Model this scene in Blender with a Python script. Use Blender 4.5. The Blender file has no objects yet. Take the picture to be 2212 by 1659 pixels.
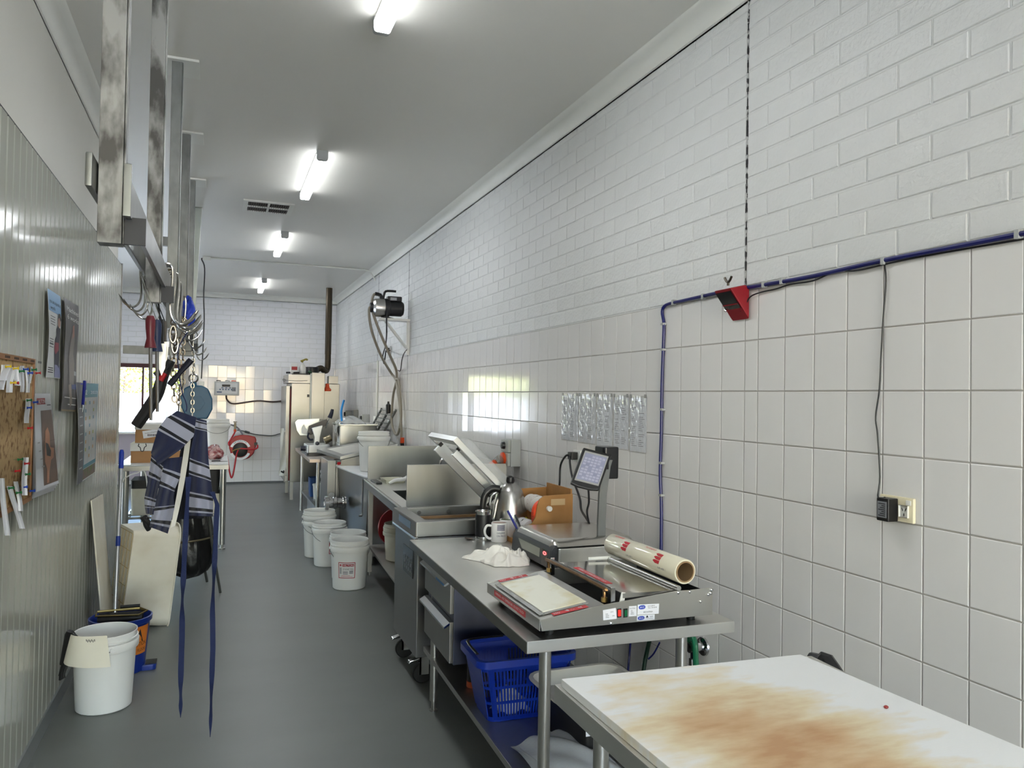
import bpy, bmesh, math, random
from mathutils import Vector, Matrix
random.seed(7)
C = bpy.context.scene.collection
sc = bpy.context.scene
# ---------------------------------------------------------------- camera
EYE, FPX, YAW, PITCH, ROLL = 1.545, 1641.96, 0.3688, 0.0176, 0.0162
_fw = Vector((math.sin(YAW)*math.cos(PITCH), math.cos(YAW)*math.cos(PITCH), math.sin(PITCH)))
_r0 = Vector((math.cos(YAW), -math.sin(YAW), 0)); _u0 = _r0.cross(_fw)
_r = math.cos(ROLL)*_r0 + math.sin(ROLL)*_u0
_u = -math.sin(ROLL)*_r0 + math.cos(ROLL)*_u0
cam = bpy.data.cameras.new('camera'); camo = bpy.data.objects.new('camera', cam); C.objects.link(camo)
camo.matrix_world = Matrix(((_r.x, _u.x, -_fw.x, 0), (_r.y, _u.y, -_fw.y, 0), (_r.z, _u.z, -_fw.z, EYE), (0, 0, 0, 1)))
cam.sensor_fit = 'HORIZONTAL'; cam.sensor_width = 36.0; cam.lens = 36.0*FPX/2212; cam.clip_start = 0.05; cam.clip_end = 300
sc.camera = camo
# survey helpers: a sight line of the photograph met with a known plane of the room gives a point in metres
def _ray(px, py): return _fw + _r*((px-1106)/FPX) - _u*((py-829.5)/FPX)
def PX(px, py, x): d = _ray(px, py); t = x/d.x; return Vector((x, d.y*t, d.z*t+EYE))
def PY(px, py, y): d = _ray(px, py); t = y/d.y; return Vector((d.x*t, y, d.z*t+EYE))
def PZ(px, py, z): d = _ray(px, py); t = (z-EYE)/d.z; return Vector((d.x*t, d.y*t, z))
def proj(p):
    q = Vector(p)-Vector((0, 0, EYE)); d = q.dot(_fw)
    return (1106+FPX*q.dot(_r)/d, 829.5-FPX*q.dot(_u)/d, d)
# ---------------------------------------------------------------- world, sun, exposure
w = bpy.data.worlds.new('sky'); sc.world = w; w.use_nodes = True
nt = w.node_tree; nt.nodes.clear()
sky = nt.nodes.new('ShaderNodeTexSky'); sky.sky_type = 'NISHITA'; sky.sun_disc = False
sky.sun_elevation = math.radians(48); sky.sun_rotation = math.radians(200); sky.air_density = 1.2; sky.dust_density = 1.0
bgn = nt.nodes.new('ShaderNodeBackground'); bgn.inputs['Strength'].default_value = 0.75
wo = nt.nodes.new('ShaderNodeOutputWorld')
nt.links.new(sky.outputs[0], bgn.inputs[0]); nt.links.new(bgn.outputs[0], wo.inputs[0])
sl = bpy.data.lights.new('sun', 'SUN'); sl.energy = 14.0; sl.angle = 0.01; sl.color = (1, .98, .95)
so = bpy.data.objects.new('sun', sl); C.objects.link(so)
so.rotation_euler = (math.radians(40), 0, math.radians(62))
sc.view_settings.view_transform = 'Standard'; sc.view_settings.look = 'None'
sc.view_settings.exposure = 1.9; sc.view_settings.gamma = 1.0; sc.view_settings.use_curve_mapping = False
LAMP = 17.0
# ---------------------------------------------------------------- lettering (made while the scene is empty)
TXT = {}
def _mk(s):
    cu = bpy.data.curves.new('t', 'FONT'); cu.body = s; cu.size = 1.0; cu.resolution_u = 2
    o = bpy.data.objects.new('t', cu); C.objects.link(o)
    dg = bpy.context.evaluated_depsgraph_get()
    me = bpy.data.meshes.new_from_object(o.evaluated_get(dg))
    v = [(p.co.x, p.co.y) for p in me.vertices]; f = [tuple(p.vertices) for p in me.polygons]
    bpy.data.objects.remove(o); bpy.data.curves.remove(cu); bpy.data.meshes.remove(me)
    TXT[s] = (v, f)
for s in ('you are injured at', 'work', 'Machines', '6 works', '2', '2023', 'HILTON', 'GP HONEY MEAL', 'complete', 'ON PRICE', 'Y', 'BRICE',
          'SALES & SERVICE', 'Phone: 1300 664 800', 'BRICE AUSTRALIA', 'Hot Plate', '240-', '250V', '50Hz', '60-', '80w', '800w', 'OFF/', 'ON',
          'Brice Australia Pty Ltd', 'NOM', 'EVERFILM', 'Everfilm', 'Pull', 'HOT', '1 300m Roll', 'WARNING - HOT TEMPERATURE - DO NOT TOUCH',
          'SURFACE MAY CAUSE BURNS', 'PURE', 'BEEF', 'Product of Australia', 'RETRACTA', 'CAUTION', 'WET FLOOR', 'Malibu', 'DATE', 'USE BY', 'MON', 'N', 'E', 'PM'):
    _mk(s)
# ---------------------------------------------------------------- materials
MAT = {}
def lin(c):
    return tuple(((x/255)/12.92 if x/255 <= .04045 else ((x/255+.055)/1.055)**2.4) for x in c)
def M(name, col=(200, 200, 200), rough=.5, metal=0, var=.06, vs=6., bump=0, bs=60., coat=0, spec=.5, trans=0, alpha=1, emit=0, stretch=None, col2=None, lo=.22, hi=.78, rvar=0, sub=0, detail=3.):
    if name in MAT: return MAT[name]
    m = bpy.data.materials.new(name); m.use_nodes = True; n = m.node_tree; b = n.nodes['Principled BSDF']
    c = lin(col)
    tc = n.nodes.new('ShaderNodeTexCoord'); mp = n.nodes.new('ShaderNodeMapping'); n.links.new(tc.outputs['Object'], mp.inputs[0])
    if stretch: mp.inputs['Scale'].default_value = stretch
    nz = n.nodes.new('ShaderNodeTexNoise'); nz.inputs['Scale'].default_value = vs; nz.inputs['Detail'].default_value = detail
    n.links.new(mp.outputs[0], nz.inputs['Vector'])
    cr = n.nodes.new('ShaderNodeValToRGB'); n.links.new(nz.outputs['Fac'], cr.inputs[0])
    d = lin(col2) if col2 else tuple(x*(1-var) for x in c)
    u = c if col2 else tuple(min(1, x*(1+var)) for x in c)
    cr.color_ramp.elements[0].position = lo; cr.color_ramp.elements[1].position = hi
    cr.color_ramp.elements[0].color = (*d, 1); cr.color_ramp.elements[1].color = (*u, 1)
    n.links.new(cr.outputs[0], b.inputs['Base Color'])
    b.inputs['Roughness'].default_value = rough; b.inputs['Metallic'].default_value = metal
    b.inputs['Specular IOR Level'].default_value = spec; b.inputs['Coat Weight'].default_value = coat
    b.inputs['Transmission Weight'].default_value = trans; b.inputs['Alpha'].default_value = alpha
    if sub: b.inputs['Subsurface Weight'].default_value = sub; b.inputs['Subsurface Radius'].default_value = (.02, .02, .02)
    if rvar:
        mr = n.nodes.new('ShaderNodeMapRange'); n.links.new(nz.outputs['Fac'], mr.inputs[0])
        mr.inputs['From Min'].default_value = .2; mr.inputs['From Max'].default_value = .8
        mr.inputs['To Min'].default_value = max(.02, rough-rvar); mr.inputs['To Max'].default_value = rough+rvar
        n.links.new(mr.outputs[0], b.inputs['Roughness'])
    if emit:
        n.links.new(cr.outputs[0], b.inputs['Emission Color']); b.inputs['Emission Strength'].default_value = emit
    if bump:
        n2 = n.nodes.new('ShaderNodeTexNoise'); n2.inputs['Scale'].default_value = bs; n2.inputs['Detail'].default_value = 4
        n.links.new(mp.outputs[0], n2.inputs['Vector'])
        bp = n.nodes.new('ShaderNodeBump'); bp.inputs['Strength'].default_value = bump; bp.inputs['Distance'].default_value = .01
        n.links.new(n2.outputs['Fac'], bp.inputs['Height']); n.links.new(bp.outputs[0], b.inputs['Normal'])
    MAT[name] = m
    return m
steel = M('stainless', (188, 187, 182), .32, 1, var=.06, vs=3, rvar=.05)
steel_top = M('stainless_worktop', (222, 221, 216), .33, 1, var=.04, vs=4)
steel_dull = M('stainless_dull', (164, 163, 158), .42, 1, var=.1, vs=5, rvar=.1)
steel_stain = M('stainless_water_stained', (140, 140, 138), .36, 1, var=.2, vs=4, rvar=.08, stretch=(1, 1, .35))
steel_warm = M('stainless_smeared', (150, 138, 126), .38, 1, var=.25, vs=10, rvar=.1)
chrome = M('chrome', (205, 205, 205), .1, 1, var=.02)
galv = M('galvanised', (122, 124, 121), .45, .6, var=.28, vs=20, stretch=(1, 1, .5), detail=6)
galv_rust = M('galvanised_worn', (150, 150, 146), .5, .35, vs=16, col2=(74, 73, 69), lo=.40, hi=.56, detail=6, stretch=(1, 1, .45))
galv_lt = M('galvanised_pale', (158, 164, 156), .4, .6, var=.12, vs=6)
rail_m = M('rail_steel', (118, 120, 116), .38, .9, var=.2, vs=8)
white_p = M('white_plastic', (226, 226, 222), .36, 0, var=.03, vs=3)
white_p2 = M('white_plastic_stained', (222, 218, 204), .45, 0, vs=5, col2=(208, 201, 182), lo=.3, hi=.6)
black_p = M('black_plastic', (18, 18, 20), .38)
black_r = M('black_rubber', (14, 14, 14), .6)
dgrey_p = M('dark_grey_plastic', (48, 50, 54), .42)
grey_p = M('grey_plastic', (170, 172, 170), .45)
wire_b = M('black_cable', (14, 14, 18), .45)
wire_blue = M('blue_cable', (12, 18, 92), .4)
blue_p = M('blue_plastic', (8, 48, 160), .35, var=.05)
blue_d = M('blue_dark_plastic', (14, 44, 128), .35)
red_p = M('red_plastic', (165, 12, 22), .4)
red_box = M('red_painted_box', (140, 10, 26), .45)
orange_p = M('orange_plastic', (214, 72, 20), .4)
cream_p = M('cream_plastic', (232, 222, 190), .4)
paper = M('paper', (226, 227, 230), .8, var=.02)
ink = M('ink_grey', (90, 92, 96), .8)
ink_b = M('ink_black', (24, 24, 30), .8)
ink_red = M('ink_red', (184, 30, 42), .6)
ink_blue = M('ink_blue', (22, 32, 120), .7)
oven_st = M('oven_stainless', (142, 142, 140), .3, 1, var=.12, vs=2.5)
edge_shaded = M('stainless_edge_shaded', (112, 111, 105), .34, 1, var=.08)  # darker copy of the bench steel, shading of the front faces put into colour
mdf = M('fibreboard', (176, 128, 72), .6, vs=9, col2=(150, 104, 54))
card = M('cardboard', (176, 132, 88), .8, var=.06)
# ---------------------------------------------------------------- mesh builder
WM = {}
def V(*a): return Vector(a)
class MB:
    def __init__(s): s.v = []; s.f = []; s.uv = None
    def add(s, vs, fs):
        n = len(s.v); s.v += [tuple(x) for x in vs]; s.f += [tuple(i+n for i in f) for f in fs]; return s
    def box(s, x0, x1, y0, y1, z0, z1):
        return s.add([(x0, y0, z0), (x1, y0, z0), (x1, y1, z0), (x0, y1, z0), (x0, y0, z1), (x1, y0, z1), (x1, y1, z1), (x0, y1, z1)],
                     [(0, 3, 2, 1), (4, 5, 6, 7), (0, 1, 5, 4), (1, 2, 6, 5), (2, 3, 7, 6), (3, 0, 4, 7)])
    def obox(s, c, a, b, d):
        c, a, b, d = map(Vector, (c, a, b, d))
        P = [c+i*a+j*b+k*d for k in (-1, 1) for i, j in ((-1, -1), (1, -1), (1, 1), (-1, 1))]
        return s.add(P, [(0, 3, 2, 1), (4, 5, 6, 7), (0, 1, 5, 4), (1, 2, 6, 5), (2, 3, 7, 6), (3, 0, 4, 7)])
    def hexa(s, P): return s.add(P, [(0, 3, 2, 1), (4, 5, 6, 7), (0, 1, 5, 4), (1, 2, 6, 5), (2, 3, 7, 6), (3, 0, 4, 7)])
    def prism(s, poly, vec):
        vec = Vector(vec); n = len(poly); P = [Vector(p) for p in poly]
        return s.add(P+[p+vec for p in P], [tuple(range(n-1, -1, -1)), tuple(range(n, 2*n))]+[(i, (i+1) % n, n+(i+1) % n, n+i) for i in range(n)])
    def quad(s, *p): return s.add(p, [tuple(range(len(p)))])
    def _fr(s, d):
        d = d.normalized(); a = Vector((0, 0, 1)) if abs(d.z) < .9 else Vector((1, 0, 0))
        x = a.cross(d).normalized(); return x, d.cross(x)
    def cyl(s, p0, p1, r0, r1=None, n=16, cap=True):
        p0, p1 = Vector(p0), Vector(p1); r1 = r0 if r1 is None else r1; x, y = s._fr(p1-p0)
        R = [(x*math.cos(2*math.pi*i/n)+y*math.sin(2*math.pi*i/n)) for i in range(n)]
        fs = [(i, (i+1) % n, n+(i+1) % n, n+i) for i in range(n)]
        if cap: fs += [tuple(range(n-1, -1, -1)), tuple(range(n, 2*n))]
        return s.add([p0+q*r0 for q in R]+[p1+q*r1 for q in R], fs)
    def tube(s, pts, r, n=8, sub=6, closed=False, flat=None):
        P = [Vector(p) for p in pts]
        if sub > 1 and len(P) > 2:
            Q = []; m = len(P)
            for i in range(m if closed else m-1):
                a = P[(i-1) % m] if closed or i else P[0]; b = P[i]; c = P[(i+1) % m]
                d = P[(i+2) % m] if closed or i+2 < m else P[-1]
                for k in range(sub):
                    t = k/sub
                    Q.append(.5*((2*b)+(c-a)*t+(2*a-5*b+4*c-d)*t*t+(3*b-a-3*c+d)*t**3))
            if not closed: Q.append(P[-1])
            P = Q
        m = len(P); vs = []; px = None
        for i, p in enumerate(P):
            d = (P[(i+1) % m]-P[i-1]) if closed else (P[min(i+1, m-1)]-P[max(i-1, 0)])
            if d.length < 1e-9: d = Vector((0, 0, 1))
            d.normalize()
            if px is None: px, _ = s._fr(d)
            px = (px-d*px.dot(d))
            if px.length < 1e-6: px, _ = s._fr(d)
            px.normalize(); py = d.cross(px)
            rr = r(i/(m-1)) if callable(r) else r
            for k in range(n):
                a = 2*math.pi*k/n; vs.append(p+px*(rr*math.cos(a))+py*(rr*math.sin(a)*(flat or 1)))
        fs = [(i*n+k, i*n+(k+1) % n, ((i+1) % m)*n+(k+1) % n, ((i+1) % m)*n+k) for i in range(m if closed else m-1) for k in range(n)]
        if not closed: fs += [tuple(range(n-1, -1, -1)), tuple(range((m-1)*n, m*n))]
        return s.add(vs, fs)
    def lathe(s, prof, c=(0, 0, 0), n=32, ax=None):
        c = Vector(c); ax = Vector(ax or (0, 0, 1)).normalized(); x, y = s._fr(ax); vs = []; m = len(prof)
        for r, h in prof:
            for k in range(n):
                a = 2*math.pi*k/n; vs.append(c+ax*h+(x*math.cos(a)+y*math.sin(a))*max(r, 1e-4))
        fs = [(i*n+k, i*n+(k+1) % n, (i+1)*n+(k+1) % n, (i+1)*n+k) for i in range(m-1) for k in range(n)]
        return s.add(vs, fs)
    def grid(s, fn, nu, nv, thick=0):
        P = [[Vector(fn(i/nu, j/nv)) for j in range(nv+1)] for i in range(nu+1)]
        if s.uv is None: s.uv = {}
        base = len(s.v)
        for i in range(nu+1):
            for j in range(nv+1): s.uv[base+i*(nv+1)+j] = (i/nu, j/nv)
        I = lambda i, j: i*(nv+1)+j
        vs = [p for row in P for p in row]
        fs = [(I(i, j), I(i+1, j), I(i+1, j+1), I(i, j+1)) for i in range(nu) for j in range(nv)]
        if thick:
            N = len(vs); off = []
            for i in range(nu+1):
                for j in range(nv+1):
                    du = P[min(i+1, nu)][j]-P[max(i-1, 0)][j]; dv = P[i][min(j+1, nv)]-P[i][max(j-1, 0)]
                    nn = du.cross(dv); nn = nn.normalized() if nn.length > 1e-12 else Vector((0, 0, 1))
                    off.append(P[i][j]-nn*thick); s.uv[base+N+i*(nv+1)+j] = (i/nu, j/nv)
            vs += off; fs += [tuple(N+k for k in reversed(f)) for f in fs]
            edge = [I(i, 0) for i in range(nu+1)]+[I(nu, j) for j in range(1, nv+1)]+[I(i, nv) for i in range(nu-1, -1, -1)]+[I(0, j) for j in range(nv-1, 0, -1)]
            fs += [(edge[(k+1) % len(edge)], edge[k], N+edge[k], N+edge[(k+1) % len(edge)]) for k in range(len(edge))]
        return s.add(vs, fs)
    def ell(s, c, rx, ry, rz, nu=16, nv=10):
        vs = []; c = Vector(c)
        for j in range(nv+1):
            t = math.pi*j/nv
            for i in range(nu):
                a = 2*math.pi*i/nu; vs.append(c+Vector((rx*math.sin(t)*math.cos(a), ry*math.sin(t)*math.sin(a), -rz*math.cos(t))))
        return s.add(vs, [(j*nu+i, j*nu+(i+1) % nu, (j+1)*nu+(i+1) % nu, (j+1)*nu+i) for j in range(nv) for i in range(nu)])
    def rbox(s, x0, x1, y0, y1, z0, z1, r, n=5, taper=0):
        P = []
        for cx, cy, a0 in ((x1-r, y1-r, 0), (x0+r, y1-r, 90), (x0+r, y0+r, 180), (x1-r, y0+r, 270)):
            for k in range(n+1):
                a = math.radians(a0+90*k/n); P.append((cx+r*math.cos(a), cy+r*math.sin(a)))
        m = len(P); mx, my = (x0+x1)/2, (y0+y1)/2
        top = [(mx+(x-mx)*(1+taper), my+(y-my)*(1+taper), z1) for x, y in P]
        return s.add([(x, y, z0) for x, y in P]+top, [tuple(range(m-1, -1, -1)), tuple(range(m, 2*m))]+[(i, (i+1) % m, m+(i+1) % m, m+i) for i in range(m)])
    def tray(s, x0, x1, y0, y1, z0, z1, r, fl=0, th=.004, n=4, rim=0):
        """open-topped rounded box, flaring by fl, with a rim of width rim"""
        def loop(g, z):
            P = []
            for cx, cy, a0 in ((x1-r, y1-r, 0), (x0+r, y1-r, 90), (x0+r, y0+r, 180), (x1-r, y0+r, 270)):
                for k in range(n+1):
                    a = math.radians(a0+90*k/n); P.append((cx+(r+g)*math.cos(a), cy+(r+g)*math.sin(a), z))
            return P
        L = [loop(-th, z0+th), loop(fl-th, z1)]
        O = [loop(0, z0), loop(fl, z1-.001)]
        m = len(L[0]); b = len(s.v)
        seq = [O[0], O[1]]
        if rim: seq += [loop(fl+rim, z1-th*1.5), loop(fl+rim, z1+.001)]
        seq += [L[1], L[0]]
        vs = [p for q in seq for p in q]
        fs = [(k*m+i, k*m+(i+1) % m, (k+1)*m+(i+1) % m, (k+1)*m+i) for k in range(len(seq)-1) for i in range(m)]
        fs += [tuple(range(m-1, -1, -1)), tuple(range((len(seq)-1)*m, len(seq)*m))]
        return s.add(vs, fs)
    def text(s, t, o, ux, uy, h, w=None, center=True, off=0):
        v, f = TXT[t]; o, ux, uy = Vector(o), Vector(ux).normalized(), Vector(uy).normalized()
        xs = [p[0] for p in v]; ys = [p[1] for p in v]; W = max(xs)-min(xs); H = .72
        sy = h/H; sx = (w/W) if w else sy
        x0 = (min(xs)+max(xs))/2 if center else min(xs)
        return s.add([o+ux*((p[0]-x0)*sx)+uy*((p[1]-(H/2 if center else 0))*sy) for p in v], f)
    def build(s, name, mat, parent=None, smooth=30, bevel=0, kind=None, segs=2):
        wm = WM.get(parent)
        vs = s.v; loc = Vector((0, 0, 0))
        if parent is None:
            xs, ys, zs = zip(*vs)
            loc = Vector(((min(xs)+max(xs))/2, (min(ys)+max(ys))/2, min(zs))); vs = [tuple(Vector(p)-loc) for p in vs]
        elif wm is not None:
            iw = wm.inverted(); vs = [tuple(iw @ Vector(p)) for p in vs]
        me = bpy.data.meshes.new(name); me.from_pydata(vs, [], s.f)
        if s.uv:
            ul = me.uv_layers.new(name='uv')
            for lp in me.loops: ul.data[lp.index].uv = s.uv.get(lp.vertex_index, (0, 0))
        bm = bmesh.new(); bm.from_mesh(me)
        if bevel:
            bmesh.ops.remove_doubles(bm, verts=bm.verts, dist=1e-5)
            eg = [e for e in bm.edges if len(e.link_faces) == 2 and e.calc_face_angle(0) > .5]
            bmesh.ops.bevel(bm, geom=eg, offset=bevel, segments=segs, affect='EDGES', profile=.6, clamp_overlap=True)
        bmesh.ops.recalc_face_normals(bm, faces=bm.faces)
        bm.to_mesh(me); bm.free()
        if smooth:
            me.polygons.foreach_set('use_smooth', [True]*len(me.polygons))
            me.set_sharp_from_angle(angle=math.radians(smooth))
        me.materials.append(mat)
        o = bpy.data.objects.new(name, me); C.objects.link(o)
        if bevel and smooth: wn = o.modifiers.new('normals', 'WEIGHTED_NORMAL'); wn.keep_sharp = True; wn.weight = 90
        if parent is None: o.location = loc; WM[o] = Matrix.Translation(loc)
        else: o.parent = parent; WM[o] = wm
        if kind: o['kind'] = kind
        return o
def tag(o, label, cat, group=None, kind=None):
    o['label'] = label; o['category'] = cat
    if group: o['group'] = group
    if kind: o['kind'] = kind
    return o
def thing(name, label, cat, loc=(0, 0, 0), rz=0, group=None):
    o = bpy.data.objects.new(name, None); C.objects.link(o); o.empty_display_size = .1
    o.location = loc; o.rotation_euler = (0, 0, rz)
    WM[o] = Matrix.Translation(Vector(loc)) @ Matrix.Rotation(rz, 4, 'Z')
    return tag(o, label, cat, group)
KIDS = {}
def dup(root, loc, rz=0, label=None, group=None):
    r = root.copy(); C.objects.link(r); r.location = loc; r.rotation_euler = (0, 0, rz)
    if label: r['label'] = label
    if group: r['group'] = group
    for ch in list(root.children):
        c = ch.copy(); C.objects.link(c); c.parent = r
        for g in list(ch.children):
            d = g.copy(); C.objects.link(d); d.parent = c
    WM[r] = Matrix.Translation(Vector(loc)) @ Matrix.Rotation(rz, 4, 'Z')
    return r
def struct(o): o['kind'] = 'structure'; return o
def inst(mesh, name, parent, loc, rot=(0, 0, 0), scale=None):
    o = bpy.data.objects.new(name, mesh); C.objects.link(o); o.parent = parent
    pl = WM[parent].translation
    o.location = Vector(loc)-pl; o.rotation_euler = rot
    if scale: o.scale = scale
    WM[o] = WM[parent]
    return o
# ---------------------------------------------------------------- the room
W, D, HC, ZT = 1.95, 13.807, 3.235, 1.984
floor_m = M('floor_paint', (106, 109, 106), .38, 0, var=.09, vs=1.3, lo=.25, hi=.75, stretch=(1, 2.2, 1), detail=5)
ceil_m = M('ceiling_paint', (222, 220, 212), .42, var=.02, vs=1.2)
wallp_m = M('wall_paint_cream', (212, 210, 202), .55, var=.03, vs=2, bump=.03, bs=25)
grout_m = M('grout', (206, 204, 200), .7, var=.05)
mortar_m = M('mortar_painted', (212, 213, 211), .55, var=.03, bump=.2, bs=80)
grout_d = M('tile_grout', (176, 172, 166), .7, var=.04)
tile_m = M('wall_tile', (222, 220, 217), .1, var=.015, vs=2, bump=.04, bs=3, stretch=(1, 3, .5))
tile_b = M('wall_tile_back', (216, 216, 218), .08, var=.015, vs=2)
brick_m = M('brick_painted', (214, 215, 213), .42, var=.03, vs=5, bump=.3, bs=70)
brick_b = M('brick_painted_back', (222, 222, 224), .5, var=.03, vs=5, bump=.15, bs=40)
panel_m = M('coolroom_panel', (178, 179, 168), .13, var=.02, vs=1.2)
trim_m = M('trim_cream', (226, 226, 218), .45, var=.02)
dark_m = M('dark_seal', (22, 22, 24), .6)
maroon_m = M('window_frame_maroon', (70, 30, 30), .5)
mauve_m = M('dado_paint_mauve', (164, 156, 166), .6, var=.03)
b = MB(); b.box(-4.7, 2.2, -5.2, 13.95, -.15, 0); struct(b.build('floor', floor_m))
b = MB(); b.box(-4.7, 2.2, -5.2, 13.95, HC, HC+.2); struct(b.build('ceiling', ceil_m))
b = MB(); b.box(-4.7, -.7, -5.3, -5.2, 0, HC); b.box(1.6, 2.2, -5.3, -5.2, 0, HC); b.box(-.7, 1.6, -5.3, -5.2, 2.6, HC); b.box(-.7, 1.6, -5.3, -5.2, 0, .35); struct(b.build('wall_rear', wallp_m))   # unseen shop-front opening added behind the camera for fill daylight
# right wall
b = MB(); b.box(1.956, 2.15, -5.2, D+.15, 0, ZT+.002); b.box(1.954, 2.15, -5.2, D+.15, ZT+.002, HC)
wall_r = struct(b.build('wall_right', mortar_m))
b = MB(); b.box(1.9535, 1.9559, -5.2, D, 0, ZT+.0015); b.build('grout_bed', grout_d, wall_r)
tm = {}
def piece(key, w_, h_, d, bev, mat, axis):
    """shared mesh of a tile or brick: a shallow frustum whose face looks along -X or -Y"""
    if key in tm: return tm[key]
    a, c = w_/2, h_/2
    P = [(d, -a, -c), (d, a, -c), (d, a, c), (d, -a, c), (bev*.6, -a, -c), (bev*.6, a, -c), (bev*.6, a, c), (bev*.6, -a, c),
         (0, -a+bev, -c+bev), (0, a-bev, -c+bev), (0, a-bev, c-bev), (0, -a+bev, c-bev)]
    if axis == 'Y': P = [(-y, x, z) for x, y, z in P]
    f = [(i, (i+1) % 4, 4+(i+1) % 4, 4+i) for i in range(4)]+[(4+i, 4+(i+1) % 4, 8+(i+1) % 4, 8+i) for i in range(4)]+[(8, 9, 10, 11)]
    me = bpy.data.meshes.new(key); me.from_pydata(P, [], f); me.materials.append(mat)
    bm = bmesh.new(); bm.from_mesh(me)
    bmesh.ops.recalc_face_normals(bm, faces=bm.faces)
    ctr = Vector((.0, 0, 0)) 
    for fc in bm.faces:
        if len(fc.verts) == 4 and abs(fc.normal.x if axis == 'X' else fc.normal.y) > .9:
            if (fc.normal.x if axis == 'X' else fc.normal.y) > 0: bmesh.ops.reverse_faces(bm, faces=bm.faces); break
    bm.to_mesh(me); bm.free(); tm[key] = me
    return me
def field(parent, name, items, mat, limit=300):
    """items: (mesh, loc, rot, wdt, hgt); the ones that show largest become parts, the rest one joined part"""
    def area(it):
        x, y, d = proj(it[1])
        if d < .3: return 0
        if not (-60 < x < 2272 and -60 < y < 1719): return 0
        return it[3]*it[4]/d/d*(abs(it[1][0]-0)/d if it[5] == 'X' else 1)
    items = sorted(items, key=area, reverse=True)
    for it in items[:limit]: inst(it[0], name, parent, it[1], it[2])
    rest = [it for it in items[limit:]]
    if rest:
        m = MB()
        for it in rest:
            mt = Matrix.Translation(it[1]) @ Matrix.Rotation(it[2][2], 4, 'Z') @ Matrix.Rotation(it[2][1], 4, 'Y') @ Matrix.Rotation(it[2][0], 4, 'X')
            m.add([mt @ v.co for v in it[0].vertices], [tuple(p.vertices) for p in it[0].polygons])
        m.build(name+'_field', mat, parent, smooth=0, kind='stuff')
rj = lambda a: random.gauss(0, a)
T = []
cols = [(1.5118+.149*k, .149) for k in range(-7, 6)]+[(2.406, .0786)]+[(2.4846+.149*k, .149) for k in range(0, 76)]
for y0, wd in cols:
    wd = min(wd, D-y0)
    if wd < .03: continue
    full = abs(wd-.149) < 1e-4
    for r in range(10):
        z0 = max(-.016+.2*r, 0); h_ = -.016+.2*(r+1)-z0
        me = piece('tile_%d_%d' % (round(wd*1000), round(h_*1000)), wd-.0042, h_-.0042, .0045, .0022, tile_m, 'X')
        T.append((me, Vector((1.95+random.uniform(0, .0006), y0+wd/2, z0+h_/2)), (0, rj(.0012), rj(.003 if y0 < 3.3 else .007)), wd, h_, 'X'))
field(wall_r, 'tile', T, tile_m)
B = []
for r in range(15):
    z0 = ZT+.004+.0862*r
    hz = min(.0862, 3.225-z0)
    if hz < .02: continue
    for side in (0, 1):
        zz = z0+(.013 if side == 0 else 0); 
        if zz+hz > 3.23: continue
        if side == 0: ys = [2.482-.24*(k+1)+(0.12 if r % 2 else 0) for k in range(-1, 15)]; lo_, hi_ = -1.1, 2.482
        else: ys = [2.488+.24*k-(.12 if r % 2 else 0) for k in range(0, 49)]; lo_, hi_ = 2.488, D
        for y0 in ys:
            a, c = max(y0, lo_), min(y0+.24, hi_)
            if c-a < .05: continue
            wd = c-a
            me = piece('brick_%d_%d' % (round(wd*100), round(hz*1000)), wd-.007, hz-.007, .006, .0032, brick_m, 'X')
            B.append((me, Vector((1.9505+random.uniform(0, .001), (a+c)/2, zz+hz/2)), (rj(.001), rj(.002), rj(.0015)), wd, hz, 'X'))
field(wall_r, 'brick', B, brick_m)
b = MB(); pts = []
for k in range(60):
    z0, z1 = ZT+k*.0195, ZT+(k+1)*.0195
    wv = .0022+.002*random.random() if random.random() < .75 else .0006
    b.box(1.9492, 1.956, 2.485-wv, 2.485+wv, z0, min(z1, 3.15))
b.build('expansion_joint', M('joint_filler_dark', (40, 38, 40), .8, vs=30, col2=(190, 190, 188), lo=.42, hi=.5), wall_r, smooth=0)
for yj in (8.27, 9.98):
    b = MB(); b.box(1.9485, 1.955, yj-.003, yj+.003, 0, 3.15); b.build('control_joint', M('joint_filler', (120, 120, 122), .7), wall_r, smooth=0)
# back wall with its window opening
wx0, wx1, wz0, wz1 = -1.75, -.55, .88, 1.99
yb = D+.004
b = MB()
b.box(-4.7, wx0, yb, D+.15, 0, HC); b.box(wx1, 2.2, yb, D+.15, 0, HC); b.box(wx0, wx1, yb, D+.15, wz1, HC); b.box(wx0, wx1, yb, D+.15, 0, wz0)
wall_b = struct(b.build('wall_back', mortar_m))
b = MB(); b.box(wx1, W, D+.0032, D+.0042, 0, 2.004); b.build('grout_bed', grout_d, wall_b)
T = []
for k in range(-7, 11):
    x0 = .4338+.149*k; x1 = min(x0+.149, W)
    if x0 < wx1-.02: continue
    for r in range(10):
        z0 = .003+.2*r; wd = x1-x0
        me = piece('btile_%d' % round(wd*1000), wd-.003, .197, .004, .0015, tile_b, 'Y')
        T.append((me, Vector((x0+wd/2, D, z0+.1)), (rj(.008), 0, rj(.01)), wd, .2, 'Y'))
field(wall_b, 'tile', T, tile_b)
B = []
for r in range(14):
    z0 = 2.006+.0862*r; hz = .0862
    for k in range(-12, 9):
        x0 = .05+.24*k+(.12 if r % 2 else 0); x1 = min(x0+.24, W)
        if x1 < -2.1 or x1-x0 < .04: continue
        wd = x1-x0
        me = piece('bbrick_%d' % round(wd*100), wd-.009, hz-.009, .008, .004, brick_b, 'Y')
        B.append((me, Vector((x0+wd/2, D+random.uniform(0, .0015), z0+hz/2)), (rj(.003), 0, rj(.003)), wd, hz, 'Y'))
field(wall_b, 'brick', B, brick_b)
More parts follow.
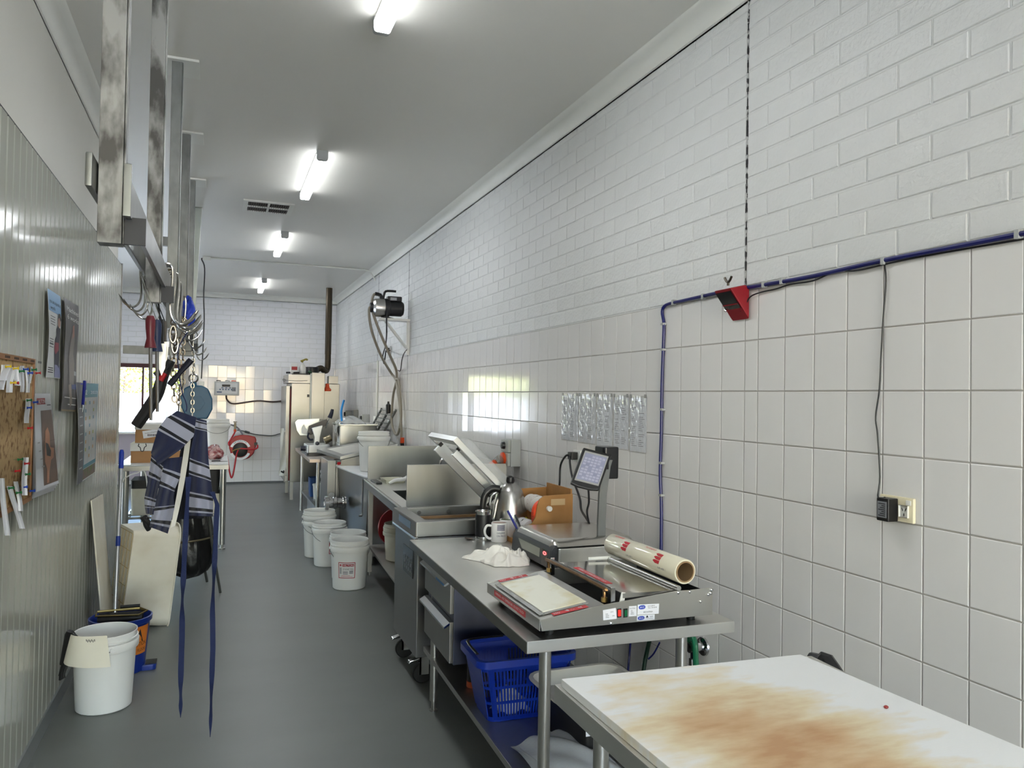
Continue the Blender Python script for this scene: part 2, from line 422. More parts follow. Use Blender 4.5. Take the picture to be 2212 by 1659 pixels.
b = MB(); b.box(-3.6, wx1-.02, D-.004, D+.005, .09, wz0-.03); b.build('dado_panel', mauve_m, wall_b)
b = MB(); b.box(-3.6, 1.1, D-.018, D-.001, .0, .03); struct(b.build('baseboard_back', M('coving_grey', (86, 90, 92), .5)))
# window
win = struct(thing('window_1', 'bright window with maroon frame in the back wall', 'window', ((wx0+wx1)/2, D, wz0))); del win['category']
b = MB(); b.box(wx0-.03, wx1+.03, D-.02, D+.1, wz1-.055, wz1+.01); b.build('window_head', maroon_m, win, bevel=.003)
b = MB(); b.box(wx0-.03, wx1+.03, D-.05, D+.12, wz0-.03, wz0); b.build('window_sill', trim_m, win, bevel=.004)
for x0 in (wx0, wx1-.04):
    b = MB(); b.box(x0, x0+.04, D-.01, D+.1, wz0, wz1-.055); b.build('window_jamb', M('window_jamb_cream', (214, 206, 170), .5), win, bevel=.003)
b = MB(); b.box(-1.17, -1.14, D+.03, D+.07, wz0, wz1-.055); b.build('mullion', maroon_m, win)
b = MB(); b.box(wx0+.04, wx1-.04, D+.05, D+.055, wz0, wz1-.055)
gm = bpy.data.materials.new('window_glass'); gm.use_nodes = True; n = gm.node_tree; n.nodes.remove(n.nodes['Principled BSDF'])
tr = n.nodes.new('ShaderNodeBsdfTransparent'); tr.inputs[0].default_value = (.93, .95, .95, 1); gl = n.nodes.new('ShaderNodeBsdfGlossy'); gl.inputs['Roughness'].default_value = .03
mx = n.nodes.new('ShaderNodeMixShader'); fr = n.nodes.new('ShaderNodeFresnel'); n.links.new(fr.outputs[0], mx.inputs[0]); n.links.new(tr.outputs[0], mx.inputs[1]); n.links.new(gl.outputs[0], mx.inputs[2])
n.links.new(mx.outputs[0], n.nodes['Material Output'].inputs[0]); MAT['glass'] = gm
b.build('pane', gm, win, smooth=0)
b = MB(); b.box(-1.76, -1.5, D-.04, D-.001, wz1-.09, wz1+.03); tag(b.build('corner_bracket', M('bracket_red_orange', (190, 70, 50), .5)), 'small orange-red bracket at the top corner of the window', 'bracket')
# left coolroom panels
PXL = -.713
b = MB(); b.box(-.80, PXL-.02, .86, 6.545, 0, 2.513)
b.box(-4.7, -.803, 6.45, 6.545, 0, 2.513)
wall_l = struct(b.build('wall_left', M('panel_core', (190, 190, 182), .5)))
def panel_mesh(y0, y1):
    m = MB(); n_ = 12; p = (y1-y0)/n_; L = []
    for k in range(n_):
        a = y0+k*p
        L += [(PXL-(.006 if k == 0 else .003), a), (PXL, a+.009), (PXL, a+p-.009)]
    L.append((PXL-.006, y1))
    m.prism([(x, y, .045) for x, y in L]+[(PXL-.03, y1, .045), (PXL-.03, y0, .045)], (0, 0, 2.468)); return m
for k in range(5):
    y0 = .865+1.138*k; panel_mesh(y0, y0+1.135).build('wall_panel', panel_m, wall_l, smooth=0)
b = MB(); b.box(-.742, -.715, .86, 6.55, 2.514, 2.521); b.build('seal_strip', dark_m, wall_l, smooth=0)
b = MB(); b.prism([(PXL, .86, 0), (-.695, .86, 0), (-.695, .86, .012), (-.703, .86, .06), (PXL, .86, .06)], (0, 5.69, 0)); struct(b.build('baseboard_left', M('aluminium_skirting', (150, 154, 154), .35, .6)))
b = MB(); b.box(-.815, -.706, 6.547, 6.565, 0, 2.53); b.build('panel_end_channel', M('channel_grey', (150, 150, 148), .4, .3), wall_l)
b = MB(); b.box(-4.7, -.742, -5.2, 6.55, 2.522, HC); struct(b.build('wall_bulkhead', wallp_m))
b = MB(); b.box(-4.7, -.9, -5.2, .86, 0, 2.513); struct(b.build('wall_front_left', wallp_m))
# alcove on the left beyond the coolroom, with an unseen doorway added for daylight
b = MB(); b.box(-4.85, -4.7, 6.4, 9.2, 0, HC); b.box(-4.85, -4.7, 10.5, D+.15, 0, HC); b.box(-4.85, -4.7, 9.2, 10.5, 2.1, HC); struct(b.build('wall_alcove', wallp_m))
b = MB(); b.box(-4.85, -4.7, -5.3, 6.4, 0, HC); struct(b.build('wall_west', wallp_m))
# cornices: coved strips
def cornice(name, path):
    prof = [(0, -.09), (.0, -.082), (.008, -.078), (.014, -.055), (.028, -.032), (.052, -.016), (.078, -.01), (.084, -.004), (.09, 0), (0, 0)]
    m = MB(); (a, c, inward) = path; a, c, inward = Vector(a), Vector(c), Vector(inward)
    m.prism([a+inward*u+Vector((0, 0, v)) for u, v in prof], c-a); struct(m.build(name, trim_m, smooth=40))
cornice('trim_1', ((W, -5.2, HC), (W, D, HC), (-1, 0, 0)))
cornice('trim_2', ((-4.7, D, HC), (W, D, HC), (0, -1, 0)))
cornice('trim_3', ((-.742, -5.2, HC), (-.742, 6.55, HC), (1, 0, 0)))
# ceiling lights
lamp_m = bpy.data.materials.new('lamp_diffuser'); lamp_m.use_nodes = True; pb = lamp_m.node_tree.nodes['Principled BSDF']
pb.inputs['Base Color'].default_value = (.9, .9, .88, 1); pb.inputs['Emission Color'].default_value = (.93, .965, 1, 1); pb.inputs['Emission Strength'].default_value = LAMP
side_m = lamp_m.copy(); side_m.name = 'lamp_side_lens'; side_m.node_tree.nodes['Principled BSDF'].inputs['Emission Strength'].default_value = LAMP*.13
def light(x, y0, y1, label):
    t = thing('ceiling_light', label, 'light', (x, (y0+y1)/2, HC), 0, 'fluorescent battens along the ceiling')
    b = MB(); b.box(x-.035, x+.035, y0+.02, y1-.02, HC-.022, HC-.0005); b.build('batten', white_p, t, bevel=.003)
    arc = [(x-.038+.012*(1-math.cos(a)), HC-.05-.02*math.sin(a)) for a in (.6, 1, 1.57)]+[(x+.038-.012*(1-math.cos(a)), HC-.05-.02*math.sin(a)) for a in (1.57, 1, .6)]
    P = [(x-.038, HC-.0225), (x-.038, HC-.05)]+arc+[(x+.038, HC-.05), (x+.038, HC-.0225)]
    b = MB(); b.prism([(u, y0+.03, v) for u, v in arc], (0, y1-y0-.06, 0)); b.build('diffuser', lamp_m, t)
    for s in (-1, 1):
        q = sorted([p for p in P if (p[0]-x)*s > 0 and p[1] >= arc[0][1]-.0005], key=lambda p: -p[1])
        b = MB(); b.prism([(u, y0+.03, v) for u, v in q]+[(u-s*.004, y0+.03, v) for u, v in reversed(q)], (0, y1-y0-.06, 0)); b.build('side_lens', side_m, t)
    for ya, yc in ((y0, y0+.03), (y1-.03, y1)):
        b = MB(); b.prism([(u, ya, v) for u, v in P]+[(x+.038, ya, HC-.0005), (x-.038, ya, HC-.0005)], (0, yc-ya, 0)); b.build('end_cap', grey_p, t)
light(.65, 2.19, 3.39, 'fluorescent batten nearest the camera, cut off by the top of the picture')
light(.64, 5.36, 6.55, 'second fluorescent batten from the front, before the square ceiling vent')
light(.615, 8.22, 9.42, 'third fluorescent batten, beyond the ceiling vent')
light(.60, 11.7, 12.94, 'last fluorescent batten, near the back wall and the flue')
light(.66, -1.0, .2, 'fluorescent batten above and behind the camera')
light(.66, -4.1, -2.9, 'fluorescent batten at the front of the room behind the camera')
light(-1.9, 11.3, 12.5, 'small fluorescent batten seen left past the panel end')
# ceiling vent
t = thing('ceiling_vent', 'square white ceiling vent with four dark louvred openings', 'vent', (.385, 7.2, HC))
x0, x1, y0, y1 = .172, .602, 6.99, 7.43
b = MB(); f_ = .04
for q in ((x0, x1, y0, y0+f_), (x0, x1, y1-f_, y1), (x0, x0+f_, y0+f_, y1-f_), (x1-f_, x1, y0+f_, y1-f_), ((x0+x1)/2-.011, (x0+x1)/2+.011, y0+f_, y1-f_), (x0+f_, x1-f_, (y0+y1)/2-.016, (y0+y1)/2+.016)): b.box(*q, HC-.012, HC-.0005)
b.build('frame', trim_m, t, smooth=0)
b = MB(); b.box(x0+.03, x1-.03, y0+.03, y1-.03, HC-.003, HC-.0006); b.build('backing', M('vent_dark', (58, 50, 44), .7), t)
b = MB()
for k in range(18):
    x = x0+f_+.01+k*(x1-x0-2*f_-.02)/17; b.box(x-.0015, x+.0015, y0+f_, y1-f_, HC-.012, HC-.003)
b.build('louvre', M('vent_fin', (104, 92, 80), .6), t, smooth=0, kind='stuff')
# conduit across the ceiling and down the wall
b = MB(); b.tube([(-.18, 10.2, HC-.012), (1.80, 10.2, HC-.012), (1.87, 10.2, HC-.03), (1.938, 10.2, 3.1), (1.938, 10.2, 3.08)], .011, 8, 1)
tag(b.build('ceiling_conduit', trim_m), 'thin cream conduit crossing the ceiling before the back wall', 'conduit')
b = MB(); b.tube([(1.938, 9.9, 2.0), (1.938, 9.9, 1.27)], .012, 8, 1); b.box(1.915, 1.949, 9.84, 10.0, 1.16, 1.27)
tag(b.build('wall_conduit', trim_m), 'thin white conduit running down the right wall tiles to a small box', 'conduit')
b = MB(); b.box(-.215, -.12, 10.15, 10.25, HC-.05, HC-.0005); tag(b.build('ceiling_junction_box', trim_m, bevel=.004), 'small cream junction box on the ceiling at the conduit end', 'junction box')
b = MB(); b.tube([(-.2, 10.19, HC-.03), (-.225, 10.15, HC-.04), PY(442, 580, 10.1), PY(440, 640, 10), PY(441, 690, 10), PY(438, 760, 10), PY(435, 818, 10)], .008, 6, 5)
tag(b.build('power_cable', M('cable_grey_dark', (60, 60, 58), .5)), 'dark cable hanging from the ceiling junction box', 'cable')
# diagonal pale pipe beyond the panel
b = MB(); b.tube([(-1.42, 12.6, 3.18), (-1.52, 12.6, 2.55)], .035, 10, 1); tag(b.build('down_pipe', trim_m), 'pale diagonal pipe stub below the ceiling past the panel end', 'pipe')
# ---------------------------------------------------------------- outside
conc = M('yard_concrete', (206, 206, 206), .8, var=.05, vs=1)
b = MB(); b.box(-30, 30, 13.96, 60, -.2, -.02); b.box(-30, -4.87, -5.3, 13.96, -.2, -.02); b.box(-30, 30, -30, -5.32, -.2, -.02); struct(b.build('ground_outside', conc))
b = MB(); b.box(-12, 6, 20, 20.2, -.02, 1.5); tag(b.build('garden_wall', conc), 'sunlit pale yard wall seen through the back window', 'wall')
t = thing('chain_link_fence', 'chain link fence outside the back window', 'fence', (-1.2, 16, -.02))
b = MB()
for k in range(40):
    x = -3.6+k*.12
    for s in (-1, 1):
        x2 = x+s*1.9
        b.tube([(x, 16+.004*s, 0), (x2, 16+.004*s, 1.9)], .0035, 4, 1)
b.build('wire_mesh', M('fence_wire', (96, 92, 110), .5), t, kind='stuff')
for x in (-3.2, -.9, 1.4):
    b = MB(); b.cyl((x, 16, -.02), (x, 16, 1.95), .025); b.build('post', galv, t)
leaf_m = M('leaves_sunlit', (150, 168, 44), .5, vs=3, col2=(96, 122, 26))
def bush(x, y, z, rx, rz, n_, label):
    t = thing('garden_bush', label, 'bush', (x, y, -.02), 0, 'bushes beyond the yard wall')
    m = MB()
    for k in range(n_):
        a, u = random.uniform(0, 6.28), random.uniform(-1, 1); q = math.sqrt(1-u*u); rr = random.uniform(.75, 1)
        c = Vector((x+rx*q*math.cos(a)*rr, y+.5*q*math.sin(a)*rr, z+rz*u*rr)); e1 = Vector((rj(1), rj(1), rj(1))).normalized()*.05; e2 = e1.orthogonal().normalized()*.035
        m.quad(c-e1, c+e2, c+e1, c-e2)
    m.build('foliage', leaf_m, t, smooth=0, kind='stuff')
    m = MB(); m.cyl((x, y, -.02), (x, y, z), .06, .03); m.build('trunk', M('bark', (84, 66, 50), .9), t)
for k, (x, z, s) in enumerate([(-3.9, 2.0, .85), (-2.2, 1.95, .8), (-.5, 2.1, .9)]):
    bush(x, 21.2+.2*k, z, .75, s, 1100, ['yellow green bush beyond the yard wall, leftmost in the window', 'yellow green bush beyond the yard wall, middle of the window', 'yellow green bush beyond the yard wall, right in the window'][k])
# ---------------------------------------------------------------- hanging meat rail
rail = thing('hanging_rail', 'galvanised overhead rail with square hanger posts bolted to the ceiling', 'rail', (-.23, 1.86, 1.87))
PY_ = [1.86, 3.02, 4.19, 5.35, 6.5]
for k, y in enumerate(PY_):
    b = MB(); b.box(-.253, -.205, y, y+.05, 1.868, HC-.001); b.box(-.2045, -.2005, y+.006, y+.044, 1.868, HC-.001)
    b.build('post', galv_rust if k < 2 else galv, rail, bevel=.003)
b = MB(); b.hexa([(-.305, 7.5, 1.87), (-.225, 7.5, 1.87), (-.225, 7.55, 1.87), (-.305, 7.55, 1.87), (-.257, 7.5, HC-.001), (-.173, 7.5, HC-.001), (-.173, 7.55, HC-.001), (-.257, 7.55, HC-.001)]); o = b.build('post', galv_lt, rail, bevel=.003); o['label'] = 'pale galvanised post at the far end'
for k, y in enumerate(PY_[2:]):
    b = MB(); b.box(-.29, -.125, y-.03, y+.2, HC-.014, HC-.0008); b.build('ceiling_plate', trim_m, rail, bevel=.002)
b = MB(); b.box(-.198, -.186, 1.835, 8.0, 1.925, 2.005); b.build('rail_bar', rail_m, rail, bevel=.0015)
b = MB(); b.box(-.200, -.184, 1.822, 1.836, 1.922, 2.036); b.build('end_stop', rail_m, rail, bevel=.002)
b = MB(); b.box(-.270, -.256, 1.80, 7.6, 1.974, 2.046); b.build('rail_bar', rail_m, rail, bevel=.004)
for y in PY_:
    b = MB(); b.box(-.204, -.158, y+.012, y+.022, 1.87, 1.93); b.build('hanger_plate', M('plate_dark_steel', (24, 26, 30), .5), rail)
b = MB(); b.box(PXL+.02, -.206, 6.56, 6.60, 1.835, 1.90); b.build('cross_beam', galv, rail, bevel=.003)
z_ = PY(360, 522, 5.42).z
b = MB(); b.box(-.741, -.256, 5.405, 5.44, z_-.03, z_+.03); b.build('cross_beam', galv, rail, bevel=.003)
# s-hooks on the rail
hook_m = M('hook_steel', (170, 168, 164), .22, 1, var=.1)
def hook(big=True):
    b = MB(); s = 1.0 if big else .7
    b.tube([V(-.03, 0, -.035), V(-.022, 0, .006), V(-.004, 0, .016), V(.012, 0, .004), V(.014, 0, -.05), V(.008, 0, -.14*s), V(.018, 0, -.185*s), V(.045, 0, -.205*s), V(.08, 0, -.185*s), V(.105, 0, -.145*s)], lambda t: .0048 if t < .93 else .0048*(1-(t-.93)/.075), 8, 5)
    return b
hk0 = None
hm_big = hook(True)
spots = [(3.1+.075*k, rj(.006), rj(.25)) for k in range(9)]
for k, (y, dx, a) in enumerate(spots):
    if hk0 is None:
        hk0 = hook(True); me = hk0.build('meat_hook', hook_m); hm = me; me.location = (0, 0, 0)
        # rebuild around the bend so that the hook hangs from its own origin
        me.data.transform(Matrix.Translation((0, 0, 0)))
        off = Vector(((-.03+.105)/2, 0, -.2055-.0048)); base = me
        hz = min(v.co.z for v in me.data.vertices)
        o = base
    else: o = base.copy(); C.objects.link(o)
    o.location = (-.187+.045+dx, y, 1.80+rj(.004)); o.rotation_euler = (0, 0, a)
    tag(o, 'steel meat hook in the bunch hanging on the near half of the right rail bar', 'hook', 'bunched meat hooks')
far_l = ['first lone meat hook behind the bunch on the right rail bar', 'second lone meat hook behind the bunch on the right rail bar', 'third lone meat hook behind the bunch, above the blue hoist chain', 'farthest meat hook on the right rail bar, behind the hoist chain']
for (y, a, l) in zip((4.15, 4.9, 5.7, 6.6), (.5, -.3, .4, .2), far_l):
    o = base.copy(); C.objects.link(o); o.location = (-.187+.045, y, 1.80); o.rotation_euler = (0, 0, a); tag(o, l, 'hook')
left_l = ['near meat hook on the left rail bar with its point out to the left', 'middle meat hook on the left rail bar above the knife handles', 'third meat hook on the left rail bar behind the red handle', 'last meat hook of the four on the left rail bar']
for (y, l) in zip((3.2, 3.36, 3.52, 3.7), left_l):
    o = base.copy(); C.objects.link(o); o.location = (-.272-.03, y, 1.86); o.rotation_euler = (0, 0, math.pi+rj(.2)); o.scale = (.8, .8, .8); tag(o, l, 'hook')
# sharpening steels and knives hanging from the left bar
def steel_tool(y, px, pyt, pyh, pyb, hm_, label, rh=.016):
    T0, T1, T2 = PY(px, pyt, y), PY(px, pyh, y), PY(px+1, pyb, y)
    t = thing('sharpening_steel', label, 'sharpening steel', tuple(T2))
    b = MB(); h = T0-T1
    b.lathe([(.001, 0), (rh*1.25, .001), (rh*1.15, .012), (rh*.8, h.length*.3), (rh, h.length*.6), (rh*1.05, h.length*.85), (rh*.7, h.length*.98), (.001, h.length)], T1, 20, h); b.build('handle', hm_, t)
    b = MB(); b.cyl(T1+Vector((0, 0, .002)), T2, .0065, .0055, 12); b.build('shaft', M('steel_rod', (150, 150, 150), .3, 1), t)
    b = MB(); b.tube([T0+V(0, 0, -.004), T0+V(.008, 0, .016), V(-.263, y, 1.965), V(-.263, y, 1.9735), V(-.265, y, 1.96), T0+V(-.008, 0, .016), T0+V(0, 0, -.002)], .002, 6, 1); b.build('hanging_ring', chrome, t)
steel_tool(3.0, 325, 681, 752, 908, M('handle_wine_red', (92, 12, 28), .4), 'sharpening steel with wine red handle hanging from the left rail bar')
steel_tool(3.12, 339, 690, 760, 890, M('handle_navy', (26, 40, 74), .45), 'sharpening steel with navy blue handle behind the red one')
def knife(y, p, hm_, label, w_=.03, l_=None):
    A, B_, E_ = PY(*p[0], y), PY(*p[1], y), PY(*p[2], y)
    t = thing('boning_knife', label, 'knife', tuple(E_)); dirv = (B_-A); n_ = Vector((dirv.z, 0, -dirv.x)).normalized()
    b = MB(); b.tube([A, A.lerp(B_, .3), A.lerp(B_, .7), B_], lambda u: .012+.003*math.sin(u*6), 10, 4, flat=.6); b.build('handle', hm_, t)
    b = MB(); q = B_.lerp(E_, .75); b.prism([B_+n_*.014, q+n_*.012, E_, q-n_*.012, B_-n_*.014], (0, .002, 0)); b.build('blade', M('blade_steel', (160, 160, 158), .3, 1), t)
    b = MB(); b.tube([A, V(-.263, y, 1.9735)], .002, 5, 1); b.build('hanging_cord', black_p, t)
knife(3.26, ((349, 690), (351, 742), (349, 812)), black_p, 'black handled knife with grey blade behind the sharpening steels')
knife(3.36, ((356, 694), (357, 738), (353, 790)), M('handle_taupe', (90, 84, 78), .5), 'taupe handled knife hanging rearmost on the left rail bar')
# leather-look knife pouch hanging at a slant
y = 3.5
t = thing('knife_scabbard', 'long black knife scabbard slung at a slant in front of the window', 'scabbard', tuple(PY(305, 920, y)))
b = MB(); b.tube([PY(368, 778, y), PY(352, 812, y), PY(340, 850, y), PY(318, 886, y), PY(294, 920, y)], lambda u: .040+.010*math.sin(u*2.6), 14, 6, flat=.5); b.build('sheath', M('black_leather', (22, 22, 24), .55, bump=.2), t)
b = MB(); b.tube([PY(336, 812, y-.02), PY(352, 800, y-.02), PY(366, 786, y-.02)], .032, 10, 4, flat=.5); b.build('pocket_flap', M('black_leather'), t)
b = MB(); b.tube([PY(346, 822, y-.04), PY(351, 813, y-.04), PY(356, 806, y-.04)], .0125, 10, 4); o = b.build('knife_handle', red_p, t); o['label'] = 'red knife handle poking out'
b = MB(); b.tube([PY(366, 832, y-.03), PY(388, 806, y-.03), PY(413, 777, y-.03)], lambda u: .012+.002*math.sin(9*u), 10, 4); o = b.build('knife_handle', M('handle_black_blue', (14, 16, 34), .4), t); o['label'] = 'long dark knife handle'
b = MB(); b.tube([PY(362, 775, y), PY(350, 740, y), V(-.245, y, 1.97)], .004, 6, 3); b.build('strap', black_p, t)
# pale long strap of cloth behind
y = 3.9
t = thing('hanging_cloth', 'pale cloth strip hanging from the rail behind the knives', 'cloth', tuple(PY(350, 800, y)))
b = MB(); b.grid(lambda u, v: PY(362+8*u+12*v*(1-u)-24*u*v*.2, 712+78*v, y)+Vector((0, .012*math.sin(7*u+3*v), 0)), 6, 10, .002); b.build('fabric', M('cloth_white', (206, 206, 200), .85, bump=.2, bs=200), t)
b = MB(); b.tube([PY(366, 714, y), V(-.196, y, 1.926)], .002, 5, 1); b.build('string', paper, t)
# blue plastic bundle on the rail
y = 4.6; t = thing('blue_glove_bundle', 'crumpled blue plastic gloves stuffed over the right rail bar', 'gloves', tuple(PY(408, 700, y)))
def crum(u, v):
    a, q = 6.283*u, math.pi*v; c = PY(405, 672, y); n_ = 1+.18*math.sin(3*a+2*q)+.12*math.sin(7*a)*math.sin(5*q)
    return c+Vector((.032*math.sin(q)*math.cos(a)*n_+.008, .05*math.sin(q)*math.sin(a)*n_, -.085*math.cos(q)*n_*.9-.005))
b = MB(); b.grid(crum, 22, 14); b.build('glove', M('blue_gloves', (38, 66, 190), .3, bump=.4, bs=40), t)
# chains
chain_m = M('chain_steel', (120, 112, 100), .35, .95, vs=30, var=.3)
def chain(path, lab, lk=.030, r=.0034, m=chain_m):
    b = MB(); P = [Vector(p) for p in path]; pos = []; 
    for a, c in zip(P, P[1:]):
        n_ = max(1, int((c-a).length/(lk*.74)))
        for k in range(n_): pos.append((a.lerp(c, (k+.5)/n_), (c-a).normalized()))
    for k, (p, d) in enumerate(pos):
        x, y = b._fr(d); s = x if k % 2 else y
        b.tube([p+d*(lk*.5)*math.cos(q)+s*(lk*.3)*math.sin(q) for q in (0, .9, 1.57, 2.24, 3.14, 4.04, 4.71, 5.38)], r, 5, 1, closed=True)
    return tag(b.build('steel_chain', m), lab, 'chain')
y = 3.7
chain([V(-.192, y, 1.926), PY(374, 722, 3.62), PY(378, 745, 3.66), PY(377, 760, y), PY(374, 800, y), PY(377, 868, y)], 'rusty chain looped down beside the apron, left strand', .034, .004)
chain([V(-.192, y+.1, 1.926), V(-.14, y+.1, 1.86), PY(384, 740, y+.1), PY(389, 800, y+.1), PY(386, 886, y+.1)], 'rusty chain hanging beside the apron, right strand', .03, .0036)
chain([V(-.192, y+.25, 1.926), V(-.147, y+.25, 1.86), PY(395, 745, y+.25), PY(396, 830, y+.25), PY(384, 872, y+.25)], 'rusty chain hanging beside the apron, rear strand by the hoist', .03, .0034)
for k, (px, py, yy) in enumerate([(374, 722, 3.62), (378, 745, 3.66)]):
    b = MB(); c = PY(px, py, yy); b.tube([c+V(.012*math.sin(q), 0, .036*math.cos(q)) for q in [6.283*i/10 for i in range(10)]], .005, 7, 3, closed=True); tag(b.build('snap_link', hook_m), ['upper steel snap link on the rusty chains', 'lower steel snap link on the rusty chains'][k], 'snap link')
# chain hoist
y = 7.3; hc = PY(425, 870, y)
t = thing('chain_hoist', 'blue chain hoist with rounded hexagonal case hanging from the rail', 'hoist', (hc.x, y, hc.z-.15))
P = [PY(*q, y) for q in [(399, 838), (412, 832), (438, 833), (450, 840), (459, 862), (459, 884), (448, 905), (425, 904), (404, 903), (392, 880), (390, 858)]]
hoist_m = M('hoist_teal_blue', (22, 84, 116), .4, var=.12, vs=8)
b = MB(); b.prism([p+V(0, -.07, 0) for p in P], (0, .14, 0)); b.build('case', hoist_m, t, bevel=.018, segs=3)
b = MB(); b.cyl(hc+V(0, -.078, 0), hc+V(0, -.069, 0), .07, .07, 6); b.build('cover_plate', hoist_m, t, bevel=.002)
rc = PY(418, 817, y-.03)
b = MB(); b.tube([rc+V(.036*math.sin(q), 0, .036*math.cos(q)) for q in [6.283*i/12 for i in range(12)]], .008, 8, 3, closed=True); b.build('top_ring', hook_m, t)
b = MB(); b.cyl(PY(418, 826, y-.03), PY(418, 836, y-.03), .025, .03, 12); b.build('neck', hoist_m, t)
b = MB(); q0 = PY(417, 758, y-.03); b.tube([rc+V(0, 0, .03), rc+V(.004, 0, .10), q0], .007, 8, 2); b.build('suspension_link', hook_m, t)
b = MB(); b.box(PY(430, 826, y).x, PY(441, 826, y).x, y-.03, y+.03, PY(430, 834, y).z, PY(430, 824, y).z); b.build('cable_gland', trim_m, t, bevel=.003)
chain([PY(418, 757, y-.1), PY(416, 820, y-.1), PY(416, 900, y-.1)], 'bright load chain running down the front of the blue hoist', .045, .0055, M('chain_bright', (165, 160, 150), .3, 1))
# ---------------------------------------------------------------- striped apron
ya = 3.5
def stripes(name, base, bands):
    m = bpy.data.materials.new(name); m.use_nodes = True; n = m.node_tree; b = n.nodes['Principled BSDF']; b.inputs['Roughness'].default_value = .85; b.inputs['Sheen Weight'].default_value = .2
    uv = n.nodes.new('ShaderNodeUVMap'); sp = n.nodes.new('ShaderNodeSeparateXYZ'); n.links.new(uv.outputs[0], sp.inputs[0])
    cr = n.nodes.new('ShaderNodeValToRGB'); cr.color_ramp.interpolation = 'CONSTANT'; n.links.new(sp.outputs['Y'], cr.inputs[0])
    e = cr.color_ramp.elements; e[0].position = 0; e[0].color = (*lin(base), 1); e[1].position = bands[0][0]; e[1].color = (*lin(bands[0][1]), 1)
    for p, c in bands[1:]: q = e.new(p); q.color = (*lin(c), 1)
    nz = n.nodes.new('ShaderNodeTexNoise'); nz.inputs['Scale'].default_value = 300; bp = n.nodes.new('ShaderNodeBump'); bp.inputs['Strength'].default_value = .3; bp.inputs['Distance'].default_value = .003
    n.links.new(nz.outputs['Fac'], bp.inputs['Height']); n.links.new(bp.outputs[0], b.inputs['Normal']); n.links.new(cr.outputs[0], b.inputs['Base Color'])
    MAT[name] = m; return m
NV, NW, GR = (20, 28, 60), (8, 9, 20), (150, 153, 170)
def band(a, c):
    w_ = c-a; return [(a, GR), (a+.08*w_, NW), (a+.24*w_, GR), (a+.76*w_, NW), (a+.92*w_, GR), (c, NV)]
S = 240/1171.0
zp = lambda x, z_, dy=0: PY(260+x*S, 880+z_*S, ya+dy)
def sheet(left, right, dyl, dyr, fold, nf=2.2, ph=0, nu=18, nv=26):
    def at(L, v):
        v = min(max(v, 0), 1)*(len(L)-1); i = min(int(v), len(L)-2); f = v-i
        return (L[i][0]*(1-f)+L[i+1][0]*f, L[i][1]*(1-f)+L[i+1][1]*f)
    def fn(u, v):
        a, c = at(left, v), at(right, v); x, z_ = a[0]*(1-u)+c[0]*u, a[1]*(1-u)+c[1]*u
        return zp(x, z_, dyl*(1-u)+dyr*u+fold*math.sin(nf*math.pi*u+ph+1.5*v)*(.3+.7*v))
    b = MB(); b.grid(fn, nu, nv, .0018); return b
t = thing('striped_apron', 'navy butcher apron with grey stripes hanging folded from a hook', 'apron', tuple(zp(500, 1330)))
b = sheet([(600, 35), (480, 112), (400, 220), (345, 400), (325, 480)], [(800, 105), (775, 300), (690, 390), (640, 440), (400, 612)], -.05, -.07, .012, 2.5)
b.build('folded_flap', stripes('apron_flap', NV, band(.12, .52)), t)
b = sheet([(335, 450), (318, 560), (300, 700), (275, 860), (255, 960), (262, 1050), (275, 1120)], [(470, 560), (440, 660), (420, 760), (395, 880), (372, 1000), (360, 1060), (345, 1130)], -.01, -.02, .014, 3, .6)
b.build('left_fold', stripes('apron_left', NV, band(.1, .36)+band(.62, .84)), t)
b = sheet([(465, 540), (445, 660), (425, 780), (390, 930), (345, 1100), (310, 1260)], [(650, 520), (630, 740), (575, 860), (562, 950), (572, 1060), (500, 1330)], -.035, -.03, .018, 2.6, 1.2)
b.build('front_fold', stripes('apron_front', NV, band(.16, .46)+band(.74, .95)), t)
b = sheet([(800, 110), (770, 300), (735, 480), (722, 680), (715, 880), (725, 1140)], [(908, 140), (918, 330), (930, 560), (955, 760), (978, 940), (975, 1150)], -.03, -.02, .02, 2.4, .3)
b.build('right_fold', stripes('apron_right', NV, band(.02, .12)+band(.45, .62)+band(.80, .97)), t)
b = sheet([(800, 120), (640, 420), (600, 640), (560, 900), (560, 1180)], [(905, 150), (880, 420), (870, 700), (880, 900), (880, 1170)], .05, .05, .015, 4)
b.build('inner_fold_shaded', M('apron_inner_shaded', (10, 12, 24), .9), t)  # shadow inside the apron, put into a near-black cloth panel
b = MB(); b.grid(lambda u, v: zp((742-60*u)*(1-v)**2+(2*v*(1-v))*(690-70*u)+v*v*(578-50*u), 340+v*910+20*u, -.02+.02*math.sin(5*v)), 4, 16, .001); b.build('white_liner', M('vinyl_white', (200, 198, 188), .4), t)
st_m = M('strap_blue', (18, 32, 74), .8, bump=.2, bs=200)
def strap(P, w0):
    Q = [PY(px, py, ya-.05-.02*k/len(P)) for k, (px, py) in enumerate(P)]
    b = MB(); n_ = len(Q)
    def fn(u, v):
        s = v*(n_-1); i = min(int(s), n_-2); f = s-i; p = Q[i].lerp(Q[i+1], f); tw = .7*math.sin(9*v)+.5*math.sin(23*v)
        w_ = w0*(1 if v < .93 else max(.1, (1-v)/.07)); wd = (.55+.45*math.cos(tw*1.6))
        return p+Vector((w_*(u-.5)*wd, w_*(u-.5)*math.sin(tw), 0))
    b.grid(fn, 2, 60, .0012); return b
strap([(407, 1030), (402, 1130), (397, 1225), (394, 1300), (393, 1380), (390, 1480), (390, 1550)], .022).build('strap', st_m, t)
strap([(458, 1062), (469, 1090), (466, 1150), (463, 1230), (459, 1320), (460, 1400), (456, 1500), (454, 1592)], .021).build('strap', st_m, t)
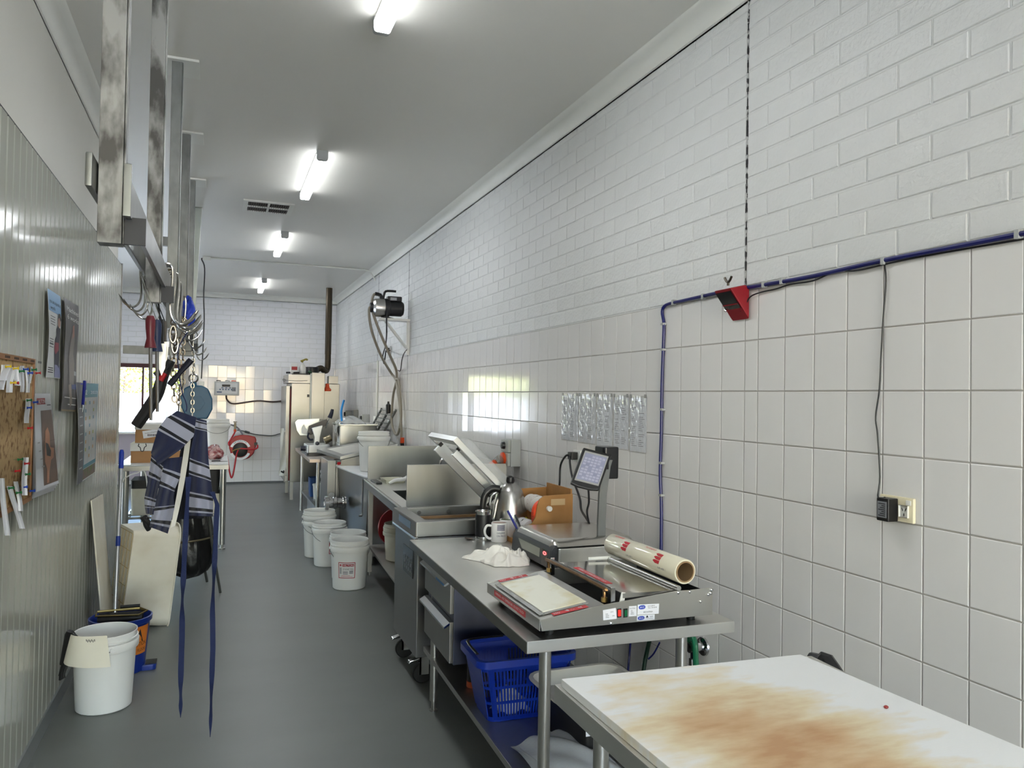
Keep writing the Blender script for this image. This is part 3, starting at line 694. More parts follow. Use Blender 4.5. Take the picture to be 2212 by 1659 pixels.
b = MB(); b.tube([zp(690, 45), zp(700, 5, 0), zp(690, -60, 0), PY(392, 840, ya), PY(384, 760, ya), V(-.125, ya, 1.8)], .0025, 6, 4); b.build('neck_loop', st_m, t)
b = MB(); b.tube([zp(235, 1150, .02), zp(262, 1190, .02), zp(292, 1215, .02), zp(312, 1260, .03)], .012, 8, 4); b.tube([zp(290, 1150, .02), zp(262, 1185, .02), zp(270, 1240, .02), zp(300, 1290, .03)], .010, 8, 4); b.build('tie_knot', M('black_cloth', (16, 16, 20), .7, bump=.3), t)
# ---------------------------------------------------------------- bin bag stand behind the apron
yb_ = 6.35
t = thing('bag_stand', 'tubular bin bag stand with splayed legs behind the apron', 'stand', (-.2, yb_, 0))
tube_m = M('stand_tube_bronze', (92, 84, 66), .45, .6)
cx_, rz_ = -.20, .40
b = MB(); b.tube([V(cx_+.2*math.cos(a), yb_+.17*math.sin(a), .425+.015*math.cos(a)) for a in [6.283*i/16 for i in range(16)]], .008, 8, 3, closed=True); b.build('hoop', tube_m, t)
b = MB(); b.tube([V(cx_+.16*math.cos(a), yb_+.15*math.sin(a), .80) for a in [6.283*i/16 for i in range(16)]], .009, 8, 3, closed=True); b.build('top_ring', tube_m, t)
for (a, ft) in ((-.55, V(.05, 6.28, .006)), (2.4, V(-.45, 6.55, .006)), (1.2, V(-.05, 6.68, .006)), (3.6, V(-.47, 6.2, .006))):
    b = MB(); p0 = V(cx_+.16*math.cos(a), yb_+.15*math.sin(a), .80); p1 = V(cx_+.205*math.cos(a), yb_+.175*math.sin(a), .425); b.tube([p0, p1, ft], .010, 8, 1); o = b.build('leg', M('stand_leg_grey', (84, 86, 82), .45, .6), t)
t = thing('bin_bag', 'black plastic bin bag hanging inside the hoop of the stand', 'bag', (cx_, yb_, .12))
def bag(u, v):
    a = 6.283*u; r_ = (.17+.02*math.sin(v*5))*(1 if v > .12 else (v/.12)**.5); w_ = 1+.05*math.sin(9*a)+.03*math.sin(17*a+8*v)
    return V(cx_+r_*w_*math.cos(a), yb_+r_*.85*w_*math.sin(a), .13+.66*v+.02*math.sin(2*a))
b = MB(); b.grid(bag, 64, 20); b.build('bag_film', M('bin_bag_black', (12, 12, 13), .35, bump=.3, bs=30), t)
# ---------------------------------------------------------------- things standing by the left wall
def bucket(name, label, loc, h=.385, r=.148, group=None, m=white_p, handle=True, cat='bucket', rz=0, bail=0, hz=0):
    t = thing(name, label, cat, loc, rz, group)
    x, y, z = loc; k = h/.385; rb = r*.87
    b = MB(); rr = lambda v: rb+(r-rb)*v
    b.lathe([(.001, .002*k), (rb-.006, .001), (rb, .006), (rr(.78), .30*k), (rr(.80)+.009, .299*k), (rr(.8)+.0115, .304*k), (rr(.86)+.0115, .336*k), (rr(.86)+.009, .341*k), (rr(.86)-.003, .341*k), (rr(.90)-.002, .347*k), (rr(.9)+.007, .350*k), (rr(.9)+.007, .355*k), (r-.001, .357*k), (r+.0005, .383*k), (r-.002, h), (r-.005, .383*k), (rb-.004, .012), (.001, .010)], (x, y, z), 48); b.build('body', m, t, smooth=40)
    if handle:
        b = MB(); R = rr(.85)+.013; zz = z+.322*k; c = math.cos; s_ = math.sin
        ch, sh = math.cos(hz), math.sin(hz); b.tube([V(x+R*c(a)*ch-R*.985*s_(a)*math.cos(bail)*sh, y+R*c(a)*sh+R*.985*s_(a)*math.cos(bail)*ch, zz-abs(R*.75*s_(a))*math.cos(0.9*(1-bail))) for a in [-math.pi*i/14 for i in range(15)]], .0022, 6, 2)
        b.build('handle', M('bail_wire', (120, 120, 120), .35, .9), t)
        for sx in (-1, 1):
            b = MB(); b.cyl((x+sx*(R-.012)*ch, y+sx*(R-.012)*sh, zz), (x+sx*(R+.004)*ch, y+sx*(R+.004)*sh, zz), .011, n=12); b.build('handle_lug', m, t)
    return t
t = bucket('white_bucket', 'large white bucket with glove and paper over its rim by the left wall', (-.49, 4.215, 0), .37, .142, hz=-1.25)
# glove and paper draped on its rim
bc = V(-.49, 4.215, 0)
t = thing('rubber_glove', 'black rubber glove draped over the rim of the left white bucket', 'glove', (-.60, 4.16, .16))
b = MB()
def drape(u, v):
    a = math.radians(176+38*u); R = .146+.010*math.sin(6*u); 
    if v < .3: q = v/.3; return bc+V((R-.03+.04*q)*math.cos(a), (R-.03+.04*q)*math.sin(a), .33+.052*math.sin(q*1.57))
    q = (v-.3)/.7; return bc+V((R+.012+.02*q)*math.cos(a), (R+.012+.02*q)*math.sin(a), .382-.15*q)
b.grid(drape, 8, 14, .004); b.build('cuff', black_r, t)
for k in range(4):
    b = MB(); a = math.radians(180+9*k); p = bc+V(.172*math.cos(a), .172*math.sin(a), .245); b.tube([p, p+V(-.01, -.004, -.04), p+V(-.018+.004*k, -.01, -.085+.012*abs(k-1))], lambda u: .009*(1-.3*u), 8, 4); b.build('finger', black_r, t)
t = thing('paper_sheet', 'cream sheet of paper hanging over the rim of the left white bucket', 'paper', (-.50, 4.06, .21))
def ps(u, v):
    a = math.radians(212+66*u-14*v*(1-u)+8*v*u); R = .153+.006*math.sin(5*u+1)
    if v < .14: q = v/.14; return bc+V((R-.013+.013*q)*math.cos(a), (R-.013+.013*q)*math.sin(a), .355+.03*q)
    q = (v-.14)/.86; return bc+V((R+.018*q+.008*math.sin(4*u)*q)*math.cos(a), (R+.018*q)*math.sin(a), .385-.135*q-.01*u*q)
b = MB(); b.grid(ps, 14, 14, .0008); b.build('sheet', M('paper_cream', (228, 222, 204), .8), t)
b = MB()
for k in range(7): a = math.radians(246+2.3*k); p = bc+V(.1566*math.cos(a), .1566*math.sin(a), .374-.004*(k % 2)); b.tube([p, p+V(.001, 0, -.01)], .0012, 4, 1)
b.build('handwriting', ink_b, t)
# mop bucket
mc = V(-.475, 4.72, 0)
t = thing('mop_bucket', 'blue mop bucket with wringer and orange caution sticker', 'mop bucket', tuple(mc))
b = MB(); n_ = 40; prof = [(.12, .0, .11), (.125, .004, .115), (.148, .27, .14), (.158, .275, .148), (.160, .30, .150), (.152, .302, .144), (.148, .295, .140), (.12, .02, .11)]
vs = []
for rx, z_, ry in prof:
    for k in range(n_): a = 6.283*k/n_; vs.append(mc+V(rx*math.cos(a), ry*math.sin(a), z_))
b.add(vs, [(i*n_+k, i*n_+(k+1) % n_, (i+1)*n_+(k+1) % n_, (i+1)*n_+k) for i in range(len(prof)-1) for k in range(n_)]+[tuple(range(n_-1, -1, -1)), tuple(range((len(prof)-1)*n_, len(prof)*n_))]); b.build('tub', blue_d, t)
b = MB(); b.rbox(mc.x+.10, mc.x+.185, mc.y-.05, mc.y+.05, 0, .03, .02); b.build('foot_pedal', blue_d, t, bevel=.004)
b = MB(); b.box(mc.x+.13, mc.x+.186, mc.y-.035, mc.y+.035, .03, .036); b.build('pedal_pad', black_r, t)
brs = M('wringer_brass', (128, 112, 70), .4, .8)
b = MB(); b.tube([mc+V(-.12, -.03, .318), mc+V(.09, -.05, .312), mc+V(.13, .0, .318), mc+V(.09, .05, .322), mc+V(-.12, .03, .324), mc+V(-.12, -.03, .318)], .008, 8, 1, flat=.6); b.build('wringer_frame', brs, t)
for dy in (-.03, .03):
    b = MB(); b.cyl(mc+V(-.11, dy, .292), mc+V(.11, dy, .292), .022, n=14); b.build('roller', black_r, t)
b = MB(); b.cyl(mc+V(-.01, .055, .336), mc+V(.09, .055, .336), .009, n=10); b.build('grip', black_r, t)
b = MB()
def stk(u, v): a = math.radians(-70+52*u); z_ = .105+.155*v; k = .12+.028*z_/.27; return mc+V((k+.003)*math.cos(a), (k-.005)*math.sin(a), z_)
b.grid(stk, 10, 6); b.build('caution_sticker', M('sticker_orange', (214, 120, 40), .45), t)
b = MB(); sk = lambda u, v: stk(u, v)+(stk(u, v)-V(mc.x, mc.y, stk(u, v).z)).normalized()*.001
b.add([sk(.5, .92), sk(.3, .45), sk(.7, .45)], [(0, 1, 2)]); b.build('sticker_triangle', ink_b, t, smooth=0)
b = MB(); 
for tx, v0, hh in (('CAUTION', .30, .024), ('WET FLOOR', .10, .017)):
    tv, tf = TXT[tx]; xs = [p[0] for p in tv]; W_ = max(xs)
    b.add([sk(.08+.84*p[0]/W_, v0+p[1]*hh/.72/.155) for p in tv], tf)
b.build('sticker_lettering', ink_b, t, smooth=0)
p0, p1 = V(-.505, 4.70, .12), PY(263, 972, 5.05)
t = thing('mop', 'mop with aluminium handle and blue grip standing in the blue mop bucket', 'mop', tuple(p0))
dv = (p1-p0)
b = MB(); b.cyl(p0+dv*.02, p0+dv*.92, .0115, n=16); b.build('pole', M('aluminium_pole', (190, 192, 194), .3, .9), t)
b = MB(); b.lathe([(.0125, 0), (.0135, .01), (.0135, dv.length*.085), (.009, dv.length*.1), (.001, dv.length*.1)], p0+dv*.90, 16, dv); b.build('grip', blue_p, t)
b = MB(); b.cyl(p0+dv*.50, p0+dv*.55, .0122, n=16); b.build('sleeve_label', blue_d, t)
b = MB()
for k in range(40):
    a = 6.283*k/40; q = p0+V(.05*math.cos(a), .04*math.sin(a), -.085); b.tube([p0+V(0, 0, .03), p0+V(.03*math.cos(a), .025*math.sin(a), -.02), q], .005, 5, 3)
b.build('mop_head', M('mop_cotton', (170, 168, 160), .9), t, kind='stuff')
# white tub standing on its end
t = thing('white_tub', 'large white plastic lug tub standing on its end by the left wall', 'tub', (-.40, 5.6, 0), math.radians(0))
Rz = Matrix.Rotation(math.radians(19), 3, 'Z'); Rl = Matrix.Rotation(math.radians(6), 3, 'Y')
tub = MB(); tub.tray(-.30, .30, -.18, .18, 0, .28, .035, .03, .006, 4, .022)
def tubx(p):
    x, y, z = p  # long axis up, mouth to the right and back
    q = Rl @ Vector((z-.14, y, x+.335)); q = Rz @ q
    return V(-.475, 5.66, -.003)+q
tub.v = [tuple(tubx(p)) for p in tub.v]; tub.build('body', white_p2, t, bevel=.004)
tr_m = M('tub_mould_line', (176, 156, 112), .6)
b = MB()
for k in range(6): x = -.28+.56*k/5; b.box(x-.002, x+.002, -.16, .16, -.003, .0005)
for k in range(5): y = -.16+.32*k/4; b.box(-.28, .28, y-.002, y+.002, -.003, .0005)
b.v = [tuple(tubx(p)) for p in b.v]; b.build('base_ribs', tr_m, t, smooth=0)
# white board leaning on the panel wall
t = thing('leaning_board', 'thin white plastic board leaning against the left wall behind the mop', 'board', (-.66, 5.45, 0))
b = MB(); b.grid(lambda u, v: V(-.60-.096*v+.012*math.sin(v*3.1)*math.sin(u*4), 5.15+.52*u+.05*v-.03*u*v, .002+.86*v+.02*(1-u)*v), 8, 16, .008); b.build('sheet', white_p2, t)
# low cable / hose arc behind
b = MB(); b.tube([V(-1.02, 7.6, .006), V(-1.0, 7.6, .2), PY(262, 1045, 7.6), PY(275, 1030, 7.6), PY(295, 1022, 7.6), PY(315, 1026, 7.6), V(-.56, 7.75, .3), V(-.5, 7.7, .006)], .006, 6, 5); tag(b.build('white_hose', white_p), 'thin white hose curving in front of the back table legs', 'hose')
# ================================================================ right hand side, front to back
def LL(b, root): b.v = [tuple(WM[root] @ Vector(p)) for p in b.v]; return b
# ---- poly cutting board on the steel table in the foreground
ZB = .83
A_, B_, C_, D_ = PZ(1197, 1478, ZB), PZ(1752, 1416, ZB), V(1.53, .92, ZB), V(.795, .92, ZB)
ft = thing('cutting_table', 'stainless steel table in the foreground carrying the stained cutting board', 'table', (A_.x, A_.y, 0))
def slab(P, z0, z1): b = MB(); b.prism([V(p.x, p.y, z0) for p in P], (0, 0, z1-z0)); return b
P4 = [D_, C_, B_, A_]
slab(P4, ZB-.045, ZB).build('table_top', steel_top, ft, bevel=.003)
for (x, y) in ((.895, 1.67), (1.46, 1.62), (.90, 1.0), (1.44, 1.0)):
    b = MB(); b.cyl((x, y, .03), (x, y, ZB-.046), .0195, n=20); b.cyl((x, y, 0), (x, y, .03), .014, n=12); b.build('leg', steel, ft)
bd_m = bpy.data.materials.new('cutting_board_stained'); bd_m.use_nodes = True; n = bd_m.node_tree; pb = n.nodes['Principled BSDF']; pb.inputs['Roughness'].default_value = .5
tc = n.nodes.new('ShaderNodeTexCoord'); 
def nn(scale, stretch=(1, 1, 1), det=4, rot=0):
    mp = n.nodes.new('ShaderNodeMapping'); mp.inputs['Scale'].default_value = stretch; mp.inputs['Rotation'].default_value = (0, 0, rot); n.links.new(tc.outputs['Object'], mp.inputs[0])
    q = n.nodes.new('ShaderNodeTexNoise'); q.inputs['Scale'].default_value = scale; q.inputs['Detail'].default_value = det; n.links.new(mp.outputs[0], q.inputs['Vector']); return q
def math_(op, a, c=None):
    q = n.nodes.new('ShaderNodeMath'); q.operation = op
    for i, x in enumerate((a, c)):
        if x is None: continue
        if hasattr(x, 'is_linked'): n.links.new(x, q.inputs[i])
        else: q.inputs[i].default_value = x
    return q.outputs[0]
# the worn, blood-stained middle of the board: a soft patch broken up by knife-direction noise
sx = n.nodes.new('ShaderNodeSeparateXYZ'); n.links.new(tc.outputs['Object'], sx.inputs[0])
ex = math_('DIVIDE', math_('SUBTRACT', sx.outputs['X'], -.10), .26); ey = math_('DIVIDE', math_('SUBTRACT', sx.outputs['Y'], -.12), .42)
rr_ = math_('SQRT', math_('ADD', math_('MULTIPLY', ex, ex), math_('MULTIPLY', ey, ey)))
n1, n2_ = nn(5, (.9, 1.7, 1), 8), nn(16, (.8, 2.6, 1), 6)
fac = math_('ADD', math_('SUBTRACT', 1.12, math_('MULTIPLY', rr_, .85)), math_('ADD', math_('MULTIPLY', math_('SUBTRACT', n1.outputs['Fac'], .5), 1.25), math_('MULTIPLY', math_('SUBTRACT', n2_.outputs['Fac'], .5), .6)))
cr = n.nodes.new('ShaderNodeValToRGB'); n.links.new(fac, cr.inputs[0]); e = cr.color_ramp.elements
e[0].position = .05; e[0].color = (*lin((232, 232, 230)), 1); e[1].position = 1.0; e[1].color = (*lin((188, 146, 104)), 1)
for p, c in ((.22, (228, 220, 204)), (.42, (222, 206, 172)), (.72, (206, 174, 134))): q = e.new(p); q.color = (*lin(c), 1)
n.links.new(cr.outputs[0], pb.inputs['Base Color'])
n3 = nn(60, (.4, 5, 1), 3); bp = n.nodes.new('ShaderNodeBump'); bp.inputs['Strength'].default_value = .12; bp.inputs['Distance'].default_value = .004
n.links.new(n3.outputs['Fac'], bp.inputs['Height']); n.links.new(bp.outputs[0], pb.inputs['Normal']); MAT['board'] = bd_m
e1, e2 = PZ(1212, 1466, ZB+.021), PZ(1729, 1413, ZB+.021)
cb = slab([V(.812, .93, 0), V(1.545, .93, 0), e2, e1], ZB+.0005, ZB+.021).build('cutting_board', bd_m, bevel=.003)
tag(cb, 'large white poly cutting board stained brown in the middle', 'cutting board')
b = MB(); c = PZ(1914, 1527, ZB+.0245); b.ell(c, .006, .005, .0035, 8, 6); tag(b.build('meat_scrap', M('meat_red', (140, 44, 40), .4)), 'tiny red scrap of meat on the right of the cutting board', 'meat')
b = MB(); b.tube([PZ(1733, 1424, .80)+V(.03, 0, 0), PZ(1752, 1432, .8)+V(.035, 0, 0), PZ(1778, 1447, .79)+V(.035, 0, 0), V(1.66, 1.50, .55), V(1.72, 1.5, .02)], lambda u: .017+.004*math.sin(3*u), 10, 4); t_ = b
o = t_.build('scraper', black_p, bevel=0); tag(o, 'black handled scraper poking up behind the far right corner of the cutting board', 'scraper')
# ---- long stainless bench with two drawers
T1 = thing('work_bench', 'long stainless bench with two drawers and a lower shelf, wrapping machine on it', 'bench', (.897, 2.155, 0), math.radians(-1.5))
ZT1, TW, TL = .80, .75, 1.715
b = MB(); b.box(0, TW, 0, TL, ZT1-.038, ZT1); LL(b, T1).build('bench_top', steel_top, T1, bevel=.002)
b = MB(); b.box(-.0025, -.0002, .001, TL-.001, ZT1-.038, ZT1-.003); LL(b, T1).build('front_edge_shaded', edge_shaded, T1)  # thin strip added to carry the front face's darker shading
for (x, y) in ((.09, .075), (.60, .09), (.085, 1.49), (.60, 1.49)):
    b = MB(); b.cyl((x, y, .05), (x, y, ZT1-.0385), .0195, n=20); b.cyl((x, y, 0.004), (x, y, .05), .012, n=12); b.cyl((x, y, 0), (x, y, .006), .02, n=14); LL(b, T1).build('leg', steel, T1)
b = MB(); b.box(.07, .66, .03, TL-.05, .235, .262); LL(b, T1).build('lower_shelf', steel_dull, T1, bevel=.003)
# drawer carcass hanging under the top
dx0 = .055; ya_, yb2 = 1.075, 1.56
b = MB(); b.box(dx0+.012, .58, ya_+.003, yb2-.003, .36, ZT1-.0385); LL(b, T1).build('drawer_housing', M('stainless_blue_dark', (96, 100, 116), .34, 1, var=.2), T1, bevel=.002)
for z0, z1, nm in ((.585, .735, 0), (.37, .55, 1)):
    b = MB(); b.box(dx0-.008, dx0+.011, ya_, yb2, z0, z1); d = LL(b, T1).build('drawer', M('drawer_steel', (140, 139, 135), .36, 1, var=.06), T1, bevel=.003)
    b = MB(); b.prism([(dx0-.0085, ya_, z1-.002), (dx0-.034, ya_, z1-.018), (dx0-.034, ya_, z1-.026), (dx0-.030, ya_, z1-.026), (dx0-.0085, ya_, z1-.012)], (0, yb2-ya_, 0)); LL(b, T1).build('handle', chrome, d)
    if nm == 0:
        b = MB(); b.box(dx0-.0365, dx0-.0348, ya_+.02, ya_+.15, z1-.0265, z1-.0165); LL(b, T1).build('blue_tape', M('label_blue', (70, 120, 170), .5), d)
# ---- things under the bench
ZS = .263
t = thing('shopping_basket', 'blue plastic shopping basket on the lower shelf of the long bench', 'basket', (1.175, 2.93, ZS), math.radians(-2))
bk = MB(); 
def rl(x0, x1, y0, y1, z, r=.035, n=4):
    P = []
    for cx, cy, a0 in ((x1-r, y1-r, 0), (x0+r, y1-r, 90), (x0+r, y0+r, 180), (x1-r, y0+r, 270)):
        for k in range(n+1): a = math.radians(a0+90*k/n); P.append((cx+r*math.cos(a), cy+r*math.sin(a), z))
    return P
b0, t0 = (-.15, .15, -.10, .10), (-.195, .195, -.135, .135)
def lerp4(f): return tuple(b0[i]+(t0[i]-b0[i])*f for i in range(4))
H = .235
# walls with slots: vertical ribs and horizontal bands
R0 = rl(*b0, 0.012); mB = len(R0)
b = MB(); b.prism([V(*p) for p in rl(*b0, 0)], (0, 0, .01)); LL(b, t).build('base', blue_p, t, smooth=0)
b = MB()
for f0, f1 in ((0, .06), (.28, .33), (.55, .60), (.86, 1.0)):
    La, Lb = rl(*lerp4(f0), .005+H*f0), rl(*lerp4(f1), .005+H*f1); sh = lambda L, g: [(x*(1-g/max(.12, math.hypot(x, y))), y*(1-g/max(.12, math.hypot(x, y))), z) for x, y, z in L]
    m_ = len(La); vs = La+Lb+sh(Lb, .004)+sh(La, .004); b.add(vs, [(q*m_+i, q*m_+(i+1) % m_, ((q+1) % 4)*m_+(i+1) % m_, ((q+1) % 4)*m_+i) for q in range(4) for i in range(m_)])
LL(b, t).build('side_band', blue_p, t)
b = MB()
def wallpt(side, s, f):
    x0, x1, y0, y1 = lerp4(f); z = .005+H*f
    return {0: V(x0+(x1-x0)*s, y0, z), 1: V(x1, y0+(y1-y0)*s, z), 2: V(x1-(x1-x0)*s, y1, z), 3: V(x0, y1-(y1-y0)*s, z)}[side]
for side, nr in ((0, 22), (1, 13), (2, 22), (3, 13)):
    dirn = {0: V(0, 1, 0), 1: V(-1, 0, 0), 2: V(0, -1, 0), 3: V(1, 0, 0)}[side]*.003
    for k in range(nr+1):
        s = .08+.84*k/nr; q = .0035/(.39 if side % 2 == 0 else .27)
        P = [wallpt(side, s-q, .02), wallpt(side, s+q, .02), wallpt(side, s+q, .9), wallpt(side, s-q, .9)]; b.prism(P, dirn)
    for s0, s1 in ((.06, .12), (.88, .94)): b.prism([wallpt(side, s0, .02), wallpt(side, s1, .02), wallpt(side, s1, .9), wallpt(side, s0, .9)], dirn)
    if side in (1, 3): b.prism([wallpt(side, .1, .02), wallpt(side, .9, .02), wallpt(side, .9, .9), wallpt(side, .1, .9)], dirn*.6)
    else: b.prism([wallpt(side, .5, .6), wallpt(side, .93, .6), wallpt(side, .93, .9), wallpt(side, .5, .9)], dirn*.6)
LL(b, t).build('side_slats', blue_p, t, smooth=0, kind='stuff')
La, Lb, Lc, Ld = rl(*lerp4(1.0), H*.97), rl(-.212, .212, -.152, .152, H*.97, .045), rl(-.212, .212, -.152, .152, H+.02, .045), rl(*lerp4(1.02), H+.02)
b = MB(); m_ = len(La); b.add(La+Lb+Lc+Ld, [(q*m_+i, q*m_+(i+1) % m_, ((q+1) % 4)*m_+(i+1) % m_, ((q+1) % 4)*m_+i) for q in range(4) for i in range(m_)]); LL(b, t).build('rim', blue_p, t, bevel=0)
b = MB(); b.tube([V(-.19, -.06, H+.026), V(-.185, .1, H+.026), V(-.14, .128, H+.026), V(-.02, .13, H+.026)], .007, 8, 3, flat=.5); LL(b, t).build('folded_handle', black_p, t)
b = MB(); b.grid(lambda u, v: WM[t] @ V(-.11+.15*u+.012*math.sin(9*v), -.07+.11*v, .014+.085*math.sin(3.14*u)*math.sin(3.14*v)+.012*math.sin(11*u+5*v)), 14, 12); tag(b.build('tissue_bundle', M('tissue', (205, 208, 216), .7, bump=.5, bs=40)), 'white paper bundle inside the blue shopping basket', 'paper')
c = V(1.085, 3.22, ZS)
t = thing('spray_can', 'dark aerosol can with orange base band behind the blue basket', 'can', tuple(c))
b = MB(); b.cyl(c+V(0, 0, .026), c+V(0, 0, .15), .03, n=24); b.build('body', M('can_dark', (38, 28, 28), .4), t)
b = MB(); b.cyl(c, c+V(0, 0, .026), .032, n=24); b.build('base_band', M('can_orange', (170, 72, 34), .45), t)
b = MB(); b.lathe([(.03, .15), (.02, .162), (.014, .165), (.014, .18), (.001, .18)], c, 24); b.build('cap', red_p, t)
c = V(1.36, 3.36, ZS)
t = thing('white_jug', 'white plastic tub with dark base showing behind the blue basket', 'tub', tuple(c))
b = MB(); b.lathe([(.075, .07), (.085, .12), (.085, .21), (.06, .235), (.055, .245), (.001, .245)], c, 28); b.build('body', white_p, t)
b = MB(); b.lathe([(.001, 0), (.08, 0), (.082, .07), (.075, .0702)], c, 28); b.build('base', black_p, t)
t = thing('black_crate', 'black plastic box with a blue and white sticker under the bench', 'crate', (1.36, 2.56, ZS))
b = MB(); b.rbox(1.22, 1.53, 2.40, 2.78, ZS, ZS+.15, .02); b.build('body', M('crate_black', (13, 13, 14), .5), t, bevel=.004)
b = MB(); b.box(1.225, 1.30, 2.3975, 2.3995, ZS+.10, ZS+.142); o = b.build('sticker', M('sticker_blue_white', (210, 214, 224), .5), t)
b = MB(); b.box(1.255, 1.298, 2.3965, 2.3972, ZS+.115, ZS+.14); b.build('sticker_print', ink_blue, t)
t = thing('foam_tray', 'white foam meat tray on top of the black box under the bench', 'tray', (1.35, 2.59, ZS+.15))
b = MB(); b.tray(1.19, 1.50, 2.46, 2.74, ZS+.152, ZS+.20, .03, .035, .004, 4, .012); b.build('tray', M('foam_white', (216, 214, 208), .6), t)
t = thing('plastic_bags', 'pile of clear plastic bags on the near end of the lower shelf', 'plastic bags', (1.12, 2.42, ZS))
film = M('clear_film', (206, 210, 214), .22, alpha=.55, bump=.5, bs=18)
for k in range(3):
    b = MB(); b.grid(lambda u, v: V(1.02+.24*u+.02*math.sin(3*v+k)+.02*k, 2.24+.36*v+.03*u-.02*k, ZS+.006+.012*k+.05*math.sin(3.1*u)*(.4+.6*math.sin(2.8*v+.3))+.006*math.sin(14*u+9*v+k)), 22, 22, .001); b.build('bag', film, t)
b = bucket('white_bucket', 'white bucket on the floor under the foreground cutting table', (1.06, 1.62, 0), .36, .14)
# wires and tap on the wall below the bench
b = MB(); b.tube([PX(1362, 1385, 1.94), PX(1360, 1410, 1.94), PX(1357, 1445, 1.93), V(1.93, 3.36, .02)], .005, 6, 4); tag(b.build('blue_cable', wire_blue), 'blue cable dropping down the tiles under the bench', 'cable')
b = MB(); b.tube([PX(1404, 1380, 1.93), PX(1397, 1410, 1.93), PX(1390, 1450, 1.92), V(1.92, 3.2, .02)], .010, 8, 4); tag(b.build('green_black_hose', M('hose_dark_green', (16, 46, 34), .5)), 'dark green hose going down behind the bench', 'hose')
b = MB(); b.tube([PX(1425, 1388, 1.92), PX(1412, 1412, 1.92), PX(1400, 1424, 1.9)], .004, 6, 4); tag(b.build('blue_wire', wire_blue), 'short blue wire looping beside the dark green hose', 'wire')
tp = PX(1520, 1396, 1.949)
t = thing('wall_tap', 'chrome wall tap with a green hose, low on the tiles behind the bench', 'tap', tuple(tp))
b = MB(); b.lathe([(.001, 0), (.04, 0), (.038, .008), (.018, .012), (.016, .05), (.02, .055), (.02, .075), (.001, .076)], tp, 24, (-1, 0, 0)); b.build('flange', chrome, t)
b = MB(); b.cyl(tp+V(-.05, 0, 0), tp+V(-.05, 0, -.07), .014, n=14); b.cyl(tp+V(-.05, 0, -.045), tp+V(-.05, 0, -.075), .019, n=6); b.cyl(tp+V(-.05, .0, 0), tp+V(-.05, .05, .005), .012, n=12); b.cyl(tp+V(-.05, .05, .005), tp+V(-.05, .07, .005), .024, n=8); b.build('tap_body', chrome, t)
b = MB(); b.tube([tp+V(-.05, .04, .02), tp+V(-.055, .01, .045), tp+V(-.06, -.02, .03), tp+V(-.06, -.03, -.03), tp+V(-.05, -.03, -.25), tp+V(-.06, -.03, tp.z*-1+.02)], .012, 10, 5); b.build('green_hose', M('hose_green', (24, 108, 74), .4), t)
# ---- wrapping machine
YW = 2.165; ZW = .815
wm_ = thing('wrapping_machine', 'stainless hand wrapping machine with hot plate on the near end of the bench', 'wrapping machine', (.95, YW, ZT1))
pr = [PY(*p, YW) for p in [(1170.5, 1364), (1539, 1328), (1540, 1269), (1489, 1275), (1461, 1276.5), (1340, 1300), (1295, 1308), (1167, 1340)]]
YF = YW+.50
b = MB(); b.prism(pr, (0, .004, 0)); near_p = b.build('side_plate', steel, wm_, bevel=.0012)
b = MB(); b.prism([p+V(0, .496, 0) for p in pr], (0, .004, 0)); b.build('side_plate', steel, wm_, bevel=.0012)
xl, zl0, zl1 = pr[7].x, pr[0].z, pr[7].z; xr = pr[1].x
b = MB(); b.box(xl, xl+.003, YW+.0045, YF-.0045, zl0, zl1); b.build('front_plate', steel, wm_, bevel=.0008)
deck = lambda x: zl1+(pr[6].z-zl1)*(x-xl)/(pr[6].x-xl)
b = MB(); b.prism([V(xl+.0035, YW+.0045, deck(xl)-.012), V(xl+.225, YW+.0045, deck(xl+.225)-.012), V(xl+.225, YW+.0045, deck(xl+.225)-.002), V(xl+.0035, YW+.0045, deck(xl)-.002)], (0, YF-YW-.009, 0)); b.build('deck', steel_top, wm_, bevel=.001)
b = MB(); b.box(xl+.004, xr-.002, YW+.005, YF-.005, zl0, zl0+.006); b.box(xr-.004, xr-.001, YW+.005, YF-.005, zl0+.007, pr[2].z-.02); b.build('base_pan', M('pan_dark', (30, 30, 32), .5, .6), wm_)
for (x, y) in ((xl+.05, YW+.04), (xl+.05, YF-.04), (xr-.06, YW+.04), (xr-.06, YF-.04)):
    b = MB(); b.cyl((x, y, ZT1+.0005), (x, y, zl0-.0005), .014, n=14); b.build('foot', black_r, wm_)
dz = lambda x, h=.001: deck(x)+h
hx0, hx1 = xl+.032, xl+.185
b = MB(); b.prism([V(hx0, YW+.055, dz(hx0)), V(hx1, YW+.055, dz(hx1)), V(hx1, YF-.06, dz(hx1)), V(hx0, YF-.06, dz(hx0))], (0, 0, .004)); b.build('hot_plate', M('hot_plate_cream', (236, 234, 218), .45, vs=9, col2=(214, 202, 158), lo=.28, hi=.5, detail=6), wm_, bevel=.002)
foil = M('foil_tape', (190, 190, 186), .25, .8, bump=.3, bs=40)
b = MB(); b.prism([V(hx0-.018, YW+.04, dz(hx0-.018)), V(hx0-.002, YW+.04, dz(hx0)), V(hx0-.002, YF-.05, dz(hx0)), V(hx0-.018, YF-.05, dz(hx0-.018))], (0, 0, .002)); b.build('tape_strip', foil, wm_)
for y0 in (YW+.038, YF-.056):
    b = MB(); b.prism([V(hx0, y0, dz(hx0)), V(hx1, y0, dz(hx1)), V(hx1, y0+.014, dz(hx1)), V(hx0, y0+.014, dz(hx0))], (0, 0, .002)); b.build('tape_strip', foil, wm_)
b = MB(); b.ell(V(hx0+.05, YW+.19, dz(hx0+.05)+.004), .012, .05, .0005, 10, 4)
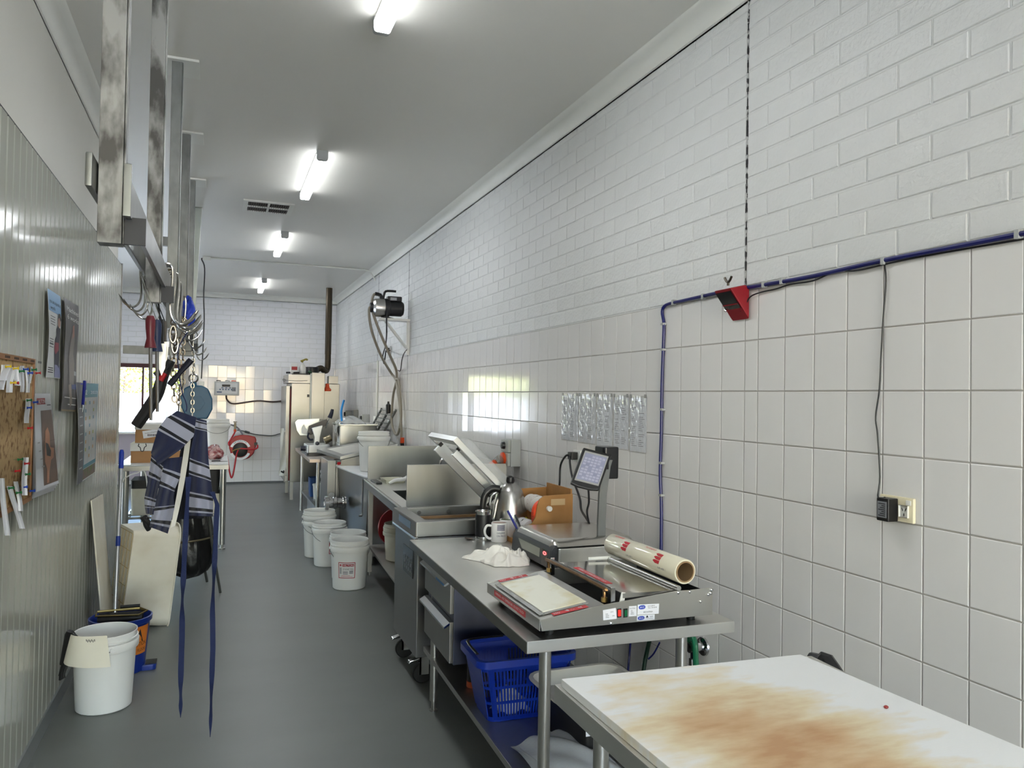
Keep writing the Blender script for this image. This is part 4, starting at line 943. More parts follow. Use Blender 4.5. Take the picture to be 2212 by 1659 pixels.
# red hot warning labels with white arrows
def hotlabel(x0, x1, y0, y1):
    b = MB(); b.prism([V(x0, y0, dz(x0)), V(x1, y0, dz(x1)), V(x1, y1, dz(x1)), V(x0, y1, dz(x0))], (0, 0, .0008)); o = b.build('warning_label', M('label_red', (196, 44, 50), .4), wm_)
    b = MB(); z = .0021; c = (y0+y1)/2; hh = (y1-y0)*.32
    b.text('HOT', V(x0+.02, c, dz(x0+.02, z)), (1, 0, .1), (0, 1, 0), hh*1.4, .03)
    for xa, s in ((x0+.055, -1), (x1-.02, 1)):
        b.add([V(xa+s*.014, c, dz(xa, z)), V(xa, c-hh, dz(xa, z)), V(xa, c+hh, dz(xa, z)), V(xa-s*.012, c-hh*.4, dz(xa, z)), V(xa-s*.012, c+hh*.4, dz(xa, z)), V(xa, c-hh*.4, dz(xa, z)), V(xa, c+hh*.4, dz(xa, z))], [(0, 2, 1), (3, 5, 6, 4)])
    b.text('Pull', V(x1-.05, c, dz(x1-.05, z)), (1, 0, .1), (0, 1, 0), hh*.9)
    b.build('label_print', M('print_white', (240, 240, 240), .5), o, smooth=0)
hotlabel(xl+.05, xl+.17, YW+.008, YW+.032); hotlabel(xl+.04, xl+.15, YF-.036, YF-.008)
b = MB(); b.box(xl-.0012, xl-.0004, YW+.12, YF-.085, zl0+.009, zl1-.006); o = b.build('warning_label', M('label_red'), wm_)
b = MB(); zc = (zl0+zl1)/2
b.text('WARNING - HOT TEMPERATURE - DO NOT TOUCH', V(xl-.0016, (YW+YF)/2+.017, zc+.004), (0, -1, 0), (0, 0, 1), .009, .27); b.text('SURFACE MAY CAUSE BURNS', V(xl-.0016, (YW+YF)/2+.017, zc-.009), (0, -1, 0), (0, 0, 1), .006, .15); b.build('label_print', M('print_white'), o, smooth=0)
# cutter bar, rollers, cover plate
brass = M('rod_brown', (128, 96, 62), .35, .8, var=.3, vs=30)
xc = PY(1305, 1302, YW+.03).x; zc0 = deck(xc)
b = MB(); b.tube([V(xc, YW+.03, zc0), V(xc, YW+.03, zc0+.032), V(xc-.004, YW+.045, zc0+.043), V(xc-.006, YF-.045, zc0+.043), V(xc-.002, YF-.03, zc0+.032), V(xc, YF-.03, zc0)], .0052, 10, 4); b.build('cutter_rod', brass, wm_)
for yy in (YW+.03, YF-.03):
    b = MB(); b.cyl((xc, yy, zc0-.003), (xc, yy, zc0+.012), .010, n=6); b.build('rod_nut', M('brass', (180, 150, 90), .3, 1), wm_)
b = MB(); b.cyl((xc+.022, YW+.012, zc0+.03), (xc+.022, YF-.012, zc0+.03), .009, n=16); b.build('roller', M('roller_grey', (84, 86, 84), .35, .7), wm_)
for yy in (YW+.010, YF-.016):
    b = MB(); b.box(xc+.014, xc+.030, yy, yy+.004, zc0-.02, zc0+.046); b.build('roller_bracket', chrome, wm_, bevel=.0015)
cp = [PY(1345, 1284, YW+.01), PY(1462, 1276, YW+.01)]
b = MB(); x0c, z0c, x1c, z1c = cp[0].x, cp[0].z, cp[1].x, cp[1].z
b.prism([V(x0c, YW+.008, z0c), V(x1c, YW+.008, z1c), V(x1c, YW+.008, z1c+.003), V(x0c, YW+.008, z0c+.003)], (0, YF-YW-.016, 0)); b.prism([V(x0c, YW+.008, z0c-.012), V(x0c+.02, YW+.008, z0c-.012), V(x1c, YW+.008, z1c-.002), V(x1c, YW+.008, z1c), V(x0c, YW+.008, z0c)], (0, .002, 0)); b.build('cover_plate', M('stainless_mirror', (190, 188, 182), .12, 1, var=.04), wm_, smooth=0)
sl_ = (z1c-z0c)/(x1c-x0c); cz = lambda x: z0c+.0032+sl_*(x-x0c)
b = MB(); b.prism([V(x0c+.01, YW+.14, cz(x0c+.01)), V(x0c+.034, YW+.14, cz(x0c+.034)), V(x0c+.034, YF-.10, cz(x0c+.034)), V(x0c+.01, YF-.10, cz(x0c+.01))], (0, 0, .0006)); o = b.build('warning_label', M('label_red'), wm_)
b = MB(); b.text('WARNING - HOT TEMPERATURE - DO NOT TOUCH', V(x0c+.022, (YW+.14+YF-.10)/2, cz(x0c+.022)+.001), (0, -1, 0), (1, 0, sl_), .012, .21); b.build('label_print', M('print_white'), o, smooth=0)
b = MB(); b.prism([V(x0c-.01, YW+.012, z0c-.028), V(x0c+.008, YW+.012, z0c-.026), V(x0c+.012, YW+.012, z0c+.004), V(x0c-.002, YW+.012, z0c+.006)], (0, .004, 0)); b.prism([V(x0c-.004, YF-.016, z0c-.02), V(x0c+.008, YF-.016, z0c-.02), V(x0c+.008, YF-.016, z0c+.004), V(x0c-.004, YF-.016, z0c+.004)], (0, .004, 0)); b.build('edge_guide', white_p, wm_)
b = MB(); b.box(x0c+.12, x1c+.01, YF-.012, YF-.007, cz(x1c)+.006, cz(x1c)+.016); b.build('far_guide_strip', white_p, wm_)
b = MB(); b.cyl((x1c+.006, YW+.006, z1c+.008), (x1c+.006, YF-.006, z1c+.008), .0085, n=16); b.build('front_roller', M('aluminium_rod', (196, 196, 192), .25, .9), wm_)
for (px, py) in ((1465, 1280), (1490, 1278), (1537, 1274), (1535, 1281), (1530, 1284), (1513, 1299), (1320, 1346)):
    b = MB(); p = PY(px, py, YW-.0005); b.lathe([(.0055, 0), (.005, .003), (.001, .0045)], p, 10, (0, -1, 0)); b.build('screw', chrome, wm_)
def decal(P, mat, name='label', parent=None, d=.0008):
    b = MB(); b.prism([PY(*p, YW-.0002) for p in P], (0, -d, 0)); return b.build(name, mat, parent or wm_, smooth=0)
def dtext(b, s, px, py, h, w=None, x2=None):
    p, q = PY(px, py, YW-.0014), PY(px+20, py-1.6, YW-.0014); ux = (q-p).normalized(); b.text(s, p, ux, (0, 0, 1), h, w)
lb_m = M('label_white', (232, 233, 238), .4)
o = decal([(1303, 1340), (1332, 1336.5), (1330, 1313), (1302, 1318)], lb_m); b = MB(); 
for s, px, py in (('240-', 1311, 1326.5), ('250V', 1312, 1330), ('50Hz', 1312, 1333.5), ('OFF/', 1322, 1322), ('ON', 1325, 1330)): dtext(b, s, px, py, .0042)
b.build('label_print', ink, o, smooth=0)
o = decal([(1358, 1331.5), (1375, 1330.5), (1375, 1308.5), (1358.5, 1309.5)], lb_m); b = MB()
for s, px, py, h in (('Hot Plate', 1366.5, 1314, .004), ('60-', 1365, 1319, .004), ('80w', 1366, 1322.5, .004), ('800w', 1366, 1326, .004)): dtext(b, s, px, py, h)
b.build('label_print', ink, o, smooth=0)
o = decal([(1376.5, 1328), (1422.5, 1325.5), (1423.5, 1304), (1377.5, 1306)], lb_m)
b = MB(); p = PY(1387, 1311.5, YW-.0018)
def oval(c, rx, rz): return [c+V(rx*(abs(math.cos(a))**.6)*(1 if math.cos(a) > 0 else -1), 0, rz*math.sin(a)) for a in [6.283*i/24 for i in range(24)]]
b.add(oval(PY(1387, 1311.8, YW-.0013), .0125, .0065), [tuple(range(24))]); b.build('logo', M('logo_blue', (36, 66, 180), .4), o, smooth=0)
b = MB(); dtext(b, 'BRICE', 1387, 1311.8, .0055, .016); b.v = [(x, y-.0006, z) for x, y, z in b.v]; b.build('logo_lettering', M('print_white'), o, smooth=0)
b = MB(); dtext(b, 'SALES & SERVICE', 1407, 1308.6, .0038, .027); dtext(b, 'Phone: 1300 664 800', 1409.5, 1312.2, .0038, .033); dtext(b, 'BRICE AUSTRALIA', 1400, 1321.5, .005, .034); b.build('label_print', ink_b, o, smooth=0)
o = decal([(1375.5, 1341), (1413.5, 1338), (1414, 1327), (1376, 1329.5)], lb_m)
b = MB(); b.add(oval(PY(1385, 1335, YW-.0013), .0125, .006), [tuple(range(24))]); b.build('logo', M('logo_blue'), o, smooth=0)
b = MB(); dtext(b, 'BRICE', 1385, 1335, .0055, .016); b.v = [(x, y-.0006, z) for x, y, z in b.v]; b.build('logo_lettering', M('print_white'), o, smooth=0)
b = MB(); dtext(b, 'NOM', 1407, 1331.6, .0035); dtext(b, 'Brice Australia Pty Ltd', 1403.5, 1335.5, .003, .024); q = PY(1398, 1332, YW-.0014); b.add([q+V(-.005, 0, -.003), q+V(.005, 0, -.003), q+V(0, 0, .005)], [(0, 1, 2)]); b.build('label_print', ink_b, o, smooth=0)
for (x0, x1), cm, nm in (((1333, 1341.5), M('switch_red_lit', (225, 26, 18), .25, emit=.6), 'red lit switch'), ((1346.5, 1355), M('switch_green', (18, 104, 62), .2), 'green switch')):
    o = decal([(x0, 1334), (x1, 1333), (x1, 1314), (x0, 1315)], black_p, 'rocker_switch', None, .002); o['label'] = nm
    b = MB(); p, q = PY(x0+1.8, 1331, YW-.002), PY(x1-1.2, 1317, YW-.002); b.box(p.x, q.x, YW-.006, YW-.0022, p.z, q.z); b.build('rocker', cm, o, bevel=.0015)
# roll of film
ra, rb2 = PY(1511, 1248, 2.19), PY(1371, 1190, 2.72)
ra = V((ra.x+rb2.x)/2, ra.y, (ra.z+rb2.z)/2); rb2 = V(ra.x, 2.69, ra.z); R_ = .042
ra.z = rb2.z = z1c+.0165+R_-.002; ra.x = rb2.x = x1c+.006+.036
t = thing('film_roll', 'thick roll of clear wrapping film with red print lying on the wrapping machine', 'film roll', tuple(ra+V(0, .25, -R_)))
b = MB(); L_ = (rb2-ra).length; b.lathe([(R_-.006, 0), (R_-.001, .0), (R_, .002), (R_, L_-.002), (R_-.001, L_), (R_-.006, L_)], ra, 48, (0, 1, 0)); b.build('film', M('film_cream', (226, 220, 196), .14, coat=.5, var=.03), t)
b = MB(); b.lathe([(R_-.0062, L_+.002), (R_-.0062, -.002), (R_-.011, -.002), (R_-.011, L_+.002), (R_-.0062, L_+.002)], ra, 40, (0, 1, 0)); b.build('core', M('core_brown', (150, 122, 88), .7), t)
def rollpt(y, ang, d=.0005): a = math.radians(ang); return V(ra.x+(R_+d)*math.cos(a), ra.y+y, ra.z+(R_+d)*math.sin(a))
rp = MB(); rpb = MB()
for y0, a0 in ((.10, 118), (.33, 118)):
    for k in range(3):
        for j in range(4):
            aa = a0+k*18+j*4; rp.quad(rollpt(y0, aa), rollpt(y0+.045-.008*abs(j-1.5), aa), rollpt(y0+.045-.008*abs(j-.5), aa+4), rollpt(y0, aa+4))
def rtext(b, s, y, ang, h, w_, flip=1):
    v, f = TXT[s]; xs = [p[0] for p in v]; W_ = max(xs)
    b.add([rollpt(y+flip*(-p[0]/W_*w_+w_/2), ang+flip*(p[1]*h/.72/R_)*57.3, .0006) for p in v], f)
for y0 in (.20, .43): rtext(rp, 'EVERFILM', y0, 112, .011, .07, -1)
for y0 in (.08, .30): rtext(rpb, '1 300m Roll', y0, 190, .007, .05, -1)
rp.build('red_print', ink_red, t, smooth=0); rpb.build('dark_print', ink, t, smooth=0)
# ---- scale
SX0, SX1, SY0, SY1, SZ = 1.345, 1.76, 2.985, 3.42, ZT1
t = thing('touch_scale', 'retail scale with steel platter and tilted touch screen on a pole', 'scale', ((SX0+SX1)/2, (SY0+SY1)/2, ZT1))
scale = t
b = MB(); b.rbox(SX0+.03, SX1-.01, SY0+.006, SY1-.01, SZ+.012, SZ+.095, .02); b.build('body', steel, t, bevel=.004)
for (x, y) in ((SX0+.06, SY0+.05), (SX0+.06, SY1-.05), (SX1-.06, SY0+.05), (SX1-.06, SY1-.05)):
    b = MB(); b.cyl((x, y, SZ), (x, y, SZ+.0115), .016, n=12); b.build('foot', black_r, t)
b = MB(); prf = [(SX0-.012, SZ+.014), (SX0+.0295, SZ+.008), (SX0+.0295, SZ+.112), (SX0+.012, SZ+.112), (SX0-.006, SZ+.09)]
b.prism([V(x, SY0-.008, z) for x, z in prf], (0, SY1-SY0+.012, 0)); b.build('front_console', dgrey_p, t, bevel=.008, segs=3)
sn = V(-.09, 0, .0)  # console slope
def con(y, z): f = (z-SZ-.014)/.076; return V(SX0-.012+.006*f-.0008, y, z)
b = MB(); b.prism([con(SY0+.10, SZ+.045), con(SY1-.13, SZ+.045), con(SY1-.08, SZ+.083), con(SY0+.10, SZ+.083)], (-.0015, 0, 0)); b.build('customer_display', M('lcd_dull', (150, 152, 142), .2), t)
b = MB(); b.prism([con(SY0+.012, SZ+.02), con(SY0+.075, SZ+.02), con(SY0+.075, SZ+.086), con(SY0+.012, SZ+.086)], (-.001, 0, 0)); b.build('port_panel', M('panel_black_gloss', (10, 10, 12), .15), t)
b = MB(); c = con(SY0+.045, SZ+.072); b.tube([c+V(-.002, .014*math.cos(a), .006*math.sin(a)) for a in [6.283*i/14 for i in range(14)]], .0016, 6, 2, closed=True); b.build('red_led_ring', M('led_red', (255, 60, 60), .4, emit=3), t)
b = MB(); b.grid(lambda u, v: V(SX0+.004+(SX1-SX0-.002)*u, SY0-.004+(SY1-SY0+.004)*v, SZ+.133-.028*(max(0, 1-u/.07)**2+max(0, (u-.93)/.07)**2+max(0, 1-v/.09)**2+max(0, (v-.92)/.08)**2)), 44, 44, .003); b.build('platter', M('platter_steel', (196, 193, 186), .24, 1, var=.06, stretch=(1, 6, 1)), t)
b = MB(); b.rbox(SX0+.05, SX1-.03, SY0+.03, SY1-.03, SZ+.0955, SZ+.113, .02); b.build('platter_base', M('platter_gap', (24, 24, 26), .5), t)
sc_p = [PY(*p, 2.95) for p in [(1239, 1040), (1298, 1055), (1326, 978), (1266, 969)]]  # rough outline
cx_ = sum((p for p in sc_p), V(0, 0, 0))/4
pc = V(1.615, 3.04, 0)
pole_m = M('pole_aluminium', (132, 134, 134), .35, .9)
b = MB(); P = [V(pc.x, pc.y, SZ+.02), V(pc.x, pc.y, SZ+.20), V(pc.x+.004, pc.y, SZ+.32), V(pc.x+.02, pc.y, SZ+.44), V(pc.x+.03, pc.y, SZ+.47)]
def ribbon(P, wx, wy, name, mat):
    b = MB(); b.grid(lambda u, v: (lambda s: P[min(int(s), len(P)-2)].lerp(P[min(int(s), len(P)-2)+1], s-min(int(s), len(P)-2)))(v*(len(P)-1))+V(wx*(u-.5), -wy/2, 0), 1, 24, wy); return b.build(name, mat, t)
ribbon(P, .038, .014, 'pole', pole_m)
b = MB(); b.box(pc.x-.022, pc.x-.0195, pc.y-.012, pc.y+.006, SZ+.09, SZ+.125); b.build('pole_clip', black_p, t)
U = V(.20, -.02, -.052); 
o0 = PY(1235, 1042, 2.97)
ux = (PY(1294, 1057, 2.94)-o0); uy = (PY(1262, 968, 3.02)-o0); un = ux.cross(uy).normalized()
if un.y > 0: un = -un
def scr(a, c, d=0): return o0+ux*a+uy*c+un*d
def sprism(P, d0, d1, name, mat, par=None, bevel=0):
    b = MB(); b.prism([scr(a, c, d0) for a, c in P], un*(d1-d0)); return b.build(name, mat, par or t, bevel=bevel, smooth=40)
scrn = sprism([(-.02, -.02), (.25, -.06), (.75, -.06), (1.02, -.02), (1.03, 1.02), (-.03, 1.02)], -.022, 0, 'screen_housing', black_p, None, .006)
sprism([(.06, .08), (.94, .08), (.94, .94), (.06, .94)], .0004, .0012, 'screen_bezel', M('bezel_grey', (150, 150, 148), .4), scrn)
sprism([(.10, .13), (.90, .13), (.90, .89), (.10, .89)], .0014, .002, 'screen', M('screen_glass', (126, 128, 146), .12, vs=40, col2=(108, 110, 130), emit=.12), scrn)
rows = MB()
for r in range(9):
    for c_ in range(6):
        if random.random() < .75: a, q = .14+.125*c_, .17+.077*r; rows.add([scr(a, q, .0023), scr(a+.10, q, .0023), scr(a+.10, q+.055, .0023), scr(a, q+.055, .0023)], [(0, 1, 2, 3)])
rows.build('screen_icons', M('icons_pale', (160, 160, 180), .3), scrn, smooth=0)
h0 = PY(1322, 1000, 3.02)
b = MB(); b.rbox(h0.x-.03, h0.x+.05, h0.y+.02, h0.y+.12, h0.z-.075, h0.z+.07, .015); b.build('rear_display', M('rear_black', (16, 17, 22), .3), t, bevel=.008)
b = MB(); b.box(h0.x-.05, h0.x-.01, h0.y+.01, h0.y+.06, h0.z-.03, h0.z+.02); b.build('hinge_block', black_p, t, bevel=.003)
# cords from the wall to the scale
wp = PX(1243, 985, 1.948)
t = thing('wall_plug', 'black plug and white adaptor in a power point under the plastic sleeves', 'plug', tuple(wp))
b = MB(); q = PX(1252, 984, 1.949); b.rbox(1.93, 1.949, q.y-.05, q.y+.05, q.z-.035, q.z+.03, .004); b.build('power_point', white_p, t, bevel=.002)
b = MB(); b.rbox(1.885, 1.9295, q.y-.02, q.y+.03, q.z-.022, q.z+.02, .008); b.build('plug', black_p, t, bevel=.004)
b = MB(); b.tube([V(1.89, q.y+.01, q.z), PX(1222, 985, 1.88), PX(1211, 1005, 1.88), PX(1209, 1042, 1.88), PX(1206, 1075, 1.885), V(1.86, 4.0, .95), V(1.84, 4.02, .82)], .006, 8, 5); b.build('cord', wire_b, t)
b = MB(); b.tube([V(1.885, q.y-.005, q.z-.01), PX(1231, 1000, 1.85), PX(1236, 1030, 1.80), PX(1252, 1075, 1.78), PX(1256, 1102, 1.76), PX(1270, 1125, 1.72), PX(1281, 1150, 1.68), V(1.66, 3.12, SZ+.14)], .006, 8, 5); b.build('cord', wire_b, t)
b = MB(); b.tube([PY(1271, 1057, 2.99), PY(1272, 1085, 3.02), PY(1268, 1105, 3.05), PY(1272, 1130, 3.1)], .0045, 8, 5); tag(b.build('screen_cable', wire_b), 'thin black cable hanging from the touch screen housing', 'cable')
# ---- mugs, tumbler, kettle, spoon, cloth
def mug(name, label, c, h, r, inner, print_=None, rz=0):
    t = thing(name, label, 'mug', tuple(c)); 
    b = MB(); b.lathe([(.001, 0), (r*.92, 0), (r, .004), (r, h-.002), (r-.002, h), (r-.004, h-.002), (r-.004, .006), (.001, .006)], c, 40); b.build('cup', M('mug_white', (228, 226, 222), .15), t, smooth=50)
    b = MB(); b.lathe([(r-.0042, h-.003), (r-.0046, .0085), (.001, .0085)], c, 40); b.build('glaze', inner, t)
    a = rz; d = V(math.cos(a), math.sin(a), 0)
    b = MB(); b.tube([c+d*(r-.002)+V(0, 0, h*.82), c+d*(r+.022)+V(0, 0, h*.84), c+d*(r+.034)+V(0, 0, h*.6), c+d*(r+.03)+V(0, 0, h*.35), c+d*(r+.012)+V(0, 0, h*.17), c+d*(r-.002)+V(0, 0, h*.17)], .0065, 10, 5); b.build('handle', M('mug_white'), t)
    return t
c = PZ(1081, 1172, ZT1)+V(.005, .035, 0)
view = lambda c: math.atan2(-c.y, -c.x)
mg = mug('coffee_mug', 'white mug with blue stripes and lettering on the bench', c, .098, .042, M('mug_inner_pink', (200, 178, 168), .25), rz=view(c)-1.35)
b = MB(); va = view(c)+.30
def cyl_pt(c, r, a, z): return V(c.x+r*math.cos(a), c.y+r*math.sin(a), c.z+z)
for k in range(5):
    z = .062+.006*k; b.grid(lambda u, v: cyl_pt(c, .0424, va-.55+1.0*u, z+.0035*v), 10, 1)
for s, z, h_, wd in (('complete', .045, .011, 1.05), ('ON PRICE', .029, .010, 1.15)):
    v_, f_ = TXT[s]; xs = [p[0] for p in v_]; W_ = max(xs); b.add([cyl_pt(c, .0425, va-.60+wd*p[0]/W_, z+p[1]*h_/.72) for p in v_], f_)
b.build('print', M('print_navy', (28, 30, 84), .5), mg, smooth=0)
c2 = c+V(.075, .075, 0); mug('coffee_mug', 'white mug with green inside standing behind the striped mug', c2, .10, .043, M('mug_inner_green', (92, 140, 40), .25), rz=.4)
c = PZ(1045, 1168, ZT1)+V(.005, .03, 0)
t = thing('tumbler', 'black insulated tumbler with steel rim and base on the bench', 'tumbler', tuple(c))
b = MB(); b.lathe([(.0375, .0185), (.040, .021), (.041, .125), (.039, .135)], c, 40); b.build('sleeve', M('tumbler_black', (15, 16, 19), .45), t)
b = MB(); b.lathe([(.001, 0), (.037, 0), (.038, .002), (.038, .0205)], c, 40); b.lathe([(.0395, .133), (.040, .15), (.0385, .152), (.037, .148), (.035, .02), (.001, .02)], c, 40); b.build('steel_shell', chrome, t)
b = MB(); va = view(c)+.35; v_, f_ = TXT['Y']; b.add([cyl_pt(c, .0412, va-.05+.14*p[0], .030+p[1]*.009/.72) for p in v_], f_); b.build('logo', ink, t, smooth=0)
c = PZ(1100, 1158, ZT1)+V(.02, .05, 0)
KS = 1.2
kt = thing('kettle', 'brushed steel kettle with black handle beside the vacuum packer', 'kettle', tuple(c))
b = MB(); b.lathe([(.001, .022), (.078, .022), (.082, .03), (.081, .08), (.074, .14), (.062, .185), (.055, .2)], c, 48); b.build('body', M('kettle_steel', (186, 184, 180), .27, 1, var=.06, stretch=(1, 1, 8)), kt, smooth=40)
b = MB(); b.lathe([(.0555, .2), (.052, .204), (.042, .22), (.022, .234), (.001, .238)], c, 40); b.build('lid', M('kettle_steel'), kt)
b = MB(); b.lathe([(.018, .236), (.02, .244), (.017, .258), (.008, .264), (.001, .265)], c, 20); b.build('lid_knob', black_p, kt)
b = MB(); b.lathe([(.001, 0), (.085, 0), (.087, .01), (.08, .0215), (.001, .0216)], c, 40); b.build('base', black_p, kt)
hd = V(-.98, .0, 0).normalized(); hd = V(math.cos(view(c)-1.25), math.sin(view(c)-1.25), 0)
b = MB(); b.tube([c+hd*.052+V(0, 0, .205), c+hd*.085+V(0, 0, .208), c+hd*.118+V(0, 0, .18), c+hd*.128+V(0, 0, .12), c+hd*.118+V(0, 0, .06), c+hd*.108+V(0, 0, .03)], lambda u: .013-.003*u, 12, 6, flat=1.3); b.build('handle', black_p, kt)
b = MB(); b.tube([c+hd*.058+V(0, 0, .195), c+hd*.09+V(0, 0, .17), c+hd*.094+V(0, 0, .1), c+hd*.085+V(0, 0, .045)], .006, 8, 5); b.build('handle_trim', chrome, kt)
for o in kt.children: o.data.transform(Matrix.Scale(KS, 4))
t = thing('teaspoon', 'steel teaspoon lying beside the black tumbler', 'spoon', tuple(PZ(1020, 1162, ZT1)))
b = MB(); p, q = PZ(1012, 1163, ZT1+.006)+V(0, 0, 0), PZ(1062, 1170, ZT1+.004); d = (q-p).normalized(); s = d.cross(V(0, 0, 1))
b.grid(lambda u, v: p+d*(.048*(u-.5))+s*(.028*(v-.5)*math.sqrt(max(.02, 1-(2*u-1)**2)))+V(0, 0, -.004+.006*((2*u-1)**2+(2*v-1)**2)*.6), 10, 8, .001); b.build('bowl', M('spoon_steel', (150, 130, 120), .2, 1), t)
b = MB(); b.tube([p+d*.022+V(0, 0, .0), p+d*.05+V(0, 0, .004), p+d*.11+V(0, 0, -.001)], .0028, 6, 4, flat=.6); b.build('handle', chrome, t)
# crumpled cloth
t = thing('white_cloth', 'crumpled white muslin cloth on the bench before the scale', 'cloth', tuple(PZ(1092, 1220, ZT1)))
cc = PZ(1098, 1216, ZT1)+V(-.0, .06, 0)
from mathutils import noise as mnoise
def rag(u, v):
    x, y = 2*u-1, 2*v-1; dx, dy = x*math.sqrt(1-y*y/2), y*math.sqrt(1-x*x/2); rad = math.hypot(dx, dy); an = math.atan2(dy, dx)
    wob = 1+.20*mnoise.noise(V(2*math.cos(an), 2*math.sin(an), 3.1))+.10*mnoise.noise(V(5*math.cos(an), 5*math.sin(an), 8.1))
    wob *= 1+.55*math.exp(-((an-2.75)/.28)**2)            # a corner trails off to the left
    w1 = mnoise.noise(V(dx*1.3, dy*1.3, 1.3)); w2 = mnoise.noise(V(dx*1.1+3, dy*1.5, 5.7)); ed = max(0, 1-rad**4)
    base = .046*max(0, 1-rad**3)**.55*(1+.5*mnoise.noise(V(dx*1.2, dy*1.2, 9.)))
    r1 = .5+.5*math.cos(11*(rad+.8*w1)+2*an); r2 = .5+.5*math.cos(13*(dx*.5-dy*.8+.9*w2)); r3 = mnoise.noise(V(dx*4, dy*4, 2.2))
    return cc+V(.115*dx*wob+.016*w2*ed, .15*dy*wob, max(.0015, .72*base+.85*(.030*r1**1.4+.024*r2**1.4-.018+.010*r3)*ed**.7))
b = MB(); b.grid(rag, 100, 100); b.build('cloth', M('muslin', (244, 239, 228), .9, bump=.25, bs=400), t, smooth=80)
# wooden label dispenser
def PD(px, py): return PY(px, py, 3.56)
dn = 3.60; df = 3.93
t = thing('label_dispenser', 'fibreboard label dispenser with rolls of coloured stickers', 'dispenser', (1.5, dn, ZT1))
pr = [(1107, 1171), (1108, 1133), (1117, 1127), (1128, 1121), (1134, 1108), (1136, 1082), (1136, 1060), (1145, 1050), (1160, 1046)]
xs0 = 1.418
def dprof(y):
    z = lambda h: ZT1+h
    return [V(xs0, y, z(.0)), V(xs0, y, z(.065)), V(xs0+.02, y, z(.075)), V(xs0+.06, y, z(.085)), V(xs0+.095, y, z(.10)), V(xs0+.115, y, z(.13)), V(xs0+.125, y, z(.19)), V(xs0+.135, y, z(.222)), V(xs0+.16, y, z(.24)), V(xs0+.325, y, z(.245)), V(xs0+.325, y, z(0))]
b = MB(); b.prism(dprof(dn), (0, .009, 0)); b.build('side_panel', mdf, t, bevel=.0015)
b = MB(); b.prism(dprof(df-.009), (0, .009, 0)); b.build('side_panel', mdf, t, bevel=.0015)
b = MB(); b.box(xs0, xs0+.325, dn+.0095, df-.0095, ZT1+.0005, ZT1+.009); b.build('base_board', mdf, t)
b = MB(); b.box(xs0+.316, xs0+.3245, dn+.0095, df-.0095, ZT1+.0095, ZT1+.27); b.build('back_board', mdf, t)
b = MB(); b.box(xs0, xs0+.008, dn+.0095, df-.0095, ZT1+.0095, ZT1+.022); b.build('front_lip', mdf, t)
b = MB(); b.box(xs0+.20, xs0+.28, dn-.0012, dn-.0003, ZT1+.19, ZT1+.222); b.build('tape_label', M('tape_tan', (196, 166, 124), .3), t)
wr = M('dowel_white', (214, 212, 206), .4)
for (dx, dz, nm) in ((.185, .175, 0), (.115, .062, 1)):
    b = MB(); b.cyl((xs0+dx, dn-.018, ZT1+dz), (xs0+dx, df+.012, ZT1+dz), .006, n=12); b.build('spindle', wr, t)
    b = MB(); b.cyl((xs0+dx, dn-.024, ZT1+dz), (xs0+dx, dn-.003, ZT1+dz), .014, n=18); b.build('spindle_knob', white_p, t, bevel=.003)
def lroll(y0, y1, dx, dz, r, mat, name, label, core=.6):
    q = thing('sticker_roll', label, 'sticker roll', (xs0+dx, (y0+y1)/2, ZT1+dz-r), 0, None)
    b = MB(); b.lathe([(r*core, 0), (r-.001, 0), (r, .001), (r, y1-y0-.001), (r-.001, y1-y0), (r*core, y1-y0)], (xs0+dx, y0, ZT1+dz), 36, (0, 1, 0)); b.build('labels', mat, q)
    b = MB(); b.lathe([(r*core-.0002, y1-y0), (r*core-.0002, 0), (.0075, 0.001), (.0075, y1-y0-.001)], (xs0+dx, y0, ZT1+dz), 24, (0, 1, 0)); b.build('core', wr, q)
    return q
lw = M('labels_white', (216, 212, 206), .5)
lroll(dn+.19, dn+.235, .185, .175, .046, lw, '', 'white sticker roll on the top spindle, far end')
lroll(dn+.125, dn+.185, .185, .175, .05, M('labels_white_print', (210, 204, 198), .5, vs=120, col2=(150, 120, 110), lo=.3, hi=.4), '', 'white printed sticker roll on the top spindle, middle')
lroll(dn+.06, dn+.12, .185, .175, .048, lw, '', 'white sticker roll on the top spindle, next to the orange strip')
rr = MB(); R9 = .045
q = lroll(dn+.018, dn+.05, .178, .152, .066, M('labels_orange', (250, 84, 44), .45), '', 'orange sticker roll with its strip hanging down')
b = MB(); b.grid(lambda u, v: V(xs0+.178-.066-.004*math.sin(3.14*v)+.03*v*v, dn+.018+.032*u, ZT1+.152-.10*v), 4, 14, .0008); b.build('strip', M('labels_orange'), q)
b = MB()
for k in range(6):
    z = ZT1+.15-.016*k; x = xs0+.178-.0675-.004*math.sin(3.14*(k/6))+.03*(k/6)**2; b.box(x-.001, x, dn+.019, dn+.049, z-.0008, z+.0008)
    b.text('USE BY', V(x-.0012, dn+.034, z-.008), (0, -1, 0), (0, 0, 1), .005, .02)
b.build('strip_print', M('print_dark_red', (120, 20, 10), .6), q, smooth=0)
q = lroll(dn+.20, dn+.245, .115, .062, .05, M('labels_yellow', (228, 230, 40), .45), '', 'yellow sticker roll on the lower spindle')
b = MB()
for k in range(5):
    a = math.radians(100+24*k); r_ = .0504; cx_, cz_ = xs0+.115, ZT1+.062
    for j in (0, 1):
        p = V(cx_+r_*math.cos(a), dn+.211+.022*j, cz_+r_*math.sin(a)); b.text('MON' if j else 'DATE', p, (0, -1, 0), (math.sin(a), 0, -math.cos(a)), .007, .016)
b.build('roll_print', ink_b, q, smooth=0)
